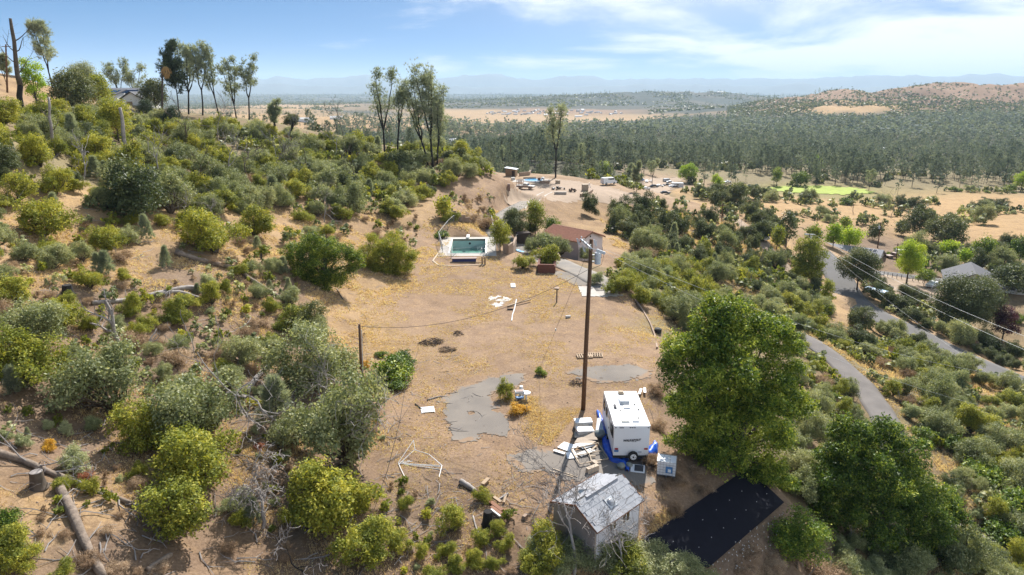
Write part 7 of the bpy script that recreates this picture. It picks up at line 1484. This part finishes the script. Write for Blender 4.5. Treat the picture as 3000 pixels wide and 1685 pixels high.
for lb, x, y, rz, m_, kd in (('pale blue car parked at the back of the dirt lot',1635,238,80,'greymetal','sedan'),('faded brown car parked beside the pale blue car',1680,238,80,'rustpaint','sedan'),('grey van parked on the bank of the dirt lot',1852,232,20,'greymetal','van'),('dark car parked at the front of the dirt lot by the pine stem',1718,292,10,'darkpaint','sedan'),
    ('white car parked in the middle of the dirt lot',1772,288,5,'white','sedan'),('black pickup parked in the middle of the dirt lot',1855,280,-5,'darkpaint','pickup'),('small white car beside the boxy grey trailer',1915,295,0,'white','sedan'),('white car half hidden by shrubs below the dirt lot',1625,318,15,'white','sedan'),('blue van among the pines behind the dirt lot',1560,225,10,'bluepaint','van'),('white van half hidden by the pine near the crate',1225,262,30,'white','van'),
    ('dark car behind the boxy grey trailer',1945,300,10,'darkpaint','sedan'),('silver car parked behind the grey van',1888,245,10,'steel','sedan'),('dark blue car beside the willow below the lot',1835,365,0,'darkpaint','sedan'),('pale truck among the trees past the cottonwood',2505,245,20,'white','pickup')): car(lb, *z3(x, y), R(rz), M[m_], kd)
b = at(*z3(1965, 297)); TT_ = empty('trailer', 'boxy grey trailer at the end of the parked cars', 'trailer', b, R(-5)); MB().box((0,0,1.7), (6.5,2.4,2.5)).build('body', M['greymetal'], TT_); MB().box((0,-1.22,1.9), (1.2,.04,.6)).build('window', M['glass'], TT_); wheels(TT_, (-.5,.6), 1.1, .36)
# van on the dirt track
car('white camper van parked at the top of the dirt track', 2227, 703, R(-70), M['white'], 'van', 'camper_van', 'van')
# ------------------------------------------------------------------ valley houses
def gable(name, label, cx_, cy2, rz, Lh, Wh, wallh, roofh, wm, rm_, z0=None, wins=3, ov=.5):
    z_ = h(cx_, cy2) if z0 is None else z0; e = empty(name, label, 'house', (cx_, cy2, z_), rz); pr = [(-Wh/2,-1.5),(Wh/2,-1.5),(Wh/2,wallh),(0,wallh+roofh-.05),(-Wh/2,wallh)]; MB().sweep(pr, -Lh/2, Lh/2).build('wall', wm, e)
    for s_ in (-1, 1):
        k = roofh/(Wh/2); y1, z1 = s_*(Wh/2+ov), wallh-ov*k; MB().add([(-Lh/2-ov,0,wallh+roofh),(Lh/2+ov,0,wallh+roofh),(Lh/2+ov,y1,z1),(-Lh/2-ov,y1,z1),(-Lh/2-ov,0,wallh+roofh+.18),(Lh/2+ov,0,wallh+roofh+.18),(Lh/2+ov,y1,z1+.18),(-Lh/2-ov,y1,z1+.18)], ((0,1,2,3),(7,6,5,4),(0,4,5,1),(1,5,6,2),(2,6,7,3),(3,7,4,0))).build('roof', rm_, e)
        for i in range(wins): x = -Lh/2+(i+.7)*Lh/(wins+.4); w0 = MB().box((x, s_*(Wh/2+.03), wallh*.55), (1.3,.08,1.2)).build('window', M['white'], e); MB().box((x, s_*(Wh/2+.06), wallh*.55), (1.1,.06,1.0)).build('pane', M['glass'], e if False else w0)
    return e
A, B = Vector(on_z(2430, 716, -18.0)), Vector(on_z(2583, 738, -18.2)); mid = (A+B)/2; rzh = math.atan2(B.y-A.y, B.x-A.x)
SHH = gable('house', 'long grey roofed house with a solar array beside the road bend', mid.x, mid.y, rzh, (B-A).length, 9, 2.6, 1.9, M['cream'], M['greyroof'], -22.3, 4)
sp_ = math.atan2(1.9, 4.5); bx = (B-A).length/2
for i in range(6):
    for j in range(2):
        p_ = MB().box((0,0,0), (1.02,1.72,.05)).build('solar_panel', M['white'], SHH, (bx-1.5-i*1.08, -(.9+j*1.76)*math.cos(sp_)-.4, 2.6+1.9-((.9+j*1.76)+.4)*math.sin(sp_)+.32)); p_.rotation_euler = (sp_, 0, 0); MB().box((0,0,.03), (.94,1.62,.02)).build('cell', M['solar'], p_)
pk = Vector(on_z(2799, 800, -18.3)); gable('house', 'dark grey gabled house behind the huge dark oak', pk.x+3.5, pk.y-1, R(62), 12, 11, 2.7, 2.6, M['cream'], M['darkroof'], h(pk.x, pk.y)-.3, 3)
pk = Vector(on_z(2915, 820, -19)); gable('house', 'low dark roofed house beyond the dark gabled house', pk.x, pk.y+3, R(-4), 14, 8, 2.5, 1.3, M['cream'], M['darkroof'], None, 3)
dm_ = at(2566, 868); V = []; n = 12
for i in range(n+1):
    for j in range(9): a = PI*i/n; V.append((1.9*math.cos(a), -2.4+j*.6, 1.75*math.sin(a)))
F = [(i*9+j, (i+1)*9+j, (i+1)*9+j+1, i*9+j+1) for i in range(n) for j in range(8)]; DO = empty('hoop_canopy', 'curved pale blue canopy among the oaks by the road', 'canopy', dm_, R(35)); V = np.array(V); b0 = len(V); F = np.array(F); new_obj('cover', np_mesh('cover', np.r_[V, V*.985], np.r_[F, F[:, ::-1]+b0], [mat('pale blue canvas', (.30,.48,.68), .5)], smooth_=True), DO); [MB().tube([(1.87*math.cos(PI*i/12), y, 1.72*math.sin(PI*i/12)) for i in range(13)], .03, 5).build('hoop', M['steel'], DO) for y in (-2.3, 0, 2.3)]
for lb, px, py, rz, m_, kd in (('brown pickup parked beside the leaning short pole',2618,758,15,'rustpaint','pickup'),('white van parked behind the street tree',2648,752,5,'white','van'),('white car in the carport of the dark gabled house',2735,842,30,'white','sedan')): car(lb, px, py, R(rz), M[m_], kd, 'parked_vehicle', 'car')
fpts = [at(px, py) for px, py in ((2566,806),(2600,812),(2640,818),(2690,826),(2730,834))]; FE = empty('wire_fence', 'thin wire fence along the grey driveway of the valley yard', 'fence', fpts[0]); w_ = MB()
for a, b in zip(fpts[:-1], fpts[1:]):
    for k in range(3): q = a.lerp(b, k/3); MB().box((0,0,.6), (.1,.1,1.2)).build('post', M['charcoal'], FE, Vector((q.x,q.y,h(q.x,q.y)))-fpts[0])
    for z_ in (.4,.8,1.15): w_.bar(a-fpts[0]+Vector((0,0,z_)), b-fpts[0]+Vector((0,0,z_)), .02)
w_.build('wire', M['wire'], FE)
# ridge house
rc = Vector(on_y(385, 300, 206)); g0 = h(rc.x, rc.y)
RH = gable('house', 'grey roofed house with solar panels on the ridge among the oaks', rc.x, rc.y, R(0), 12.5, 8, 3.0+19.6-g0, 2.2, M['white'], M['greyroof'], None, 2); zz0 = 3.0+19.6-g0
MB().sweep([(-2.6,-1.5),(2.6,-1.5),(2.6,zz0-.4),(0,zz0+1.1),(-2.6,zz0-.4)], -6.5, 0, axis='Y').build('wing_wall', M['white'], RH).location = (3.6, 0, 0)
for s_ in (-1, 1): MB().add([(3.6,-7,zz0+1.25),(3.6,0,zz0+1.25),(3.6+s_*3.1,0,zz0-.55),(3.6+s_*3.1,-7,zz0-.55),(3.6,-7,zz0+1.45),(3.6,0,zz0+1.45),(3.6+s_*3.1,0,zz0-.35),(3.6+s_*3.1,-7,zz0-.35)], ((0,1,2,3),(7,6,5,4),(0,4,5,1),(1,5,6,2),(2,6,7,3),(3,7,4,0))).build('roof', M['darkroof'], RH)
MB().box((-2.5,-6,zz0*.5), (6,5,zz0+2)).build('wing_wall', M['white'], RH); MB().box((-2.5,-6,zz0+1.3), (6.8,5.8,.25), rx=R(12)).build('roof', M['darkroof'], RH)
for i in range(5): p_ = MB().box((0,0,0), (1.05,2.6,.06)).build('solar_panel', M['solar'], RH, (-4.7+i*1.1,-6.2,zz0+1.5)); p_.rotation_euler = (R(12),0,0)
for i in range(5): p_ = MB().box((0,0,0), (1.05,1.9,.06)).build('solar_panel', M['solar'], RH, (-1.5+i*1.1,-2.3,zz0+1.35)); p_.rotation_euler = (math.atan2(2.2,4),0,0)
MB().box((3.0,-6.6,zz0-2.2), (1.6,.1,1.8)).build('door', M['timber'], RH)
# palm on the ridge
pbm = Vector(on_y(470, 300, 196)); pbm.z = h(pbm.x, pbm.y); ptp = Vector(on_y(476, 192, 196)); PT = empty('palm_tree', 'fan palm with a brown skirt beside the dark conifer on the ridge', 'palm tree', pbm); hv = ptp-pbm; MB().tube([(0,0,-.3), hv*.5, hv], [.3,.24,.26], 8).build('trunk', M['bark'], PT); rg = random.Random(3)
for k in range(26):
    a = rg.uniform(0, 6.28); el = rg.uniform(-.3, 1.2); d = Vector((math.cos(a)*math.cos(el), math.sin(a)*math.cos(el), math.sin(el))); m_ = MB(); c_ = hv+d*1.5
    for q in range(9):
        b2 = (q-4)*.28; u = d.cross(Vector((0,0,1))).normalized(); e2 = (d*math.cos(b2)+u*math.sin(b2)); m_.add([c_-u*.05, c_+u*.05, c_+e2*1.1+Vector((0,0,-.25))], ((0,1,2),))
    m_.tube([hv, c_], .03, 3, cap=False); m_.build('frond', M['lime'] if False else mat('palm frond %d' % k, (.12,.16,.05), .6) if k == 0 else bpy.data.materials['palm frond 0'], PT)
m_ = MB(); 
for k in range(160): a = rg.uniform(0, 6.28); el = rg.uniform(-1.5, 1.5); q = math.cos(el)*rg.uniform(.5, 1.25); z_ = -1.4+math.sin(el)*1.2; c_ = hv+Vector((math.cos(a)*q+.7, math.sin(a)*q, z_)); m_.add([c_+Vector((-.1,0,0)), c_+Vector((.1,.05,0)), c_+Vector((math.cos(a)*.3, math.sin(a)*.3, -1.0))], ((0,1,2),))
m_.build('dead_skirt', mat('dead palm frond', (.42,.25,.09), .8), PT)
# ------------------------------------------------------------------ far houses in the valley
rg = random.Random(12); hm_ = [(MB().sweep([(-4,-2),(4,-2),(4,2.8),(0,4.6),(-4,2.8)], -7, 7).add([(-7.4,-4.5,2.7),(7.4,-4.5,2.7),(7.4,0,4.9),(-7.4,0,4.9),(7.4,4.5,2.7),(-7.4,4.5,2.7)], ((0,1,2,3),(3,2,4,5)), 1)).mesh('tract_house', [M[a], M[b]]) for a, b in (('cream','greyroof'),('white','dirtywhite'),('cream','darkroof'),('white','greyroof'))]
fl = []
for k in range(400):
    px, py = rg.uniform(1420, 1830), rg.uniform(322, 338)
    if abs(px-1620)/210+abs(py-332)/14 > 1.2: continue
    b = at(px, py)
    if all((b-q).length > 24 for q in fl): fl.append(b)
for i, b in enumerate(fl[:64]): tag(new_obj('tract_house', hm_[rg.randrange(4)], None, b, rg.choice((0, .3, 1.57, 1.2))), 'small pale house in the distant valley subdivision', 'house', 'houses of the distant valley subdivision')
for lb, px, py, L_, rz in (('long white barn on the far tan hillside',885,355,2.6,0),('white farm shed at the edge of the far tan fields',985,350,1.4,.3),('white building with a pale roof at the end of the subdivision',1695,343,1.9,0),('white house in the pine forest below the hill',2096,358,.8,.4),('pale house among the forest pines',2580,440,.7,.8),('white roof on the small wooded hilltop',2110,271,3.0,0),('pale house at the foot of the tan spurs',2590,345,.8,0),('pale cabin in the forest beyond the charred pines',1325,418,.7,.5)):
    b = at(px, py); o = new_obj('far_building', hm_[1], None, b, rz, (L_, 1.0 if L_ < 2 else 1.4, 1.2)); tag(o, lb, 'building')

print('tris', sum(len(m.polygons)*2 for m in bpy.data.meshes))
